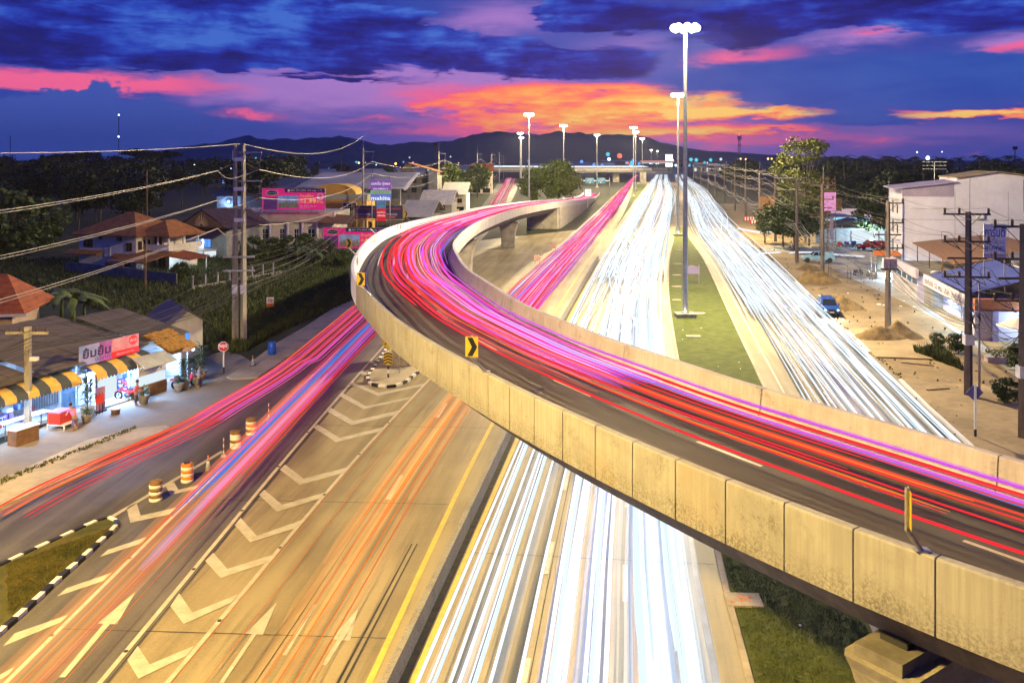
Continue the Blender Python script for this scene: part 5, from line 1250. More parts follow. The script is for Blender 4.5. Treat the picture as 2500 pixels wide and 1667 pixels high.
# ------------------------------------------------------------------ roadside shop, bottom left
SX, SY = .376, .9266
sh = thing('roadside_shop', 'low roadside shop row with striped awnings and bright white interior', 'shop building', (-31.5, 50, 0), math.atan2(SY, SX))
WI = mat('white_interior', (.62, .64, .66), .6, .25, 1.5); FL = mat('white_floor_tiles', (.80, .80, .80), .3, .06, 1)
bx(sh, 'floor', -1, 18.6, .0, 4.2, -.05, .16, FL); bx(sh, 'back_wall', -1, 18.6, 4.2, 4.35, -.05, 3.3, WI); bx(sh, 'side_wall', 18.4, 18.58, .2, 4.2, .16, 3.3, WPAINT)
for x in (7.9, 9.1, 14.3): bx(sh, 'party_wall', x, x + .12, .3, 4.2, .16, 3.0, WI)
for x0, x1, y0, z0, y1, z1, m_ in ((-3, 5.5, -.5, 3.05, 9.5, 4.7, SHEETM), (5.6, 8.9, -.8, 3.3, 8.5, 4.9, SHEETM), (9.0, 15.0, -.2, 3.25, 9.0, 4.7, SHEETM), (15.1, 19.5, .2, 3.3, 7.0, 4.7, SHEETM)): 
    k = int((x1 - x0) / 1.0)
    for i in range(k):
        xa, xb = x0 + (x1 - x0) * i / k, x0 + (x1 - x0) * (i + 1) / k; dz = random.uniform(-.02, .02) + .03 * (i % 2)
        sl(sh, 'roof_sheet', (xa - .03, y0 + random.uniform(-.1, .1), z0 + dz), (xb + .02, y0 + random.uniform(-.1, .1), z0 + dz), (xb + .02, y1, z1 + dz), (xa - .03, y1, z1 + dz), .03, m_)
AWY = mat('awning_yellow', (.72, .44, .08), .75, .15, 2); AWG = mat('awning_grey', (.060, .070, .075), .75, .15, 2)
def awning(x0, x1, w, y0=-.15, flip=0):
    k = int(round((x1 - x0) / w))
    for i in range(k):
        xa, xb = x0 + w * i + .004, x0 + w * (i + 1) - .004; pr = [(y0, 3.02), (y0 - .7, 2.82), (y0 - 1.15, 2.5), (y0 - 1.25, 2.22)]; b = MB()
        b.add([(x, y, z) for y, z in pr for x in (xa, xb)], [(2 * j, 2 * j + 1, 2 * j + 3, 2 * j + 2) for j in range(3)])
        for q in range(3): b.add([(xa + (xb - xa) * q / 3, pr[3][0], 2.22), (xa + (xb - xa) * (q + 1) / 3, pr[3][0], 2.22), (xa + (xb - xa) * (q + .5) / 3, pr[3][0], 2.08)], [(0, 1, 2)])
        b.build('awning_stripe', AWY if (i + flip) % 2 else AWG, sh)
bx(sh, 'eave_board', -1.2, 8.1, -.14, -.08, 2.95, 3.35, SHEETM); bx(sh, 'eave_board', 8.9, 18.6, -.14, -.08, 2.95, 3.45, SHEETM)
awning(-1.2, 8.1, .775); awning(9.25, 14.4, .858, flip=1)
f = Face(sh, (0, -.55, 0), (1, 0, 0)); sg = thing('shop_sign', 'long blue, purple and red shop sign board standing above the striped awning', 'sign', (0, 0, 0)); sg.scale = (.85, .85, .85); sg.location = (-31.5 + .376 * 1.0, 50 + .9266 * 1.0, .40); sg.rotation_euler = sh.rotation_euler
fs = Face(sg, (9.0, -.62, 3.12), (1, 0, 0)); fs.box('board', 0, 5.9, 0, 1.5, -.06, 0, mat('sign_sky_blue', (.20, .32, .66), .5, .4, 1.0, col2=(.45, .40, .75))); fs.box('printed_panel', 1.9, 3.1, 0.0, 1.5, .001, .006, mat('sign_magenta', (.50, .14, .56), .5, .3, 1)); fs.box('printed_panel', 3.1, 5.9, 0, 1.5, .001, .006, mat('sign_pink', (.75, .16, .20), .5, .5, 1.2, col2=(.78, .45, .48))); fs.box('printed_panel', 3.1, 5.9, 0, .5, .006, .010, mat('sign_red', (.75, .02, .03)))
fs.disc('logo', 5.3, 1.08, .46, .38, .010, .016, mat('sign_red', (.75, .02, .03))); fs.text('ตักสิ', 4.95, .95, .7, .26, PWHT, .02); fs.text('ยิ้มยิ้ม', .3, .50, 2.7, .8, NAVY, .012, bold=.025); fs.text('มินิมาร์ท', 1.5, .14, 1.55, .32, NAVY, .014); fs.text('คุ้มสุดทุกวัน', 3.6, .14, 1.8, .18, PWHT, .014)
# shop interior: lamps, shelves, doors, counter
for x in (1.0, 4.0, 6.6, 10.6, 12.9, 15.6): bx(sh, 'fluorescent_lamp', x, x + 1.2, 1.0, 1.1, 2.72, 2.8, TUBE)
for x, w_ in ((1.5, 900), (5.5, 900), (11.6, 1800), (13.6, 1200), (16.2, 700)): lamp_pt(sh, (x, -.9, 2.15), w_, (.28, .52, 1.0), .4)
f = Face(sh, (0, 4.2, 0), (1, 0, 0)); PC = [mat('goods_blue', (.10, .16, .45), .5), mat('goods_white', (.75, .76, .78), .5), mat('goods_red', (.60, .06, .05), .5), mat('goods_violet', (.30, .16, .45), .5)]
for x in (9.6, 11.0, 13.6): f.box('poster', x, x + .9, 1.2, 2.4, .01, .03, random.choice(PC))
for k in range(90): 
    x = random.choice((.0, 2.2, 4.2, 9.4, 9.4, 12.6, 14.4)) + random.uniform(0, 2.0); z = random.choice((.2, .65, 1.1, 1.55)); d_ = random.choice((.3, 2.9, 3.2)); f.box('goods', x, x + random.uniform(.15, .5), z, z + random.uniform(.18, .4), d_, d_ + .4, PC[k % 4])
fr_ = Face(sh, (0, .32, 0), (1, 0, 0))
for x in (10.9, 11.7): fr_.box('glass_door', x, x + .8, .18, 2.4, 0, .04, LITW)
for x, w_ in ((9.3, .5), (9.95, .7)): fr_.box('poster', x, x + w_, .3, 2.3, 0, .03, PC[int(x) % 4])
fr_.bars('lattice_gate', [(8.05 + k * .1, 8.08 + k * .1, 0, .04, .16, 2.8) for k in range(11)] + [(8.0, 9.1, .04, .06, z, z + .04) for z in (.4, 1.4, 2.4)], mat('blue_steel', (.25, .40, .55), .5)); fr_.bars('window_grille', [(5.9 + k * .12, 5.93 + k * .12, 0, .03, .9, 2.3) for k in range(16)], DARKM)
fr_.bars('railing', [(-1 + k * .6, -.96 + k * .6, 0, .04, .16, 1.0) for k in range(9)] + [(-1, 4, .04, .07, 1.0, 1.05)], WPAINT); bx(sh, 'step', 9.6, 12.4, -1.0, -.02, -.05, .12, CONC)
for x in (9.2, 12.4, 15.5, 18.0): cyl(sh, 'awning_post', (x, -.9, -.05), (x, -.9, 2.6), .05, WPAINT)
for i in range(4): sl(sh, 'canopy_sheet', (12.5 + i * .75, -2.3, 2.25), (13.23 + i * .75, -2.3, 2.25), (13.23 + i * .75, -1.1, 2.85), (12.5 + i * .75, -1.1, 2.85), .03, mat('translucent_sheet', (.45, .48, .44), .4, .2, 1))
fs2 = Face(sh, (12.6, -1.4, 0), (1, 0, 0)); fs2.box('counter', 0, 2.8, .0, .85, -.5, 0, BROWN); fs2.box('banner', .1, 2.7, 1.55, 2.15, -.02, .0, PWHT); fs2.text('ก๋วยเตี๋ยวหมู', .3, 1.72, 2.0, .3, NAVY, .01); fs2.box('glass_case', .1, 2.7, .87, 1.45, -.4, -.05, LITW)
# leaf-thatched gable at the end of the row
b = MB(); rt = random.Random(3)
for k in range(420):
    u, v = rt.random(), rt.random(); p = Vector((15.6 + 2.4 * u, -1.6 + 2.4 * v, 2.75 + .95 * v + rt.uniform(-.03, .05))); s_ = rt.uniform(.10, .2)
    b.add([p + Vector((-s_, -s_, 0)), p + Vector((s_, -s_, .06)), p + Vector((s_ * .6, s_, .1)), p + Vector((-s_, s_, .02))], [(0, 1, 2, 3)])
b.build('leaf_thatch', mat('dry_leaf', (.55, .30, .06), .8, .5, 4), sh); sl(sh, 'thatch_board', (15.5, -1.75, 2.6), (18.1, -1.75, 2.6), (18.1, .9, 3.65), (15.5, .9, 3.65), .05, BROWN)
Face(sh, (16.2, -1.78, 2.3), (1, 0, 0)).disc('name_plate', .9, .35, .6, .16, -.03, .02, mat('wood_plate', (.45, .30, .20), .6))
MB().ball((17.8, -1.6, 2.5), .12, 8, 5).build('hanging_lamp', TUBE, sh)
h = thing('small_white_house', 'small white gabled outbuilding at the end of the shop row', 'house', (-28.4, 73.2, 0), math.atan2(SY, SX) - .6); bx(h, 'wall', 0, 3.2, 0, 4.5, -.05, 3.0, WPAINT); Face(h, (0, 0, 0), (1, 0, 0)).poly('gable', [(0, 3.0), (3.2, 3.0), (1.6, 4.1)], -.1, 0, WPAINT); sl(h, 'roof', (-.6, -.8, 2.75), (1.6, -.8, 4.3), (1.6, 5, 4.3), (-.6, 5, 2.75), .08, SHEETD); sl(h, 'roof', (1.6, -.8, 4.3), (3.8, -.8, 2.75), (3.8, 5, 2.75), (1.6, 5, 4.3), .08, SHEETD); Face(h, (0, 0, 0), (1, 0, 0)).window(1.3, 1.2, .9, 1.0, WPAINT, LITB)
def SL(x, y, z=0): return Vector((-31.5 + SX * x - SY * y, 50 + SY * x + SX * y, z))
# roof ventilator
t = thing('roof_ventilator', 'round white ventilator cap on the long brown shop roof', 'vent', SL(4.6, 5.2, 3.97)); MB().lathe([(.30, -.05), (.30, .35), (.20, .45), (.36, .62), (.36, .74), (.1, .9)], n=12).build('cap', WPAINT, t, True)
# ================================================================== STREET FURNITURE AND VEHICLES, LEFT
OR = mat('barrel_orange', (.80, .24, .03), .5, .25, 4); RUSTM = mat('rusted_steel', (.25, .14, .05), .8, .5, 5)
def drum(x, y, bands, top, label):
    t = thing('traffic_barrel', label, 'traffic barrel', (x, y, .012), random.uniform(0, 3), 'steel barrels along the lane line'); n = len(bands); hh = .94 / n
    for i, m_ in enumerate(bands): MB().lathe([(.285, i * hh + .002), (.305, i * hh + .02), (.305, (i + 1) * hh - .02), (.285, (i + 1) * hh - .002)], n=18).build('band', m_, t, True)
    MB().lathe([(.30, .935), (.31, .95), (.28, .95), (.27, .90), (.01, .90)], n=18).build('rim', top, t, True)
    MB().box(-.12, .10, -.1, .12, .88, 1.02).build('ballast_stone', DARKM, t) if top is DARKM else None
g_ = G(380, 1222); drum(g_.x, g_.y, [WPAINT, RUSTM, WPAINT, RUSTM, WPAINT, RUSTM], RUSTM, 'rusty brown and white barrel nearest the grass island')
g_ = G(457, 1176); drum(g_.x, g_.y, [WPAINT, OR, WPAINT, OR, WPAINT, OR], DARKM, 'bright orange and white barrel with a stone on top')
g_ = G(575, 1093); drum(g_.x, g_.y, [WPAINT, WPAINT, RUSTM, WPAINT, WPAINT, RUSTM], RUSTM, 'faded mostly white barrel with a rusty lid')
g_ = G(613, 1060); drum(g_.x, g_.y, [WPAINT, RUSTM, WPAINT, OR, WPAINT, RUSTM], RUSTM, 'faded white and orange barrel farthest from the grass island')
CG = mat('cone_grey', (.32, .33, .36), .5, .2)
for (px, py, kind, lab) in ((508, 1150, 0, 'grey traffic cone with an orange tip beside the bright orange barrel'), (546, 1116, 1, 'thin red and white marker post on a grey base by the rusty lidded barrel'), (656, 1026, 1, 'thin red and white marker post past the last barrel'), (617, 897, 0, 'small grey traffic cone on the corner pavement')):
    g_ = G(px, py); t = thing('traffic_cone' if kind == 0 else 'marker_post', lab, 'traffic cone' if kind == 0 else 'marker post', (g_.x, g_.y, .012 if py > 950 else .13))
    if kind == 0:
        MB().box(-.2, .2, -.2, .2, 0, .04).build('base', DARKM, t); MB().lathe([(.16, .04), (.09, .42)], n=12).build('cone', CG, t, True); MB().lathe([(.09, .421), (.07, .52)], n=12).build('reflective_band', WPAINT, t, True); MB().lathe([(.07, .521), (.045, .64)], n=12).build('cone', CG, t, True); MB().lathe([(.04, .641), (.03, .82), (.01, .83)], n=10).build('tip', OR, t, True)
    else:
        MB().lathe([(.18, 0), (.16, .08), (.07, .2)], n=12).build('base', CG, t, True)
        for i in range(5): MB().lathe([(.028, .2 + i * .17 + .001), (.028, .37 + i * .17 - .001)], n=8).build('band', [WPAINT, mat('post_red', (.6, .05, .03), .5)][i % 2], t, True)
g_ = G(664, 868); t = thing('water_drum', 'bright blue plastic drum standing on the roadside pavement', 'drum', (g_.x, g_.y, .13)); BLUE = mat('blue_plastic', (.012, .10, .55), .4, .1)
MB().lathe([(.31, 0), (.33, .05), (.33, .32), (.345, .34), (.33, .36), (.33, .62), (.345, .64), (.33, .66), (.33, .95), (.30, 1.0), (.27, 1.0), (.26, .94), (.01, .94)], n=20).build('body', BLUE, t, True)
# stop sign
g_ = G(546, 910); t = thing('stop_sign', 'red octagonal stop sign on a white post by the side street', 'road sign', (g_.x, g_.y, 0)); MB().tube([(0, 0, .45), (0, 0, 2.35)], .07, 6).build('post', WPAINT, t); MB().tube([(0, 0, -.05), (0, 0, .449)], .072, 6).build('post_foot', BLACK, t)
f = Face(t, (0, -.09, 2.02), (1, .25, 0)); RED = mat('sign_red_flat', (.62, .02, .02), .45)
f.poly('plate', [(.40 * math.cos(math.pi * (k + .5) / 4), .40 * math.sin(math.pi * (k + .5) / 4)) for k in range(8)], -.012, 0, PWHT); f.poly('plate_face', [(.365 * math.cos(math.pi * (k + .5) / 4), .365 * math.sin(math.pi * (k + .5) / 4)) for k in range(8)], .001, .005, RED); f.text('หยุด', -.27, -.16, .54, .34, PWHT, .009, bold=.03)
# for-rent board in the field
g_ = G(659, 760); t = thing('notice_board', 'small red, white and orange notice board standing in the dark field', 'sign', (g_.x, g_.y, 0)); t.scale = (.6, .6, .75); f = Face(t, (-.62, 0, 0), (1, .15, 0)); f.box('board', 0, 1.24, 1.15, 2.0, -.04, 0, PWHT); f.box('board', 0, 1.24, .62, 1.14, -.04, 0, OR); f.text('ขาย', .2, 1.3, .85, .5, RED, .01, bold=.03); f.box('print_strip', .15, 1.1, .78, .92, .001, .006, RED)
for x in (.1, 1.1): f.box('leg', x, x + .05, -.05, .62, -.05, -.01, DARKM)
# signs on the gore island
g_ = G(948, 925); t = thing('divide_sign', 'yellow diamond sign with two black arrows above a striped yellow chevron plate', 'road sign', (g_.x, g_.y, .12)); SY_ = mat('sign_yellow', (.60, .43, .035), .45, .08)
for k, m_ in enumerate((BLACK, WPAINT, BLACK, WPAINT)): MB().tube([(0, 0, .3 * k + .001), (0, 0, .3 * (k + 1) - .001)], .07, 6).build('post_band', m_, t)
MB().tube([(0, 0, 1.2), (0, 0, 3.2)], .05, 6).build('post', WPAINT, t)
f = Face(t, (0, -.07, 0), (1, .12, 0)); f.poly('diamond_plate', [(0, 2.0), (.52, 2.6), (0, 3.2), (-.52, 2.6)], -.015, 0, SY_); f.poly('border', [(0, 2.06), (.46, 2.6), (0, 3.14), (-.46, 2.6)], .001, .003, BLACK); f.poly('plate_face', [(0, 2.10), (.43, 2.6), (0, 3.10), (-.43, 2.6)], .004, .006, SY_)
for sg_ in (-1, 1):
    q = [(sg_ * x, z) for x, z in ((.03, 2.72), (.08, 2.76), (.19, 2.56), (.25, 2.60), (.25, 2.42), (.10, 2.50), (.15, 2.53))]; f.poly('arrow', q if sg_ > 0 else q[::-1], .007, .010, BLACK)
f.box('chevron_plate', -.32, .32, .95, 1.85, -.012, 0, SY_)
for k in range(4):
    z = .98 + k * .22; f.poly('chevron', [(-.31, z), (0, z + .14), (.31, z), (.31, z + .11), (0, z + .25), (-.31, z + .11)], .001, .005, BLACK)
g_ = G(975, 915); t = thing('round_sign', 'round white sign with a red rim half hidden under the flyover edge', 'road sign', (g_.x, g_.y, .12)); MB().tube([(0, 0, 0), (0, 0, 2.6)], .05, 6).build('post', STEEL, t); f = Face(t, (0, -.07, 2.7), (1, .1, 0)); f.disc('plate', 0, 0, .45, .45, -.015, 0, PWHT); f.disc('rim', 0, 0, .44, .44, .001, .004, RED, 28); f.disc('plate_face', 0, 0, .34, .34, .005, .008, PWHT, 24); f.text('3.5', -.18, -.12, .36, .24, BLACK, .012)
bx(thing('concrete_block', 'grey concrete block in the shade under the flyover behind the signs', 'block', (-8.6, 71.5, 0)), 'block', -.9, .9, -.5, .5, -.02, 1.5, CONC)
# chevron boards on the flyover parapet
def chevron_board(px, py, z, face, label, back=False):
    p, k, tt = at(Os, Lo, Lo[min(range(len(Os)), key=lambda k: (Os[k].xy - G(px, py, ZP if z is None else z).xy).length)]); q = Is[k]; u = q - p; u.z = 0; u.normalize()
    t = thing('chevron_sign', label, 'road sign', (p.x + u.x * .12, p.y + u.y * .12, p.z), 0, 'chevron boards along the flyover parapet'); o = -u * .52
    MB().tube([(0, 0, .0), o * .25 + Vector((0, 0, .12)), o + Vector((0, 0, .52))], .045, 6).build('bracket', STEEL, t); MB().box(-.14, .14, -.10, .10, 0, .035).build('foot_plate', STEEL, t); MB().tube([o + Vector((0, 0, .50)), o + Vector((0, 0, 1.27))], .045, 6).build('post', STEEL, t)
    r = Vector((math.cos(face), math.sin(face), 0)); n = r.cross(Vector((0, 0, 1))); f = Face(t, o + n * .05 - r * .215 + Vector((0, 0, .56)), r); w, hh = .43, .68
    f.box('plate', 0, w, 0, hh, -.012, 0, SY_); f.poly('chevron', [(.06, .03), (.24, .03), (.40, .34), (.24, .65), (.06, .65), (.22, .34)], .002, .006, mat('sign_black', (.015, .016, .03), .4)); return t
chevron_board(1180, 908, None, -.12, 'yellow chevron board on the near side of the flyover, at the end of the bend'); chevron_board(2235, 1358, None, 1.30, 'chevron board seen edge-on over the nearest flyover panels'); chevron_board(897, 719, None, -.05, 'yellow chevron board at the outermost point of the flyover bend')
chevron_board(864, 622, None, -.1, 'first chevron board past the bend, below the lower pink billboard'); chevron_board(915, 573, 9.1, -.1, 'second chevron board past the bend, beside the concrete pole'); chevron_board(1005, 538, 8.9, -.15, 'chevron board farthest along the flyover, beside the street poles')
# ------------------------------------------------------------------ motorcycles
TYRE = mat('tyre_rubber', (.018, .018, .018), .8, .2, 5); CHROME = mat('chrome', (.6, .6, .62), .2, .05, 2, metal=.9)
def torus(c, R_, r, axis='y', n=18, m_=7):
    b = MB(); vs = []
    for i in range(n):
        a = 2 * math.pi * i / n
        for j in range(m_):
            q = 2 * math.pi * j / m_; rr_ = R_ + r * math.cos(q); vs.append((c[0] + rr_ * math.cos(a), c[1] + r * math.sin(q), c[2] + rr_ * math.sin(a)))
    b.add(vs, [(i * m_ + j, i * m_ + (j + 1) % m_, ((i + 1) % n) * m_ + (j + 1) % m_, ((i + 1) % n) * m_ + j) for i in range(n) for j in range(m_)]); return b
def motorbike(label, loc, rz, body, scooter, s=1.0):
    t = thing('motorcycle', label, 'motorcycle', loc, rz); t.scale = (s, s, s); SEAT = mat('black_seat', (.02, .02, .025), .5, .1)
    for x in (-.62, .62):
        w = torus((x, 0, .29), .235, .055).build('wheel', TYRE, t, True); rim = MB(); rim.lathe([(.05, -.06), (.05, .06)], n=8)
        rb = torus((x, 0, .29), .175, .02, n=14, m_=5)
        for k in range(6): rb.tube([(x, 0, .29), (x + .17 * math.cos(k * 1.047), 0, .29 + .17 * math.sin(k * 1.047))], .016, 4)
        rb.build('rim', CHROME, w, True)
    def blobm(name, sec, m_): # lofted body from (x, z, half width, half height)
        b = MB(); n = 10; vs = []
        for x, z, hw, hh in sec:
            for j in range(n): a = 2 * math.pi * j / n; vs.append((x, hw * math.cos(a), z + hh * math.sin(a)))
        b.add(vs, [(i * n + j, i * n + (j + 1) % n, (i + 1) * n + (j + 1) % n, (i + 1) * n + j) for i in range(len(sec) - 1) for j in range(n)] + [tuple(range(n - 1, -1, -1)), tuple((len(sec) - 1) * n + j for j in range(n))]); return b.build(name, m_, t, True)
    blobm('tail_body', [(-.92, .66, .05, .05), (-.70, .62, .13, .10), (-.35, .56, .16, .13), (-.05, .48, .13, .12)], body); blobm('seat', [(-.72, .745, .11, .03), (-.5, .76, .14, .045), (-.2, .73, .14, .05), (.0, .70, .10, .04)], SEAT)
    if scooter: blobm('floor_board', [(-.15, .33, .15, .06), (.25, .31, .15, .05), (.38, .40, .16, .06)], body); blobm('leg_shield', [(.34, .45, .18, .12), (.40, .62, .20, .16), (.44, .80, .17, .12), (.42, .92, .12, .06)], body)
    else: blobm('engine', [(-.22, .34, .12, .12), (.05, .32, .14, .15), (.22, .36, .10, .10)], mat('engine_grey', (.12, .12, .13), .4, metal=.6)); blobm('tank_cover', [(-.02, .58, .10, .08), (.2, .64, .14, .12), (.42, .74, .10, .10)], body)
    blobm('front_fender', [(.40, .52, .05, .03), (.62, .585, .075, .03), (.86, .46, .05, .03)], body)
    MB().tube([(.62, .07, .29), (.52, .07, .62), (.42, .05, .95)], .025, 6).build('fork', CHROME, t, True); MB().tube([(.62, -.07, .29), (.52, -.07, .62), (.42, -.05, .95)], .025, 6).build('fork', CHROME, t, True)
    MB().tube([(.30, -.34, 1.0), (.40, -.16, .99), (.43, 0, .95), (.40, .16, .99), (.30, .34, 1.0)], .022, 6).build('handlebar', DARKM, t, True)
    for sg_ in (-1, 1): MB().tube([(.36, sg_ * .24, 1.0), (.34, sg_ * .32, 1.16)], .008, 4).build('mirror_stem', DARKM, t); MB().ball((.34, sg_ * .33, 1.18), .055, 8, 5).build('mirror', CHROME, t, True)
    MB().ball((.50, 0, .88), .10, 10, 6).build('headlight', PWHT, t, True); MB().box(-.97, -.92, -.06, .06, .60, .68).build('tail_lamp', RED, t); MB().tube([(-.05, -.16, .26), (-.45, -.18, .30), (-.80, -.18, .36)], .045, 7).build('exhaust', CHROME, t, True); MB().tube([(.0, .10, .3), (.05, .22, .0)], .015, 5).build('side_stand', DARKM, t)
    if scooter: MB().box(-.99, -.97, -.08, .08, .42, .56).build('number_plate', PWHT, t)
MR = mat('motorbike_red', (.62, .02, .03), .3, .05)
g_ = G(452, 946); motorbike('glossy red scooter parked on the sandy corner by the side street', (g_.x, g_.y, .012), .75, MR, True, 1.12)
g_ = G(312, 978); motorbike('red and white motorcycle parked before the bright shop door', (g_.x, g_.y, .012), 2.95, MR, False, 1.12)
g_ = G(302, 950); motorbike('dark motorcycle parked close behind the red and white one', (g_.x - .4, g_.y + .5, .012), 2.6, mat('motorbike_dark', (.06, .07, .10), .3), False, 1.05)
# ------------------------------------------------------------------ shop clutter
g_ = G(68, 1060); t = thing('utility_pole', 'short weathered utility pole with a tangle of cables before the shop', 'power pole', (g_.x, g_.y, 0)); MB().box(-.16, .16, -.14, .14, -.1, 6.4).build('shaft', PCONC, t); MB().box(-1.3, 1.2, -.07, .07, 5.95, 6.1).build('crossarm', PCONC, t)
for x in (-1.1, -.5, .5, 1.05): MB().lathe([(.05, 6.1), (.08, 6.2), (.05, 6.25), (.08, 6.32), (.03, 6.4)], (x, 0, 0), 8).build('insulator', INS, t, True)
MB().box(.2, .62, -.2, .1, 4.4, 4.62).build('junction_box', PWHT, t); MB().box(-.2, .2, -.20, -.15, 2.3, 2.6).build('notice', PWHT, t)
def SP(x, y, z=0.16): return SL(x, y, z)
RZS = math.atan2(SY, SX)
t = thing('food_cart', 'blue topped food cart on tall pale legs at the left edge of the shop', 'cart', SP(-.6, -2.0, 0), RZS)
for x, y in ((0, 0), (1.6, 0), (0, .9), (1.6, .9)): bx(t, 'leg', x, x + .07, y, y + .07, 0, 1.9, WALLW)
bx(t, 'top', -.1, 1.75, -.1, 1.05, 1.9, 2.08, mat('cart_blue', (.08, .12, .45), .5)); bx(t, 'shelf', .07, 1.6, .08, .9, .85, .92, DARKM); bx(t, 'cabinet', .1, 1.55, .1, .85, .2, .83, mat('cart_red', (.45, .10, .06), .6))
t = thing('red_cooler', 'large red plastic ice cooler on a small white stand beside the shop gate', 'cooler', SP(5.6, -2.3, 0), RZS + .2); bx(t, 'stand', 0, 1.1, -.3, .9, .3, .36, PWHT); [bx(t, 'leg', x, x + .06, y, y + .06, 0, .3, PWHT) for x in (0, 1.04) for y in (-.3, .84)]; bx(t, 'box', .02, 1.08, .0, .8, .361, 1.02, mat('cooler_red', (.75, .05, .03), .4, .1)); bx(t, 'lid', 0, 1.1, -.02, .82, 1.022, 1.10, mat('cooler_lid', (.6, .2, .35), .4))
t = thing('side_table', 'brown wooden box table beside the utility pole at the shop front', 'table', SP(2.4, -2.6, 0), RZS); bx(t, 'box', 0, 1.5, 0, .7, 0, .9, BROWN); bx(t, 'top', -.05, 1.55, -.05, .75, .9, .95, PWHT)
t = thing('folding_table', 'long white folding table under the left striped awning', 'table', SP(3.0, -.9, 0), RZS); bx(t, 'top', 0, 3.2, 0, .7, .9, .95, PWHT); [bx(t, 'leg', x, x + .05, y, y + .05, 0, .9, STEEL) for x in (.1, 3.0) for y in (.05, .6)]
def potted(label, loc, s, tall):
    t = thing('potted_plant', label, 'plant', loc); t.scale = (s, s, s); MB().lathe([(.22, 0), (.34, .5), (.36, .55), (.31, .55), (.29, .48), (.01, .48)], n=12).build('pot', CONC, t, True); b = MB(); r = random.Random(label)
    MB().tube([(0, 0, .48), (.03, 0, .9 if not tall else 1.7)], .035, 5).build('stem', BARK, t)
    for k in range(70 if tall else 46):
        a = r.uniform(0, 6.28); z = r.uniform(.6, 1.9) if tall else r.uniform(.5, .8); L = r.uniform(.35, .65); c = Vector((0, 0, z)); e = c + Vector((math.cos(a) * L, math.sin(a) * L, r.uniform(-.15, .4))); sd = Vector((-math.sin(a), math.cos(a), 0)) * .055; b.add([c, c.lerp(e, .5) + sd + Vector((0, 0, .1)), e, c.lerp(e, .5) - sd + Vector((0, 0, .1))], [(0, 1, 2, 3)])
    b.build('foliage', LEAF, t)
potted('tall leafy potted plant between the cooler and the bright shop door', SP(8.3, -1.6, 0), 1.25, True); potted('low bushy plant in a concrete pot in front of the tall potted plant', SP(7.5, -2.4, 0), .95, False); potted('bushy potted plant beside the parked motorcycles', SP(12.2, -2.4, 0), 1.1, False)
potted('leafy potted plant at the food counter corner', SP(15.6, -2.3, 0), 1.1, False); potted('tall thin potted plant by the food counter post', SP(16.3, -2.2, 0), 1.1, True); potted('tall potted palm before the leaf-thatched gable', SP(17.4, -2.4, 0), 1.2, True); potted('yellowish palm in a pot at the end of the shop row', SP(18.9, -1.4, 0), 1.3, True)
t = thing('ice_cream_board', 'narrow standing advert board with colourful prints beside the shop door', 'sign', SP(9.3, -1.3, 0), RZS); bx(t, 'board', 0, .7, 0, .06, .1, 1.6, mat('advert_print', (.35, .25, .6), .5, .7, 3, col2=(.7, .3, .2))); bx(t, 'foot', 0, .7, -.15, .2, 0, .1, DARKM)
t = thing('red_flag_rack', 'red bunting rack standing next to the tall potted plant', 'rack', SP(8.9, -1.7, 0), RZS); [bx(t, 'rail', x, x + .03, 0, .03, 0, 1.4, DARKM) for x in (0, .25, .5)]; bx(t, 'banner', -.05, .6, -.03, -.005, .7, 1.3, mat('cooler_red', (.75, .05, .03)))
t = thing('round_stool', 'round white topped stool on the forecourt before the shop step', 'stool', SP(9.6, -2.6, 0)); MB().lathe([(.26, 0), (.28, .28), (.30, .30), (.30, .36), (.01, .37)], n=16).build('body', BROWN, t, True); MB().lathe([(.29, .371), (.28, .39), (.01, .392)], n=16).build('top', PWHT, t)
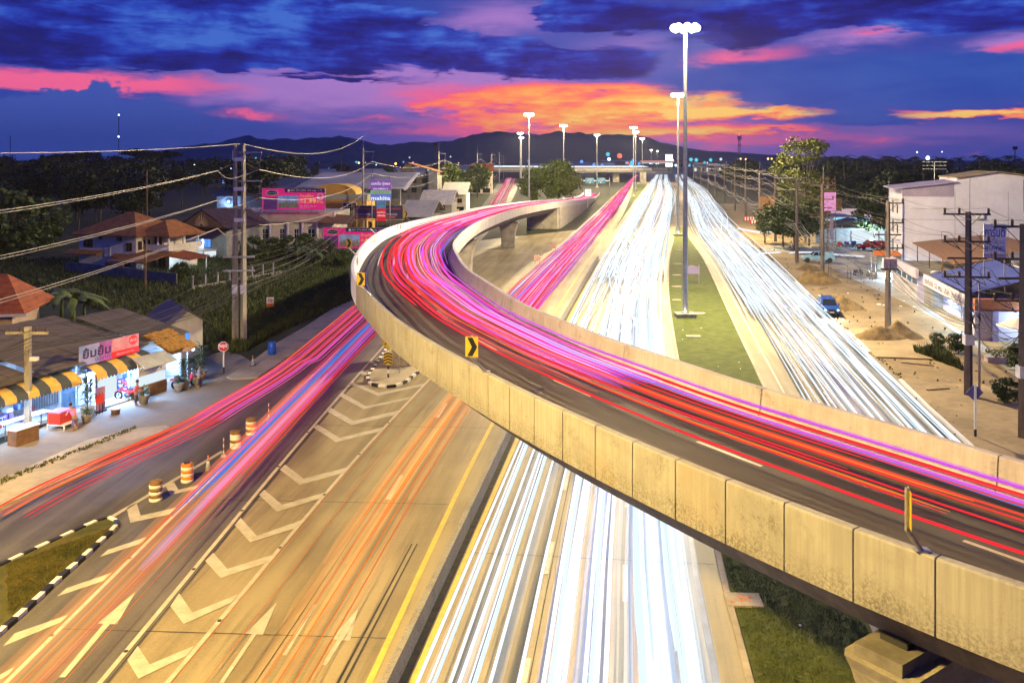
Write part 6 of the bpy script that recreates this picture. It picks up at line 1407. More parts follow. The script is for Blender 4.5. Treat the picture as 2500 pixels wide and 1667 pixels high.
# the person bending over the cooler
def person(label, loc, rz, shirt, trousers, lean=.5, sit=False):
    t = thing('person', label, 'person', loc, rz); SK = mat('skin', (.42, .24, .15), .6); HAIR = mat('black_hair', (.012, .010, .010), .5)
    def skin(name, V, E, Rr, m_):
        me = bpy.data.meshes.new(name); me.from_pydata(V, E, []); o = bpy.data.objects.new(name, me); COL.objects.link(o); adopt(o, t); me.materials.append(m_)
        md = o.modifiers.new('s', 'SKIN'); sv = me.skin_vertices[0].data
        for i, r_ in enumerate(Rr): sv[i].radius = (r_, r_); sv[i].use_root = (i == 0)
        o.modifiers.new('d', 'SUBSURF').levels = 1; o.modifiers['d'].render_levels = 1; return o
    if sit: hipz, kn, ft = .52, [(.42, .12, .50), (.42, -.12, .50)], [(.45, .12, .08), (.45, -.12, .08)]
    else: hipz, kn, ft = .86, [(.04, .11, .47), (.04, -.11, .47)], [(0, .12, .08), (.0, -.12, .08)]
    ch = (lean * .42, 0, hipz + .42 - lean * .12); nk = (lean * .56, 0, hipz + .58 - lean * .16); hd = (lean * .64 + .02, 0, hipz + .74 - lean * .18)
    V = [(0, 0, hipz), ch, nk, hd, (hd[0] + .02, 0, hd[2] + .1)] + kn + ft + [(ft[0][0] + .14, .13, .04), (ft[1][0] + .14, -.13, .04)]
    V += [(ch[0], .20, ch[2] + .04), (ch[0], -.20, ch[2] + .04), (ch[0] + .12, .25, ch[2] - .22), (ch[0] + .12, -.25, ch[2] - .22), (ch[0] + .36, .18, ch[2] - .28), (ch[0] + .36, -.18, ch[2] - .28), (ch[0] + .44, .16, ch[2] - .29), (ch[0] + .44, -.16, ch[2] - .29)]
    skin('body', V, [(0, 1), (1, 2), (2, 3), (3, 4), (0, 5), (0, 6), (5, 7), (6, 8), (7, 9), (8, 10), (1, 11), (1, 12), (11, 13), (12, 14), (13, 15), (14, 16), (15, 17), (16, 18)], [.13, .14, .055, .10, .085, .075, .075, .05, .05, .04, .04, .06, .06, .042, .042, .034, .034, .03, .03], SK)
    skin('shirt', [(0, 0, hipz + .02), ch, (ch[0] + .06, 0, ch[2] + .08), (ch[0], .21, ch[2] + .04), (ch[0], -.21, ch[2] + .04), (ch[0] + .08, .25, ch[2] - .14), (ch[0] + .08, -.25, ch[2] - .14)], [(0, 1), (1, 2), (1, 3), (1, 4), (3, 5), (4, 6)], [.155, .17, .09, .078, .078, .06, .06], shirt)
    skin('trousers', [(0, 0, hipz + .01)] + kn + [(ft[0][0], ft[0][1], .2), (ft[1][0], ft[1][1], .2)], [(0, 1), (0, 2), (1, 3), (2, 4)], [.15, .09, .09, .065, .065], trousers)
    MB().ball((hd[0] - .02, 0, hd[2] + .07), .115, 10, 6).build('hair', HAIR, t, True); return t
person('person in a pink shirt bending over the red cooler', SP(6.0, -3.1, 0), RZS + 1.4, mat('pink_cloth', (.62, .22, .45), .8), mat('violet_cloth', (.22, .14, .32), .8), .75)
person('person in a pale blue shirt standing by the potted plants behind the scooter', SP(16.8, -3.0, 0), RZS - 1.2, mat('pale_blue_cloth', (.35, .45, .62), .8), mat('dark_blue_cloth', (.05, .06, .14), .8), .1)
person('person in a red top standing behind the dark motorcycle', SP(11.6, -2.3, 0), RZS - 1.0, mat('red_cloth', (.55, .08, .07), .8), mat('dark_blue_cloth', (.05, .06, .14)), .15)
# ------------------------------------------------------------------ power poles, left
t = thing('double_power_pole', 'tall twin concrete power pole with steel arms in front of the field', 'power pole', (-23.9, 79, 0), .1)
for x in (-.36, .36): MB().lathe([(.30, -.1), (.17, 17.6)], (x, 0, 0), 4).build('shaft', PCONC, t)
for z in (16.2, 13.6, 10.9): MB().box(-.42, .5, -.28, -.16, z, z + .32).build('cross_plate', PWHT, t)
for z in (16.9, 14.4, 12.0): MB().box(-.1, 1.9, -.06, .06, z, z + .12).build('arm', STEEL, t)
for z in (7.75, 6.55): MB().box(-1.35, 1.35, -.30, -.18, z, z + .16).build('crossarm', STEEL, t)
def disc_string(par, a, b_, n):
    a, b_ = Vector(a), Vector(b_); m_ = MB()
    for i in range(n):
        p = a.lerp(b_, (i + .5) / n); m_.ball(p, .085, 8, 3, .55)
    m_.tube([a, b_], .022, 4); m_.build('insulator_string', INS, par)
ARM = []
for z in (16.9, 14.4, 12.0):
    disc_string(t, (1.85, 0, z), (1.6, 0, z - 1.45), 11); disc_string(t, (-.5, -.25, z - .95), (-1.35, -2.4, z - 1.5), 12); disc_string(t, (.5, .2, z - .95), (1.5, 1.6, z - 1.5), 11); ARM.append(z)
    MB().tube(smooth_curve([(-1.35, -2.4, z - 1.5), (-.6, -1.6, z - 2.2), (.6, -.4, z - 1.9), (1.6, 0, z - 1.45)], 4), .03, 4).build('jumper_cable', WIREL, t)
for x in (-.36, .36): MB().box(x - .24, x + .24, -.27, -.245, 4.6, 5.4).build('notice', PWHT, t)
cR, sR = math.cos(.1), math.sin(.1)
def dp(x, y, z): return Vector((-23.9 + x * cR - y * sR, 79 + x * sR + y * cR, z))
def pole_b(label, x, y, h_, s=1.0):
    t = thing('concrete_power_pole', label, 'power pole', (x, y, 0), .05, 'concrete poles along the frontage road'); MB().lathe([(.30, -.1), (.16, h_)], n=4).build('shaft', PCONC, t); MB().tube([(0, 0, h_), (.05, 0, h_ + 2.6)], .035, 4).build('spike', STEEL, t)
    for k, z in enumerate((h_ - .6, h_ - 3, h_ - 5.4)):
        MB().box(-.1, 2.2, -.05, .05, z, z + .1).build('arm', STEEL, t); disc_string(t, (2.15, 0, z), (1.75, 0, z - 1.9), 9)
    for z in (8.0, 6.8): MB().box(-1.2, 1.2, -.07, .07, z, z + .14).build('crossarm', STEEL, t)
POL = [(-29.4, 178, 18.4), (-22.9, 282, 18.6), (-15.4, 400, 19.0), (-24.6, 330, 16), (-12, 520, 19), (-9, 640, 19), (-7, 760, 19)]
LABP = ['concrete power pole standing behind the lower pink billboard', 'concrete power pole rising over the flyover railing left of the street trees', 'concrete power pole before the distant orange roofed building', 'bare concrete pole between the two railing poles', 'fourth concrete pole down the frontage road', 'fifth concrete pole down the frontage road', 'last concrete pole visible down the frontage road']
for (x, y, h_), lab in zip(POL, LABP): pole_b(lab, x, y, h_)
GC = 'conductors of the left power line'
for z, zs in zip((15.4, 12.9, 10.5), (1.5, 1.5, 1.5)):
    wire(dp(-1.35, -2.4, z), (-33.5, 3, z - 1.2), zs, .022, WIREL, 'pale sagging conductor running from the twin pole out of the picture over the shop', GC); wire(dp(-1.25, -2.5, z), (-33.2, 3, z - 1.25), zs + .12, .018, WIREL, 'pale sagging conductor running from the twin pole out of the picture over the shop', GC)
wire(dp(0, 0, 17.7), (-33.5, 3, 17.6), 1.0, .02, WIREL, 'thin topmost earth wire leaving the twin pole over the dark wood', GC); wire(dp(.4, 0, 17.7), (-29.3, 178, 21), 2.0, .02, WIREL, 'thin topmost earth wire between the twin pole and the next pole', GC)
prev = [dp(1.6, .6, z - 1.45) for z in ARM]
for (x, y, h_) in (POL[0], POL[1], POL[2], POL[4], POL[5], POL[6]):
    nxt = [Vector((x + 1.75, y, z - 1.9)) for z in (h_ - .6, h_ - 3, h_ - 5.4)]
    for a, c in zip(prev, nxt): wire(a, c, 1.8 if y < 300 else 2.4, .03, WIREL, 'pale conductor slung between the concrete poles of the frontage road', GC)
    prev = nxt
GD = 'black cables of the left pole line'; rw = random.Random(9)
shop_pole = Vector((-28.8, 53.7, 0))
for k in range(12):
    z0, z1 = rw.uniform(4.3, 6.3), rw.uniform(4.6, 7.8); dx = rw.uniform(-.9, .9)
    wire(shop_pole + Vector((dx * .8, 0, z0)), dp(dx, -.2, z1), rw.uniform(.5, 1.4), rw.uniform(.012, .028), WIRED, 'black sagging cable between the short shop pole and the twin pole', GD)
    wire(shop_pole + Vector((dx * .8, 0, z0)), (-35 + dx, 12, z0 + rw.uniform(-.4, .6)), rw.uniform(.5, 1.5), rw.uniform(.012, .03), WIRED, 'black sagging cable crossing the shop roof out of the picture', GD)
    wire(dp(dx, .2, z1), (-29.4 + dx, 178, rw.uniform(5.5, 8)), rw.uniform(1.2, 3.0), rw.uniform(.012, .022), WIRED if k % 6 else WIREL, 'sagging cable between the twin pole and the next concrete pole', GD)
ch_pts = [(POL[0][0], POL[0][1]), (POL[1][0], POL[1][1]), (POL[2][0], POL[2][1]), (POL[4][0], POL[4][1]), (POL[5][0], POL[5][1])]
for a, c in zip(ch_pts, ch_pts[1:]):
    for k in range(8):
        dx = rw.uniform(-1.2, 1.2); wire((a[0] + dx, a[1], rw.uniform(5.5, 8)), (c[0] + dx, c[1], rw.uniform(5.5, 8)), rw.uniform(1.5, 3.2), .03, WIREL if k % 2 else WIRED, 'sagging cable between far poles of the frontage road', GD)
t = thing('timber_post', 'lone dark post standing in the field before the orange roofed house', 'post', G(355, 708)); MB().tube([(0, 0, -.1), (0, 0, 5.8)], .14, 6).build('shaft', BROWN, t); t = thing('timber_post', 'lone dark post far behind the orange roofed house', 'post', (-77, 190, 0)); MB().tube([(0, 0, -.1), (0, 0, 14)], .16, 6).build('shaft', BROWN, t)
# checkered boards by the ramp
for px, py, lab in ((1311, 644, 'small checkered barricade board on the concrete by the cyan line'), (1350, 612, 'checkered barricade board closer to the far pier')):
    g_ = G(px, py); t = thing('barricade', lab, 'barricade', (g_.x, g_.y, .01)); f = Face(t, (-.45, 0, 0), (1, 0, 0))
    for i in range(5):
        for j in range(5): f.box('check', i * .2 + .002, i * .2 + .198, .4 + j * .2 + .002, .4 + j * .2 + .198, -.02, .0, WPAINT if (i + j) % 2 else OR)
    f.box('leg', .1, .16, 0, .4, -.02, 0, DARKM); f.box('leg', .84, .9, 0, .4, -.02, 0, DARKM)
# far blue direction signs and a white board
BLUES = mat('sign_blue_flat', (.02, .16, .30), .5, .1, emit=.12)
t = thing('direction_sign', 'blue direction sign with a down-left arrow on the gantry before the overpass', 'road sign', (35, 430, 0)); f = Face(t, (0, 0, 0), (1, 0, 0)); f.box('plate', 0, 4.2, 4.6, 7.4, -.1, 0, BLUES); f.text('1  ทางออก', .4, 6.3, 3.4, .7, PWHT); f.text('สระบุรี', .8, 5.5, 2.2, .6, PWHT); f.poly('arrow', [(1.9, 4.75), (2.3, 4.75), (2.7, 5.2), (2.5, 5.3), (2.2, 5.0), (2.1, 5.25)], .01, .02, PWHT); cyl(t, 'post', (-2, .3, -.05), (-2, .3, 7.6), .15, STEEL)
t = thing('direction_sign', 'blue direction sign with a down arrow on the gantry before the overpass', 'road sign', (40.4, 430, 0)); f = Face(t, (0, 0, 0), (1, 0, 0)); f.box('plate', 0, 4.2, 4.6, 7.4, -.1, 0, BLUES); f.text('2  ทางออก', .4, 6.3, 3.4, .7, PWHT); f.text('ลพบุรี', .8, 5.5, 2.2, .6, PWHT); f.poly('arrow', [(2.0, 4.75), (2.3, 5.05), (2.1, 5.05), (2.1, 5.4), (1.9, 5.4), (1.9, 5.05), (1.7, 5.05)], .01, .02, PWHT); cyl(t, 'post', (6.2, .3, -.05), (6.2, .3, 7.6), .15, STEEL); MB().box(-6.5, 6.3, .2, .5, 5.6, 6.2).build('gantry_beam', STEEL, t)
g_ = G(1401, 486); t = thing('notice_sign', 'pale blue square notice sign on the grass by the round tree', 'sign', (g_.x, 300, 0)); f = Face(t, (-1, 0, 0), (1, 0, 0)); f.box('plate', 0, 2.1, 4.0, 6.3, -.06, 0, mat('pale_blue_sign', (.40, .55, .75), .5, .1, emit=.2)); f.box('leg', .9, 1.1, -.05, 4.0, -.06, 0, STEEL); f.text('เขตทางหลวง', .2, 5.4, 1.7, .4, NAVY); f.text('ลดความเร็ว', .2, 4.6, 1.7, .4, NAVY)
# ================================================================== RIGHT SIDE: BUILDINGS
LILW = mat('pale_lilac_wall', (.52, .51, .70), .85, .14, .12); PINKL = mat('pale_pink_wall', (.58, .50, .62), .85, .15, .3)
WHW = mat('rendered_wall', (.74, .71, .80), .85, .14, .18); EAVE = mat('ochre_edge_roof', (.36, .27, .12), .7, .3, 1)
h = thing('warehouse', 'big plain white gable-ended building above the shop awnings', 'building', (54.1, 125, 0), -.20); f = Face(h, (0, 0, 0), (1, 0, 0))
f.poly('front_wall', [(0, -.1), (27, -.1), (27, 12.6), (12.1, 14.5), (7.0, 13.75), (6.9, 13.15), (0, 12.4)], -8.7, 0, WHW)
f.poly('lilac_panel', [(.02, 11.2), (6.7, 11.2), (6.7, 13.1), (.02, 12.35)], .003, .06, PURP)
f.bars('panel_ribs', [(.1 + k * .3, .17 + k * .3, .06, .12, 11.2, 12.33 + k * .033) for k in range(22)], PURP)
sl(h, 'porch_roof', (-1.3, -.5, 12.3), (7.1, -.5, 13.3), (7.1, 6, 13.5), (-1.3, 6, 12.5), .14, PURP)
sl(h, 'roof', (6.9, -.5, 13.9), (12.1, -.5, 14.72), (12.1, 9.2, 14.72), (6.9, 9.2, 13.9), .14, EAVE); sl(h, 'roof', (12.12, -.5, 14.72), (27.5, -.5, 12.75), (27.5, 9.2, 12.75), (12.12, 9.2, 14.72), .14, EAVE)
cyl(h, 'down_pipe', (.12, -.12, 0), (.12, -.12, 11.0), .09, mat('pipe_blue', (.20, .22, .48), .5)); cyl(h, 'down_pipe', (15.4, -.1, 0), (15.4, -.1, 13.6), .07, STEEL)
fl_ = Face(h, (0, 8.7, 0), (0, -1, 0))
for z in (8.6, 5.8, 3.0): fl_.window(2.2, z, 1.6, 1.9, WPAINT, nx=2); fl_.window(5.4, z, 1.2, 1.4, WPAINT, nx=1); fl_.box('sun_ledge', 1.8, 7.2, z + 2.1, z + 2.2, .0, .45, WPAINT)
for x, z in ((9.5, 8.2), (17.8, 9.0)): f.box('air_conditioner', x, x + .9, z, z + .65, .02, .4, WPAINT)
f.bars('wall_joint', [(x, x + .05, -.0, .012, 0, 12.0) for x in (6.8, 13.5, 20.2)] + [(0, 27, .0, .014, 8.0, 8.05)], mat('joint_dark', (.30, .28, .36), .9))  # thin darker grey-violet strips along the wall joints
an = thing('roof_antenna', 'comb-shaped television antenna on the roof of the big white building', 'antenna', (60.0, 128, 13.4)); MB().tube([(0, 0, -.4), (0, 0, 2.6)], .05, 5).build('mast', STEEL, an); ab = MB()
for z in (1.5, 2.0, 2.5): ab.box(-1.6, 1.6, -.02, .02, z, z + .05); [ab.box(x, x + .03, -.5, .5, z + .051, z + .08) for x in (-1.5, -.9, -.3, .3, .9, 1.5)]
ab.build('elements', STEEL, an)
# shop row on the right: x runs towards the camera, y goes back from the road
h = thing('shop_row', 'long low white shop row with a lettered fascia and terracotta awning', 'shop building', (49.9, 120, 0), math.atan2(-.98, -.2)); BLUA = mat('blue_awning', (.05, .07, .28), .6, .15, .5); TERRA = mat('terracotta', (.40, .13, .05), .75, .25, .8)
bx(h, 'wall', 3.5, 17.4, .0, 9, -.1, 3.0, PINKL); bx(h, 'fascia', 3.3, 17.6, -.35, .0, 2.75, 3.8, PINKL); bx(h, 'roof_slab', 3.5, 17.5, .02, 9, 3.02, 3.3, DCONC); bx(h, 'wall', 17.5, 21.6, .6, 9, -.1, 3.2, WALLG); bx(h, 'wall', 21.6, 39.2, 1.6, 10, -.1, 3.4, PINKL); bx(h, 'pier_wall', 38.9, 39.3, -.2, 1.58, -.1, 2.85, PINKL)
f = Face(h, (0, 0, 0), (1, 0, 0)); GB_ = mat('blue_tint_glass', (.04, .16, .34), .15, .2, .5, spec=.6)
for k in range(5): f.window(3.8 + k * 2.7, 1.85, 2.55, .85, WPAINT, GB_, nx=1, fr=.08)
for k in range(4): f.box('rolling_shutter', 3.9 + k * 3.3, 6.9 + k * 3.3, -.05, 1.6, .002, .05, mat('shutter_white', (.60, .58, .62), .6, .2, .5)); 
fs = Face(h, (21.6, -.42, 2.62), (1, 0, 0)); fs.box('fascia_sign', 0, 17.5, 0, 1.15, -.1, 0, mat('sign_fascia', (.78, .70, .74), .6, .06)); fs.text('ประกันภัย 123 พรบ. บริษัท ประกันภัย จำกัด', .5, .25, 16.2, .66, mat('sign_ink_blue', (.03, .03, .22), .5), .01, bold=.025)
sl(h, 'awning', (21.6, -.3, 2.55), (39.2, -.3, 2.55), (39.2, 1.62, 3.1), (21.6, 1.62, 3.1), .06, BLUA)
f = Face(h, (0, 1.6, 0), (1, 0, 0))
for k, (x, w_) in enumerate(((22.2, 3.0), (25.6, 3.0), (29.2, 2.2), (31.8, 3.2), (35.4, 3.0))): f.box('shop_door', x, x + w_, -.05, 2.35, .002, .05, [PINKL, mat('shutter_white', (.60, .58, .62)), GB_, mat('shutter_white', (.60, .58, .62)), PINKL][k])
for x in (24.5, 31.5, 36.0): bx(h, 'fluorescent_lamp', x, x + 1.2, .5, .58, 2.5, 2.57, TUBE); lamp_pt(h, (x + .6, -.1, 2.2), 800)
sl(h, 'blue_roof', (22.5, .0, 3.85), (36.5, .0, 3.85), (36.5, 6.5, 5.6), (22.5, 6.5, 5.6), .08, BLUA); sl(h, 'terrace_roof', (3.0, 2.5, 5.6), (22.5, 2.5, 5.0), (22.5, 12.5, 6.6), (3.0, 12.5, 6.9), .12, BROWN); bx(h, 'terrace_wall', 4.0, 22.3, 8.0, 8.2, 3.3, 5.6, mat('ochre_wall', (.40, .22, .06), .8, .3, .6))
for x in (5, 11, 17, 22): cyl(h, 'terrace_post', (x, 2.7, 3.3), (x, 2.7, 5.3), .07, BROWN)
f = Face(h, (39.25, 0, 0), (0, 1, 0)); f.box('end_wall', 0.1, 11, -.1, 3.0, -.15, .0, PINKL); f.box('terracotta_band', -.4, 12, 2.85, 3.85, .3, .9, TERRA); f.box('soffit', -.3, 11.9, 2.80, 2.849, .0, 1.0, BLUA)
f.bars('vent_lattice', [(3.4 + (k % 9) * .45 + (.2 if (k // 9) % 2 else 0), 3.62 + (k % 9) * .45 + (.2 if (k // 9) % 2 else 0), .002, .03, 1.3 + (k // 9) * .24, 1.38 + (k // 9) * .24) for k in range(54)], mat('vent_dark', (.16, .18, .26), .8)); f.box('column', 1.2, 1.7, -.1, 2.8, .02, .4, mat('violet_column', (.30, .24, .42), .7))  # dark blue-grey lattice pieces in staggered rows on the end wall
bx(h, 'fluorescent_lamp', 39.6, 39.68, 4, 5.2, 2.7, 2.77, TUBE); lamp_pt(h, (40.6, 4.6, 2.4), 1100)
h2 = thing('back_house', 'two-storey pale house with a dark eave rising behind the shop row', 'house', (49.9, 120, 0), h.rotation_euler.z); bx(h2, 'wall', 26, 47, 7.2, 15, -.1, 6.2, mat('pale_cream_wall', (.64, .56, .50), .85, .12, .4)); sl(h2, 'roof', (25.2, 6.2, 6.3), (48, 6.2, 6.3), (48, 16, 8.4), (25.2, 16, 8.4), .15, SHEETD); f = Face(h2, (0, 7.2, 0), (1, 0, 0))
for x in (28, 31.5, 36, 40.5): f.window(x, 4.0, 1.0, 1.5)
f.box('ledge', 26, 47, 3.5, 3.75, .0, .2, mat('yellow_ledge', (.60, .48, .16), .7))
t = thing('roof_ladder', 'thin steel ladder leaning on the pale house behind the big lettered board', 'ladder', (50.2, 89, 3.5), -1.5); lb = MB(); [lb.tube([(x, 0, 0), (x, 0, 3.6)], .03, 4) for x in (0, .4)]; [lb.tube([(0, 0, .3 * k + .2), (.4, 0, .3 * k + .2)], .02, 4) for k in range(11)]; lb.build('rails', STEEL, t)
t = thing('roof_board', 'big white board with blue lettering standing over the shop roofs', 'sign', (45.0, 86, 0), -.12); f = Face(t, (0, 0, 0), (1, 0, 0)); IB = mat('ink_blue', (.05, .10, .55), .5); f.box('board', 0, 2.05, 6.9, 10.2, -.08, 0, PWHT); f.box('lower_band', 0, 2.05, 6.9, 7.35, .001, .006, PURP); f.text('การันตี', .12, 8.95, 1.8, 1.0, IB, .01, bold=.02); f.text('สมบัติไฟแนนซ์', .12, 8.25, 1.8, .55, IB, .01); f.text('081-5993405', .12, 7.5, 1.8, .62, IB, .01, bold=.015)
for x in (.1, 1.95): f.box('post', x - .05, x + .05, 3.4, 6.9, -.2, -.1, STEEL); 
t = thing('planter', 'long low concrete planter filled with bright green plants', 'planter', G(2412, 886), -.15); bx(t, 'box', 0, 3.6, 0, .9, -.02, .45, mat('planter_pink', (.52, .42, .44), .8)); b = MB(); r_ = random.Random(5)
for k in range(30): leaf_cloud(b, r_, (r_.uniform(.1, 3.5), r_.uniform(.1, .8), r_.uniform(.5, 1.1)), .28, 22, .12)
b.build('foliage', LEAFY, t)
for px, py, s, lab in ((2490, 905, .42, 'bushy shrub at the right edge beyond the planter'), (2340, 862, .34, 'dark shrub on the verge behind the nearest pole'), (2290, 846, .25, 'small weedy shrub at the service lane edge'), (2460, 985, .36, 'dark shrub beside the nearest right-hand pole foot')):
    g_ = G(px, py); put(bush, g_.x, g_.y, s, px, lab)
t = thing('parasol', 'pale folded-out parasol canopy hung beside the white lattice wall', 'parasol', (41.3, 73.5, 0)); b = MB(); n = 8; vs = [(0, 0, 3.5)] + [(1.7 * math.cos(6.2832 * k / n), 1.7 * math.sin(6.2832 * k / n), 2.75) for k in range(n)]; b.add(vs, [(0, 1 + k, 1 + (k + 1) % n) for k in range(n)]); b.build('canopy', WALLW, t); MB().tube([(0, 0, -.05), (0, 0, 3.45)], .04, 5).build('pole', STEEL, t)
# open fronted shop, blue canopy and kiosk behind the verge
h = thing('open_shop', 'open fronted shop with a broad dark gabled roof and blue-white lamps', 'shop building', (58.5, 170, 0), -.1); bx(h, 'back_wall', 0, 13, 5, 5.2, -.05, 3.0, WALLG)
b = MB(); b.add([(-1, -1.5, 3.0), (6.5, -1.5, 5.0), (14.5, -1.5, 2.6), (-1, 7, 3.0), (6.5, 7, 5.0), (14.5, 7, 2.6)], [(0, 1, 4, 3), (1, 2, 5, 4), (0, 3, 4, 1), (1, 4, 5, 2)]); b.build('roof', SHEETD, h); [cyl(h, 'post', (x, -1.2, -.05), (x, -1.2, 2.9), .09, BROWN) for x in (0, 5, 10, 13.5)]
Face(h, (0, 4.95, 0), (1, 0, 0)).box('lit_wall', 6.5, 12.8, .4, 2.6, .0, .05, LITW); lamp_pt(h, (9.5, 1.0, 2.3), 5000); lamp_pt(h, (3.0, .5, 2.3), 300)
for k in range(9): Face(h, (0, 1.0, 0), (1, 0, 0)).box('goods', .4 + k * 1.3, 1.2 + k * 1.3, 0, .5 + .1 * (k % 5), 0, .5, PC[k % 4])
h = thing('blue_canopy', 'blue-white lit canopy with a grey sheet roof behind the open shop', 'canopy', (66.5, 190, 0), -.1); sl(h, 'roof', (-3, -1, 4.4), (9, -1, 4.2), (9, 6, 5.6), (-3, 6, 5.6), .12, PURP); Face(h, (0, 0, 0), (1, 0, 0)).box('lit_panel', -2.6, 8.6, 3.3, 4.1, .0, .1, LITP if False else glow('lit_teal_panel', (.35, .8, 1.0), 1.0, sample=False)); [cyl(h, 'post', (x, 0, -.05), (x, 0, 4.2), .08, STEEL) for x in (-2.5, 3, 8.5)]; lamp_pt(h, (3, 2, 3), 1500)
h = thing('kiosk', 'roadside kiosk with a bright orange canvas top and dark sheet walls', 'kiosk', (49.3, 122.5, 0), -.1); sl(h, 'canvas_top', (-.1, -.4, 3.35), (3.6, -.4, 3.35), (3.6, 2.0, 3.75), (.3, 2.0, 3.75), .06, mat('orange_canvas', (.85, .22, .02), .6, .1)); bx(h, 'sheet_wall', .3, 3.5, .0, .06, 1.35, 3.3, mat('olive_sheet', (.13, .12, .08), .8, .3, 3)); [cyl(h, 'post', (x, y, -.05), (x, y, 3.4), .06, STEEL) for x in (.1, 3.5) for y in (0, 1.9)]; bx(h, 'counter', .4, 3.4, .3, .9, 0, .95, WALLG); bx(h, 'lamp_tube', 1, 2.2, .8, .86, 1.25, 1.31, TUBE); lamp_pt(h, (1.8, -.3, 1.2), 1500)
t = thing('lean_to_roof', 'brown patched tarpaulin on thin posts beside the earth heap', 'shelter', G(2040, 682)); sl(t, 'sheet', (-.9, -.3, 1.9), (1.9, -1.2, 1.35), (1.9, .2, 1.4), (-.9, .9, 2.05), .04, mat('tarpaulin', (.30, .20, .10), .8, .5, 2)); [cyl(t, 'post', (x, y, -.05), (x, y, z), .035, DARKM) for x, y, z in ((-.7, -.2, 1.85), (-.7, .7, 1.95), (1.7, -1, 1.38), (1.7, .1, 1.4))]
# earth heaps
EARTHM = mat('dug_earth', (.20, .135, .06), .98, .5, 1.2, bump=.8, bscale=10)
def heap(label, px, py, w, d_, hh, seed):
    g_ = G(px, py); r = random.Random(seed); n, m_ = 30, 20; vs = []; k = [(r.uniform(-.4, .4), r.uniform(-.3, .3), r.uniform(.6, 1)) for _ in range(4)]; ph = [r.uniform(0, 6) for _ in range(6)]
    for j in range(m_ + 1):
        for i in range(n + 1):
            x, y = -1 + 2 * i / n, -1 + 2 * j / m_; z = max(c * max(0, 1 - math.hypot((x - a) / .75, (y - b_) / .75)) for a, b_, c in k); z = z * (1 + .12 * math.sin(x * 9 + ph[0]) * math.cos(y * 8 + ph[1])) + (.05 * math.sin(x * 21 + ph[2]) * math.sin(y * 19 + ph[3]) + r.uniform(-.035, .035)) * (z > .03); vs.append((x * w / 2, y * d_ / 2, max(-.03, z * hh - .01)))
    b = MB(); b.add(vs, [(j * (n + 1) + i, j * (n + 1) + i + 1, (j + 1) * (n + 1) + i + 1, (j + 1) * (n + 1) + i) for j in range(m_) for i in range(n)]); o = b.build('earth_heap', EARTHM, None, True); o.location = g_; tag(o, label, 'earth heap', 'heaps of dug earth on the verge')
    for q in range(9):
        a = r.uniform(0, 6.28); MB().ball((g_.x + math.cos(a) * w * .42 * r.uniform(.8, 1.2), g_.y + math.sin(a) * d_ * .42, .03), r.uniform(.06, .16), 6, 4, .7).build('stone', EARTHM) and None
heap('brown earth heap farthest up the verge, beside the pale pickup', 1980, 660, 4.2, 3.2, 1.1, 1); heap('large brown earth heap around the pole foot by the tarpaulin', 1998, 690, 6.2, 3.4, 2.0, 2); heap('rounded brown earth heap behind the dark car', 2064, 755, 5.4, 3.2, 2.1, 3); heap('wide brown earth heap around the foot of the second pole', 2165, 826, 6.6, 3.6, 1.7, 4)
for o in [o for o in bpy.data.objects if o.name.startswith('stone') and o.parent is None]: tag(o, 'earth clod rolled to the foot of an earth heap', 'clod', 'earth clods round the heaps')
# ------------------------------------------------------------------ power poles, right
def pole_a(label, x, y, h_, detail, near=False, top=3):
    t = thing('crossarm_power_pole', label, 'power pole', (x, y, 0), -.12, 'crossarm poles along the verge'); MB().lathe([(.30, -.1), (.20, h_)], n=4).build('shaft', PDARK, t); MB().tube([(.08, 0, h_), (.1, 0, h_ + 2.3)], .03, 4).build('spike', STEEL, t)
    for k, dz in enumerate((.25, 2.15, 3.3, 4.6)[:top + 1]):
        z = h_ - dz; L = 1.55 if k != 2 else 1.3; MB().box(-L, L, .2, .32, z, z + .13).build('crossarm', mat('arm_timber', (.10, .08, .055), .8, .3, 3), t)
        if not detail: continue
        MB().tube([(-.9, .25, z), (-.15, .22, z - .8)], .03, 4).build('brace', DARKM, t); MB().tube([(.9, .25, z), (.15, .22, z - .8)], .03, 4).build('brace', DARKM, t)
        if k == 2: continue
        for xx in (-1.45, -.5, 1.42):
            MB().lathe([(.05, .13), (.10, .17), (.075, .24), (.10, .29), (.075, .36), (.10, .41), (.05, .50)], (xx, .26, z), 8).build('insulator', INS, t, True)
        if near and k in (1, 3):
            for xx in (-1.4, .3, 1.2): disc_string(t, (xx, .1, z), (xx + .55, -.9, z - .35), 5); MB().tube(smooth_curve([(xx - .1, .5, z - .1), (xx - .25, .3, z + .7), (xx + .2, -.3, z + .6), (xx + .5, -.9, z - .3)], 5), .016, 4).build('jumper_cable', WIRED, t)
    if near: MB().box(-.31, .31, -.31, .31, 3.6, 4.3).build('wrap_band', mat('pole_band', (.62, .60, .64), .6), t)
    return t
RP_ = [(29.9, 52.7, 12.6), (31.5, 62.2, 12.75), (36.3, 87, 12.3), (42, 121.9, 13.0), (45.2, 143, 13.2), (52.2, 178.6, 13.2), (59, 214.8, 13.5), (62.3, 240.5, 13.5), (70.5, 285, 13.5), (79, 335, 14), (88, 390, 14), (98, 450, 14), (109, 520, 14), (121, 600, 14)]
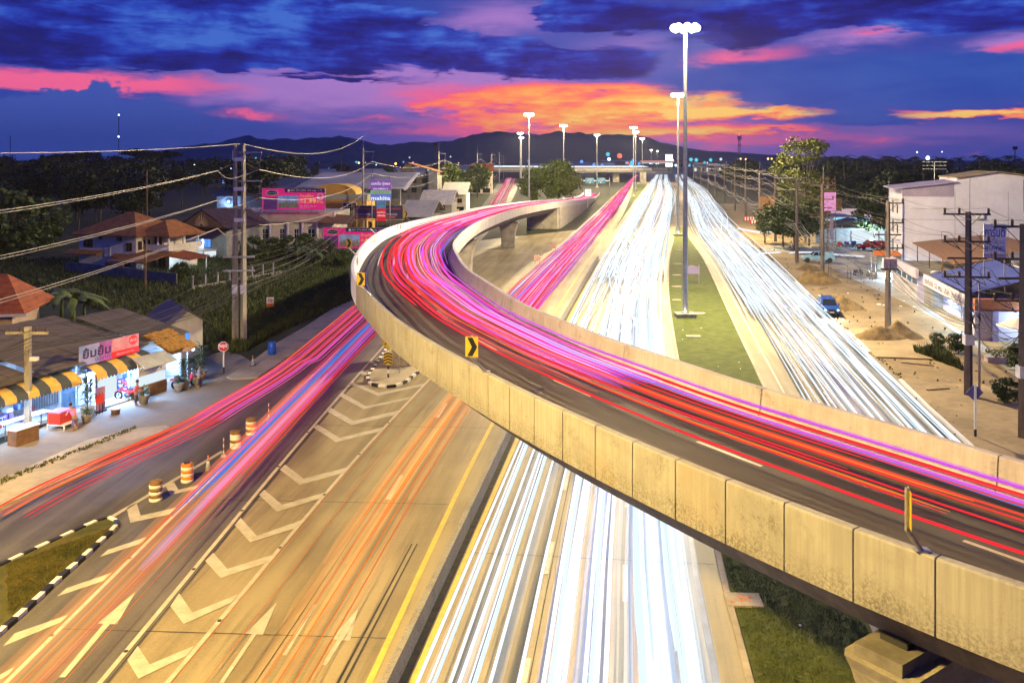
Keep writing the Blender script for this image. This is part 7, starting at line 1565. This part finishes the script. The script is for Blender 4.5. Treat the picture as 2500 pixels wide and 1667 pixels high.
RL_ = ['nearest crossarm pole, cut by the right picture edge', 'crossarm pole with purple-white band standing before the big lettered board', 'crossarm pole carrying the pink transformer boxes', 'crossarm pole rising from the large earth heap', 'crossarm pole by the pale pickup', 'crossarm pole between the street trees', 'crossarm pole with two long arms left of the feathery tree', 'slim crossarm pole beyond the street trees', 'eighth crossarm pole up the verge', 'ninth crossarm pole up the verge', 'tenth crossarm pole up the verge', 'eleventh crossarm pole up the verge', 'twelfth crossarm pole up the verge', 'farthest crossarm pole up the verge']
for k, ((x, y, h_), lab) in enumerate(zip(RP_, RL_)): 
    t = pole_a(lab, x, y, h_, k < 8, k < 2)
    if k == 2:
        for xx in (-.62, .04): MB().box(xx, xx + .6, -.75, -.28, 5.9, 6.85).build('transformer_box', mat('transformer_pink', (.58, .42, .42), .5, .2, 1), t)
        MB().box(-.8, .8, -.8, -.2, 5.75, 5.89).build('platform', DARKM, t)
GW = 'conductors of the right power line'; GK = 'black cables of the right pole line'; rw = random.Random(21)
for a, c in zip(RP_, RP_[1:]):
    for dz in (-.25, 1.65, 4.1):
        for xx in (-1.45, -.5, 1.42): wire((a[0] + xx, a[1] + .26, a[2] - dz - .0), (c[0] + xx, c[1] + .26, c[2] - dz), .35 + .004 * (c[1] - a[1]), .016 if a[1] < 200 else .03, WIRED if a[1] < 130 else WIREL, 'thin conductor strung between two crossarm poles of the verge', GW)
    for k in range(11):
        d1, d2 = rw.uniform(-.5, .9), rw.uniform(-.5, .9); wire((a[0] + d1, a[1] - .3, rw.uniform(4.6, 6.6)), (c[0] + d2, c[1] - .3, rw.uniform(4.6, 6.6)), rw.uniform(.3, 1.5), rw.uniform(.012, .03) * (1 if a[1] < 200 else 1.5), WIRED if (k % 3 or a[1] < 100) else WIREL, 'black cable of the bundle sagging between two crossarm poles', GK)
for k in range(8): wire((31.5 + rw.uniform(-.3, .5), 62, rw.uniform(4.6, 6.6)), (46 + k * .6, 92 + k * 2, 3.4), rw.uniform(.2, .8), .012, WIRED, 'black service cable running from the banded pole to the shop row', GK)
for k in range(3):
    Q = [(31.9 + .25 * math.cos(q * .9) * (1 + .1 * k), 61.9, 5.2 + .45 * math.sin(q * .9) + .1 * k) for q in range(8)]; tag(MB().tube(Q, .03, 5).build('cable_coil', WIRED), 'loop of spare black cable hung on the banded pole', 'cable coil', 'cable loops on the banded pole')
g_ = G(2391, 968); t = thing('lamp_post', 'slim violet-grey steel post beside the banded pole', 'post', g_); MB().lathe([(.09, -.05), (.06, 7.9)], n=8).build('shaft', mat('violet_steel', (.30, .27, .38), .5, .2, 2), t, True); MB().tube([(0, 0, 7.9), (-.4, .5, 8.2), (-1.6, 2.0, 8.3)], .05, 6).build('arm', STEEL, t); MB().ball((-1.9, 2.4, 8.25), .35, 10, 5, .35).build('lamp_head', PWHT, t, True)
g_ = G(2381, 1070); t = thing('diamond_sign', 'violet-blue diamond sign seen from behind on a white post with a black foot', 'road sign', (g_.x, g_.y, .12)); DB = mat('sign_back_violet', (.10, .08, .30), .5, .15, 2); MB().box(-.055, .055, -.05, .05, .42, 3.1).build('post', WPAINT, t); MB().box(-.057, .057, -.052, .052, -.1, .419).build('post_foot', BLACK, t); f = Face(t, (0, .075, 2.55), (1, 0, 0)); f.poly('plate', [(0, -.52), (.52, 0), (0, .52), (-.52, 0)], -.015, .0, DB); [f.disc('bolt', 0, z, .03, .03, .0, .02, STEEL, 8) for z in (.2, -.2)]
# billboard tower, panel sign, barricades
t = thing('billboard_tower', 'rusty lattice tower carrying a tilted pink lit billboard', 'billboard', (52.2, 149, 0), .5); b = MB()
for sx in (-.9, .9):
    for sy in (-.9, .9): b.tube([(sx, sy, -.05), (sx * .9, sy * .9, 13.5)], .06, 4)
for k in range(9):
    z = k * 1.5
    for s in (-1, 1): b.tube([(-.9, s * .9, z), (.9, s * .9, z + 1.5)], .035, 4); b.tube([(s * .9, -.9, z), (s * .9, .9, z + 1.5)], .035, 4)
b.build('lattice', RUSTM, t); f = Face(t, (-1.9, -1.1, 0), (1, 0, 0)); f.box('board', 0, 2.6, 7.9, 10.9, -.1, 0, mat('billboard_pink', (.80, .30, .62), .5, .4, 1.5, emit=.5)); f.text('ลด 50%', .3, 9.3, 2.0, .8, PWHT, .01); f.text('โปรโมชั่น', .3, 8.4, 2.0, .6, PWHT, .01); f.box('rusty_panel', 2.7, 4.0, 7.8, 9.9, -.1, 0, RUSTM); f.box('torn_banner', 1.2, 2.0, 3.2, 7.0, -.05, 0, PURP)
t = thing('plank_hoarding', 'tall brown plank hoarding standing behind the street trees', 'hoarding', (56.5, 205, 0)); [bx(t, 'plank', k * .66, k * .66 + .64, 0, .1, 2.5, 7.9 - .1 * (k % 2), BROWN) for k in range(6)]; [cyl(t, 'post', (x, .2, -.05), (x, .2, 7), .1, BROWN) for x in (.3, 3.6)]
for px, py, lab in ((1828, 541, 'red and white barricade with a white board far up the verge'), (1845, 549, 'low red and white barricade nearest the far bend')):
    g_ = G(px, py); t = thing('barricade', lab, 'barricade', g_); f = Face(t, (-1.4, 0, 0), (1, 0, 0)); [f.box('stripe', k * .35, k * .35 + .345, .3, 1.2, -.06, 0, [RED, WPAINT][k % 2]) for k in range(8)]; [f.box('leg', x, x + .1, -.02, .3, -.1, .04, DARKM) for x in (.1, 2.6)]
# ------------------------------------------------------------------ cars
def car(kind, label, loc, rz, paint, lit=False):
    t = thing('parked_car' if not lit else 'car', label, 'car', loc, rz); L = {'suv': 2.1, 'pickup': 2.5, 'sedan': 2.2}[kind]
    low = {'suv': [(-L, .42), (-L - .03, .8), (-L + .05, 1.08), (.95, 1.06), (L - .25, .98), (L, .78), (L + .02, .45), (L - .1, .36), (-L + .1, .36)], 'pickup': [(-L, .5), (-L, 1.08), (-.95, 1.08), (.95, 1.06), (L - .3, .98), (L, .82), (L + .02, .5), (L - .1, .4), (-L + .1, .4)], 'sedan': [(-L, .45), (-L, .85), (-L + .3, .98), (.9, .92), (L - .3, .82), (L, .65), (L, .4), (-L + .1, .36)]}[kind]
    cab = {'suv': [(-L + .02, 1.07), (-L + .25, 1.66), (-L + .5, 1.74), (.1, 1.72), (.35, 1.62), (.98, 1.06)], 'pickup': [(-.98, 1.08), (-.85, 1.62), (-.6, 1.72), (.25, 1.70), (.5, 1.6), (1.1, 1.06)], 'sedan': [(-1.6, .97), (-1.0, 1.38), (-.6, 1.44), (.1, 1.42), (.95, .93)]}[kind]
    def solid(name, pr, w0, w1, z0, z1, m_, cx=0):
        b = MB(); n = len(pr); mx = sum(p[0] for p in pr) / n; mz = sum(p[1] for p in pr) / n; vs = []
        for s, k in ((-1, .93), (-1, 1.0), (1, 1.0), (1, .93)):
            for x, z in pr:
                f_ = (z - z0) / (z1 - z0); w = (w0 + (w1 - w0) * f_) * (1.0 if k < 1 else .955); vs.append((mx + (x - mx) * k, s * w, mz + (z - mz) * k))
        b.add(vs, [(i * n + j, i * n + (j + 1) % n, (i + 1) * n + (j + 1) % n, (i + 1) * n + j) for i in range(3) for j in range(n)] + [tuple(range(n - 1, -1, -1)), tuple(3 * n + j for j in range(n))]); return b.build(name, m_, t)
    solid('body', low, .86, .86, .4, 1.0, paint); ct = max(z for _, z in cab); solid('cabin', cab, .84, .66, 1.0, ct, paint)
    def w_at(z): return .84 + (.66 - .84) * (z - 1.0) / (ct - 1.0)
    x0, x1 = cab[0][0], cab[-1][0]; zb, zt = cab[0][1] + .06, ct - .12
    xf0, xf1 = x1 - .12, [p for p in cab if p[1] > ct - .2][-1][0]
    MB().slab((xf0 + .10, -w_at(zb) + .1, zb), (xf0 + .10, w_at(zb) - .1, zb), (xf1 + .06, w_at(zt) - .12, zt), (xf1 + .06, -w_at(zt) + .12, zt), .02).build('windscreen', GLASSD, t)
    xm = (x0 + x1) / 2 - .15
    for s in (-1, 1):
        for a, c in ((x0 + .3, xm - .05), (xm + .05, xf1 - .02)):
            q = [(a, s * (w_at(zb) + .015), zb), (c + (.35 if c > xm + .1 else 0), s * (w_at(zb) + .015), zb), (c, s * (w_at(zt) + .02), zt), (a + .1, s * (w_at(zt) + .02), zt)]
            MB().slab(*(q if s < 0 else q[::-1]), .012).build('side_window', GLASSD, t)
    MB().box(x0 - .03 + (.15), x0 + .2, -.55, .55, zb, zb + .03).build('rear_trim', DARKM, t)
    for x in (-L + .78, L - .8):
        for s in (-1, 1):
            w = torus((x, s * .76, .34), .25, .095, n=18, m_=6).build('wheel', TYRE, t, True); MB().add([], []); rb = MB(); rb.v = []; rb.tube([(x, s * .70, .34), (x, s * .84, .34)], .20, 10); rb.build('rim', CHROME, w, True)
            MB().tube([(x, s * .64, .38), (x, s * .872, .38)], .40, 16).build('wheel_arch', BLACK, t)
    for s in (-1, 1):
        MB().ball((L - .04, s * .62, .74), .12, 10, 6, .8).build('headlight', LITP if lit else PWHT, t, True); MB().box(-L - .04, -L + .03, s * .70 - .1, s * .70 + .1, .80, 1.02).build('tail_light', RED, t); MB().box(.82, .98, s * .93 - .07, s * .93 + .07, 1.06, 1.2).build('wing_mirror', paint, t)
        if lit: lamp_at('lamp_light', (L + .15, s * .62, .72), 500, (.6, .78, 1.0), t, .1, R(80), .6).rotation_euler = (R(65), 0, -R(90))
    MB().box(L - .02, L + .05, -.8, .8, .42, .62).build('bumper', DARKM if kind != 'sedan' else paint, t); MB().box(L + .0, L + .03, -.4, .4, .66, .84).build('grille', DARKM, t); MB().box(L + .051, L + .06, -.22, .22, .46, .58).build('number_plate', PWHT, t)
    if kind == 'pickup': MB().box(-L + .08, -1.05, -.72, .72, .95, 1.085).build('bed', DARKM, t); MB().box(-L + .1, -1.02, -.74, .74, 1.086, 1.58).build('canopy_shell', paint, t)
    if kind == 'suv': [MB().box(-1.6, .0, s * .55 - .03, s * .55 + .03, 1.75, 1.80).build('roof_rail', DARKM, t) for s in (-1, 1)]
    return t
car('suv', 'dark blue car with bright headlights waiting at the edge of the white traffic', (33.4, 95.3, .01), math.atan2(-1, -.15), mat('car_dark_blue', (.02, .06, .28), .25, .1), True)
g_ = G(1999, 641); car('pickup', 'pale blue pickup parked across the verge behind the poles', (g_.x, g_.y + .6, .01), 3.02, mat('car_pale_blue', (.30, .52, .62), .3, .1))
car('pickup', 'dark red pickup parked by the open shop behind the kiosk', (64.8, 163, .01), 3.25, mat('car_red', (.40, .03, .04), .3, .1))
g_ = G(1936, 613); motorbike('small motorcycle under the dense street tree with a seated rider', (g_.x, g_.y, .01), 2.6, mat('motorbike_dark', (.06, .07, .10)), True); person('rider in a white shirt seated under the street tree', (g_.x - .2, g_.y + .1, .28), 2.6, PWHT, mat('dark_blue_cloth', (.05, .06, .14)), .25, True)
for px, py, lab, rz in ((2095, 672, 'dark motorcycle standing before the kiosk counter', .4), (2130, 676, 'white motorcycle standing next to the kiosk post', 2.4)): g_ = G(px, py); motorbike(lab, (g_.x, g_.y, .01), rz, PWHT if 'white' in lab else mat('motorbike_dark', (.06, .07, .10)), True)
# side-street traffic streaks
b = MB(); b.cur = 0
for z, dy in ((.7, 0), (.75, .5), (.95, -.2)): flat_tube(b, smooth_curve([G(1800, 566) + Vector((0, dy, z)), G(1850, 576) + Vector((0, dy, z)), G(1890, 575) + Vector((0, dy, z))], 5), .07, .06)
for z in (.65, .8): flat_tube(b, smooth_curve([G(1925, 628) + Vector((0, 0, z)), G(1985, 627) + Vector((0, .2, z)), G(2060, 634) + Vector((0, 0, z)), G(2112, 637) + Vector((0, 0, z))], 5), .06, .05)
for z in (.65, .8): flat_tube(b, smooth_curve([G(1838, 640) + Vector((0, 0, z)), G(1856, 630) + Vector((0, 0, z)), G(1908, 627) + Vector((0, 0, z))], 5), .05, .05)
streaks('headlight_streaks', b, TW, 'short white headlight streaks crossing the side street by the poles')

# litter, weeds, rubble and planks on the verge
def vspot(r):
    y = 54 * (200 / 54) ** r.random(); return lerp_tab(R_R, y) + 1.0 + 10 * r.random() ** 1.3, y
tufts('weeds', 'scattered dry weeds on the sandy verge', vspot, 110, .22, GB, 8)
def kspot(r):
    y = 52 * (190 / 52) ** r.random(); return lerp_tab(R_R, y) + r.gauss(.2, .15), y
tufts('weeds', 'weeds along the broken edge of the sandy verge', kspot, 260, .14, GB, 9)
rv = random.Random(31); RB = [CONC, EARTHM, PWHT, BROWN]
rm = [MB().ball((0, 0, .03), .07 + .035 * k, 6, 4, .6).mesh('rubble', RB[k % 3]) for k in range(4)]
for k in range(45):
    x, y = vspot(rv); o = link('rubble_stone', rm[rv.randrange(4)], None, (x, y, 0), rv.uniform(0, 6)); o.scale = (rv.uniform(.6, 2), rv.uniform(.6, 1.4), rv.uniform(.6, 1.2)); tag(o, 'small lump of rubble or rubbish lying on the sandy verge', 'rubble', 'rubble scattered over the verge')
for k, (px, py, L, lab) in enumerate(((2240, 890, 2.4, 'loose weathered plank lying beside the right pavement'), (2290, 955, 1.8, 'short loose plank lying on the right pavement'), (2140, 848, 2.6, 'loose plank at the foot of the wide earth heap'), (2010, 705, 2.2, 'loose plank below the large earth heap'))):
    o = MB().box(-L / 2, L / 2, -.1, .1, .0, .06).build('plank_board', BROWN); o.location = G(px, py) + Vector((0, 0, .13 if k in (1,) else .02)); o.rotation_euler = (0, 0, rv.uniform(-.6, .8)); tag(o, lab, 'plank')
RUT = mat('tyre_rut', (.25, .19, .12), .95, .5, 1.5)
for k, (dx, y0, y1, w) in enumerate(((1.6, 62, 118, .22), (3.2, 62, 118, .22))):
    b = MB(); vs = []; ys = [y0 + (y1 - y0) * i / 16 for i in range(17)]
    for y in ys:
        x = lerp_tab(R_R, y) + dx + .5 * math.sin(y * .09 + k); vs += [(x - w / 2, y, .0062 + .0004 * k), (x + w / 2, y, .0062 + .0004 * k)]
    b.add(vs, [(2 * i, 2 * i + 1, 2 * i + 3, 2 * i + 2) for i in range(16)]); tag(b.build('tyre_rut', RUT), kind='structure')
# ================================================================== FAR TOWN, TOWERS, SMALL LIGHTS
rf = random.Random(12)
TB = [mat('town_wall', (.20, .19, .20), .9, .3, .2), mat('town_wall_pale', (.34, .32, .30), .9, .2, .2)]
spots = [(560, 520, 26, 5), (690, 640, 22, 6), (770, 700, 30, 6), (850, 560, 20, 6), (930, 620, 24, 7), (1000, 700, 22, 7), (1060, 900, 40, 9), (1420, 820, 26, 8), (1455, 900, 34, 10), (1490, 980, 38, 11), (1395, 760, 18, 7), (1730, 900, 30, 9), (1765, 980, 36, 9), (1440, 1100, 40, 10), (1515, 1250, 50, 12), (1690, 1250, 44, 12), (1120, 800, 26, 8), (640, 860, 34, 8), (480, 760, 26, 6), (1330, 900, 30, 9), (1920, 1100, 30, 9), (2020, 1150, 34, 9)]
for k, (px, Y, w_, h_) in enumerate(spots):
    t = thing('town_building', 'low building of the far town with a few lit windows', 'building', ((px - CX) * Y / F, Y, 0), rf.uniform(-.3, .3), 'low buildings of the far town'); bx(t, 'wall', -w_ / 2, w_ / 2, 0, 12, -.1, h_, TB[k % 2]); sl(t, 'roof', (-w_ / 2 - 1, -1, h_), (w_ / 2 + 1, -1, h_), (w_ / 2 + 1, 7, h_ + 2.5), (-w_ / 2 - 1, 7, h_ + 2.5), .2, SHEETG if k % 3 else RUST); f = Face(t, (-w_ / 2, 0, 0), (1, 0, 0)); n = int(w_ / 4)
    for i in range(n):
        lit = rf.random() < .4; f.box('window', 1 + i * 4, 3.2 + i * 4, h_ * .45, h_ * .8, .02, .1, rf.choice((LITB, LITC, LITW)) if lit else GLASSD)
b = MB()
LM = [LITP, LITC, LITO, LITR, LITW, LITB]
def dot(px, py, Y, r, k): b.cur = k; p = PT(px, py, Y); b.ball(p, r, 6, 4)
for px, py, k, r in ((67, 412, 0, 1.0), (79, 416, 0, .5), (314, 404, 0, 1.0), (327, 426, 0, .6), (475, 403, 0, 1.0), (443, 415, 0, .8), (540, 412, 4, 1.2), (565, 412, 0, 1.1), (508, 428, 0, .6), (654, 407, 0, .9), (691, 417, 0, 1.6), (725, 418, 0, 1.5), (410, 438, 0, .6), (136, 490, 1, .9), (876, 398, 2, 1.2), (966, 400, 2, 1.4), (870, 396, 1, 1.4), (920, 400, 1, 1.0), (985, 396, 5, 1.2), (1484, 377, 1, 2.6), (1487, 389, 0, 2.0), (1513, 381, 3, 3.0), (1533, 398, 3, 1.4), (1529, 398, 1, 1.4), (1640, 391, 0, 2.0), (1687, 390, 1, 2.4), (1700, 391, 1, 2.4), (1720, 397, 1, 1.6), (1735, 391, 1, 2.2), (1760, 389, 4, 1.8), (1650, 404, 0, 1.4), (1820, 389, 2, 1.2), (1808, 388, 2, 1.0), (1875, 388, 2, 1.2), (1884, 388, 2, 1.0), (1930, 386, 2, .8), (2265, 386, 0, 2.6), (2239, 372, 0, 1.0), (2300, 371, 0, .7), (1545, 392, 5, 2.0), (1560, 400, 5, 2.0), (1420, 395, 5, 2.2), (1450, 402, 5, 2.0), (1470, 403, 5, 1.8), (1290, 393, 5, 1.6), (600, 388, 1, 2.0), (625, 388, 1, 2.0), (650, 389, 1, 1.6), (1000, 385, 4, 1.0), (1100, 383, 4, 1.0)):
    Y = 480 if py > 400 else 900; dot(px, py, Y, r * Y / 1150, k)
for _ in range(70):
    px = rf.choice((rf.uniform(0, 1200), rf.uniform(1380, 1800))); Y = rf.uniform(600, 2200); p = PT(px, HOR, Y); p.z = rf.uniform(5, 12); b.cur = rf.choice((0, 0, 1, 2, 5, 4)); b.ball(p, rf.uniform(.25, .6) * Y / 1000, 5, 3)
tag(b.build('town_lights', LM), 'scattered blue, white and orange lights of the far town', 'lights', kind='stuff')
# petrol station canopy with lit edges
t = thing('petrol_station', 'far petrol station with a glowing red and white canopy edge', 'petrol station', (128, 900, 0), -.05); bx(t, 'canopy', 0, 34, 0, 14, 12.2, 14.2, TB[1]); Face(t, (0, 0, 0), (1, 0, 0)).box('lit_edge', 0, 34, 13.6, 14.3, .02, .2, glow('lit_red_edge', (1, .35, .25), 1.3, sample=False)); Face(t, (0, 0, 0), (1, 0, 0)).box('lit_soffit', 2, 32, 12.0, 12.6, .02, .2, LITW); [cyl(t, 'post', (x, 3, 0), (x, 3, 12.2), .4, TB[1]) for x in (4, 17, 30)]
t = thing('lit_totem', 'bright green and red lit totem sign near the petrol station', 'sign', (118, 900, 0)); bx(t, 'panel', 0, 4, 0, 1, 8, 14, LITC); bx(t, 'panel', 0, 4, -.02, 1.02, 3, 7.8, LITR); bx(t, 'post', 1.5, 2.5, .2, .8, 0, 3, TB[0])
t = thing('lit_billboard', 'dazzling white lit screen at the end of the main road', 'billboard', (196, 1150, 0)); bx(t, 'screen', 0, 9, 0, 1, 6, 22, glow('lit_screen', (1, .95, .85), 2.0, sample=False)); bx(t, 'post', 4, 5, .2, .8, 0, 6, TB[0])
# telecom tower and masts
def lattice(label, px, Y, top_py, w, red):
    h_ = H + (HOR - top_py) * Y / F; t = thing('lattice_tower', label, 'tower', ((px - CX) * Y / F, Y, 0)); b = MB(); n = 12; m_ = [[], []]
    for k in range(n):
        z0, z1 = h_ * k / n, h_ * (k + 1) / n; a, c = w * (1 - .75 * k / n), w * (1 - .75 * (k + 1) / n); bb = MB()
        for s in ((-1, -1), (1, -1), (1, 1), (-1, 1)): bb.tube([(s[0] * a, s[1] * a, z0), (s[0] * c, s[1] * c, z1)], w * .10, 4)
        bb.tube([(-a, -a, z0), (c, -c, z1)], w * .07, 4); bb.tube([(a, -a, z0), (-c, -c, z1)], w * .07, 4); bb.build('section', [mat('tower_red', (.40, .06, .05), .6), PWHT][k % 2] if red else DARKM, t)
    for z in (.96, .90): MB().box(-w * .9, w * .9, -w * .9, w * .9, h_ * z, h_ * z + w * .7).build('antenna_panel', PWHT, t)
    MB().ball((0, 0, h_ + .5), w * .5, 6, 4).build('beacon', LITR, t)
lattice('red and white lattice telecom tower on the skyline right of the nearest mast', 1805, 1500, 332, 3.4, True)
for px, Y, py, r, lab in ((290, 1100, 281, .45, 'thin guyed radio mast on the skyline over the left wood'), (25, 1300, 331, .5, 'faint thin mast on the skyline at the left edge'), (2478, 700, 358, .35, 'thin mast with a box head on the skyline over the white building'), (569, 420, 368, .35, 'pale slender chimney pipe behind the twin pole'), (833, 700, 357, .5, 'dark antenna pole on the skyline above the long shed'), (1063, 700, 350, .5, 'dark antenna pole on the skyline left of the hills')):
    h_ = H + (HOR - py) * Y / F; t = thing('radio_mast', lab, 'mast', ((px - CX) * Y / F, Y, 0)); MB().tube([(0, 0, -.1), (0, 0, h_)], r, 4).build('shaft', DARKM if px != 569 else PWHT, t)
    if px == 290: MB().ball((0, 0, h_), 1.1, 6, 4).build('beacon', LITP, t); MB().ball((0, -.6, h_ * .62), 1.1, 6, 4).build('beacon', LITP, t)
    if px in (2478, 833, 1063): MB().box(-1.6, 1.6, -.6, .6, h_ - 2.5, h_).build('antenna_head', DARKM, t)
# painted cover slabs, stones and litter on the lawns
for px, py, w_, d_, lab in ((1698, 766, 2.0, 1.0, 'pale concrete cover slab on the lawn before the nearest mast'), (1693, 822, 1.3, .8, 'pale concrete cover slab on the lawn below the nearest mast'), (1652, 733, 1.0, .6, 'pale concrete cover slab left of the nearest mast'), (1652, 700, 1.2, .6, 'pale concrete cover slab farther left of the nearest mast'), (1652, 672, 1.2, .6, 'pale concrete cover slab in line behind the mast'), (1654, 645, 1.3, .6, 'pale concrete cover slab by the lawn notice'), (1655, 612, 1.3, .6, 'farthest pale concrete cover slab on the lawn')):
    g_ = G(px, py, .1); t = MB().box(-w_ / 2, w_ / 2, -d_ / 2, d_ / 2, -.05, .08).build('cover_slab', PAVE); t.location = g_; tag(t, lab, 'cover slab', 'concrete cover slabs on the median lawn')
g_ = G(1815, 1466, .1); t = thing('marked_slab', 'pale square concrete slab with an orange painted cross on the shaded lawn', 'cover slab', g_, -.06); bx(t, 'slab', -.65, .65, -.5, .5, -.05, .07, PAVE); f = Face(t, (-.65, -.5, .071), (1, 0, 0), (0, 1, 0)); OP = mat('orange_spray', (.75, .20, .04), .7, .4, 6)
f.poly('painted_stroke', [(.40, .30), (.50, .25), (.95, .70), (.86, .76)], .001, .004, OP); f.poly('painted_stroke', [(.42, .72), (.90, .32), (.96, .38), (.50, .80)], .005, .008, OP); f.poly('painted_stroke', [(.14, .18), (.28, .18), (.28, .34), (.14, .34)], .001, .004, OP)
t = thing('lawn_notice', 'violet-grey board on two legs standing on the median lawn behind the mast', 'notice board', G(1690, 694, .1)); f = Face(t, (-.95, 0, 0), (1, 0, 0)); f.poly('board', [(0, 1.35), (1.95, 1.35), (1.95, 2.2), (1.0, 2.45), (0, 2.2)], -.05, 0, mat('board_violet', (.24, .20, .36), .6, .1, 2)); f.box('leg', .05, .13, -.1, 1.35, -.05, 0, DARKM); f.box('leg', 1.8, 1.9, -.1, 2.5, -.14, -.06, STEEL)
for k in range(26):
    y = random.uniform(24, 90); x = random.uniform(lerp_tab(M_R, y) + .7, lerp_tab(R_L, y) - .6); o = MB().ball((0, 0, 0), random.uniform(.03, .08), 6, 4, .6).build('litter', PWHT if k % 3 else BROWN); o.location = (x, y, .12); tag(o, 'scrap of litter lying in the median grass', 'litter', 'litter on the median lawn')
b = MB()
for k in range(14):
    off = random.uniform(1, 8); z = 10.5 + random.uniform(0, .8); q = []
    for i, p_ in enumerate(OVP):
        t_ = (OVP[min(i + 1, len(OVP) - 1)] - OVP[max(i - 1, 0)]).normalized(); q.append(p_ + Vector((-t_.y, t_.x, 0)) * off + Vector((0, 0, z)))
    b.cur = (0, 0, 1)[k % 3]; flat_tube(b, q, .12, .12)
streaks('headlight_streaks', b, TW, 'thin white light streaks along the top of the distant overpass')
finish_text()
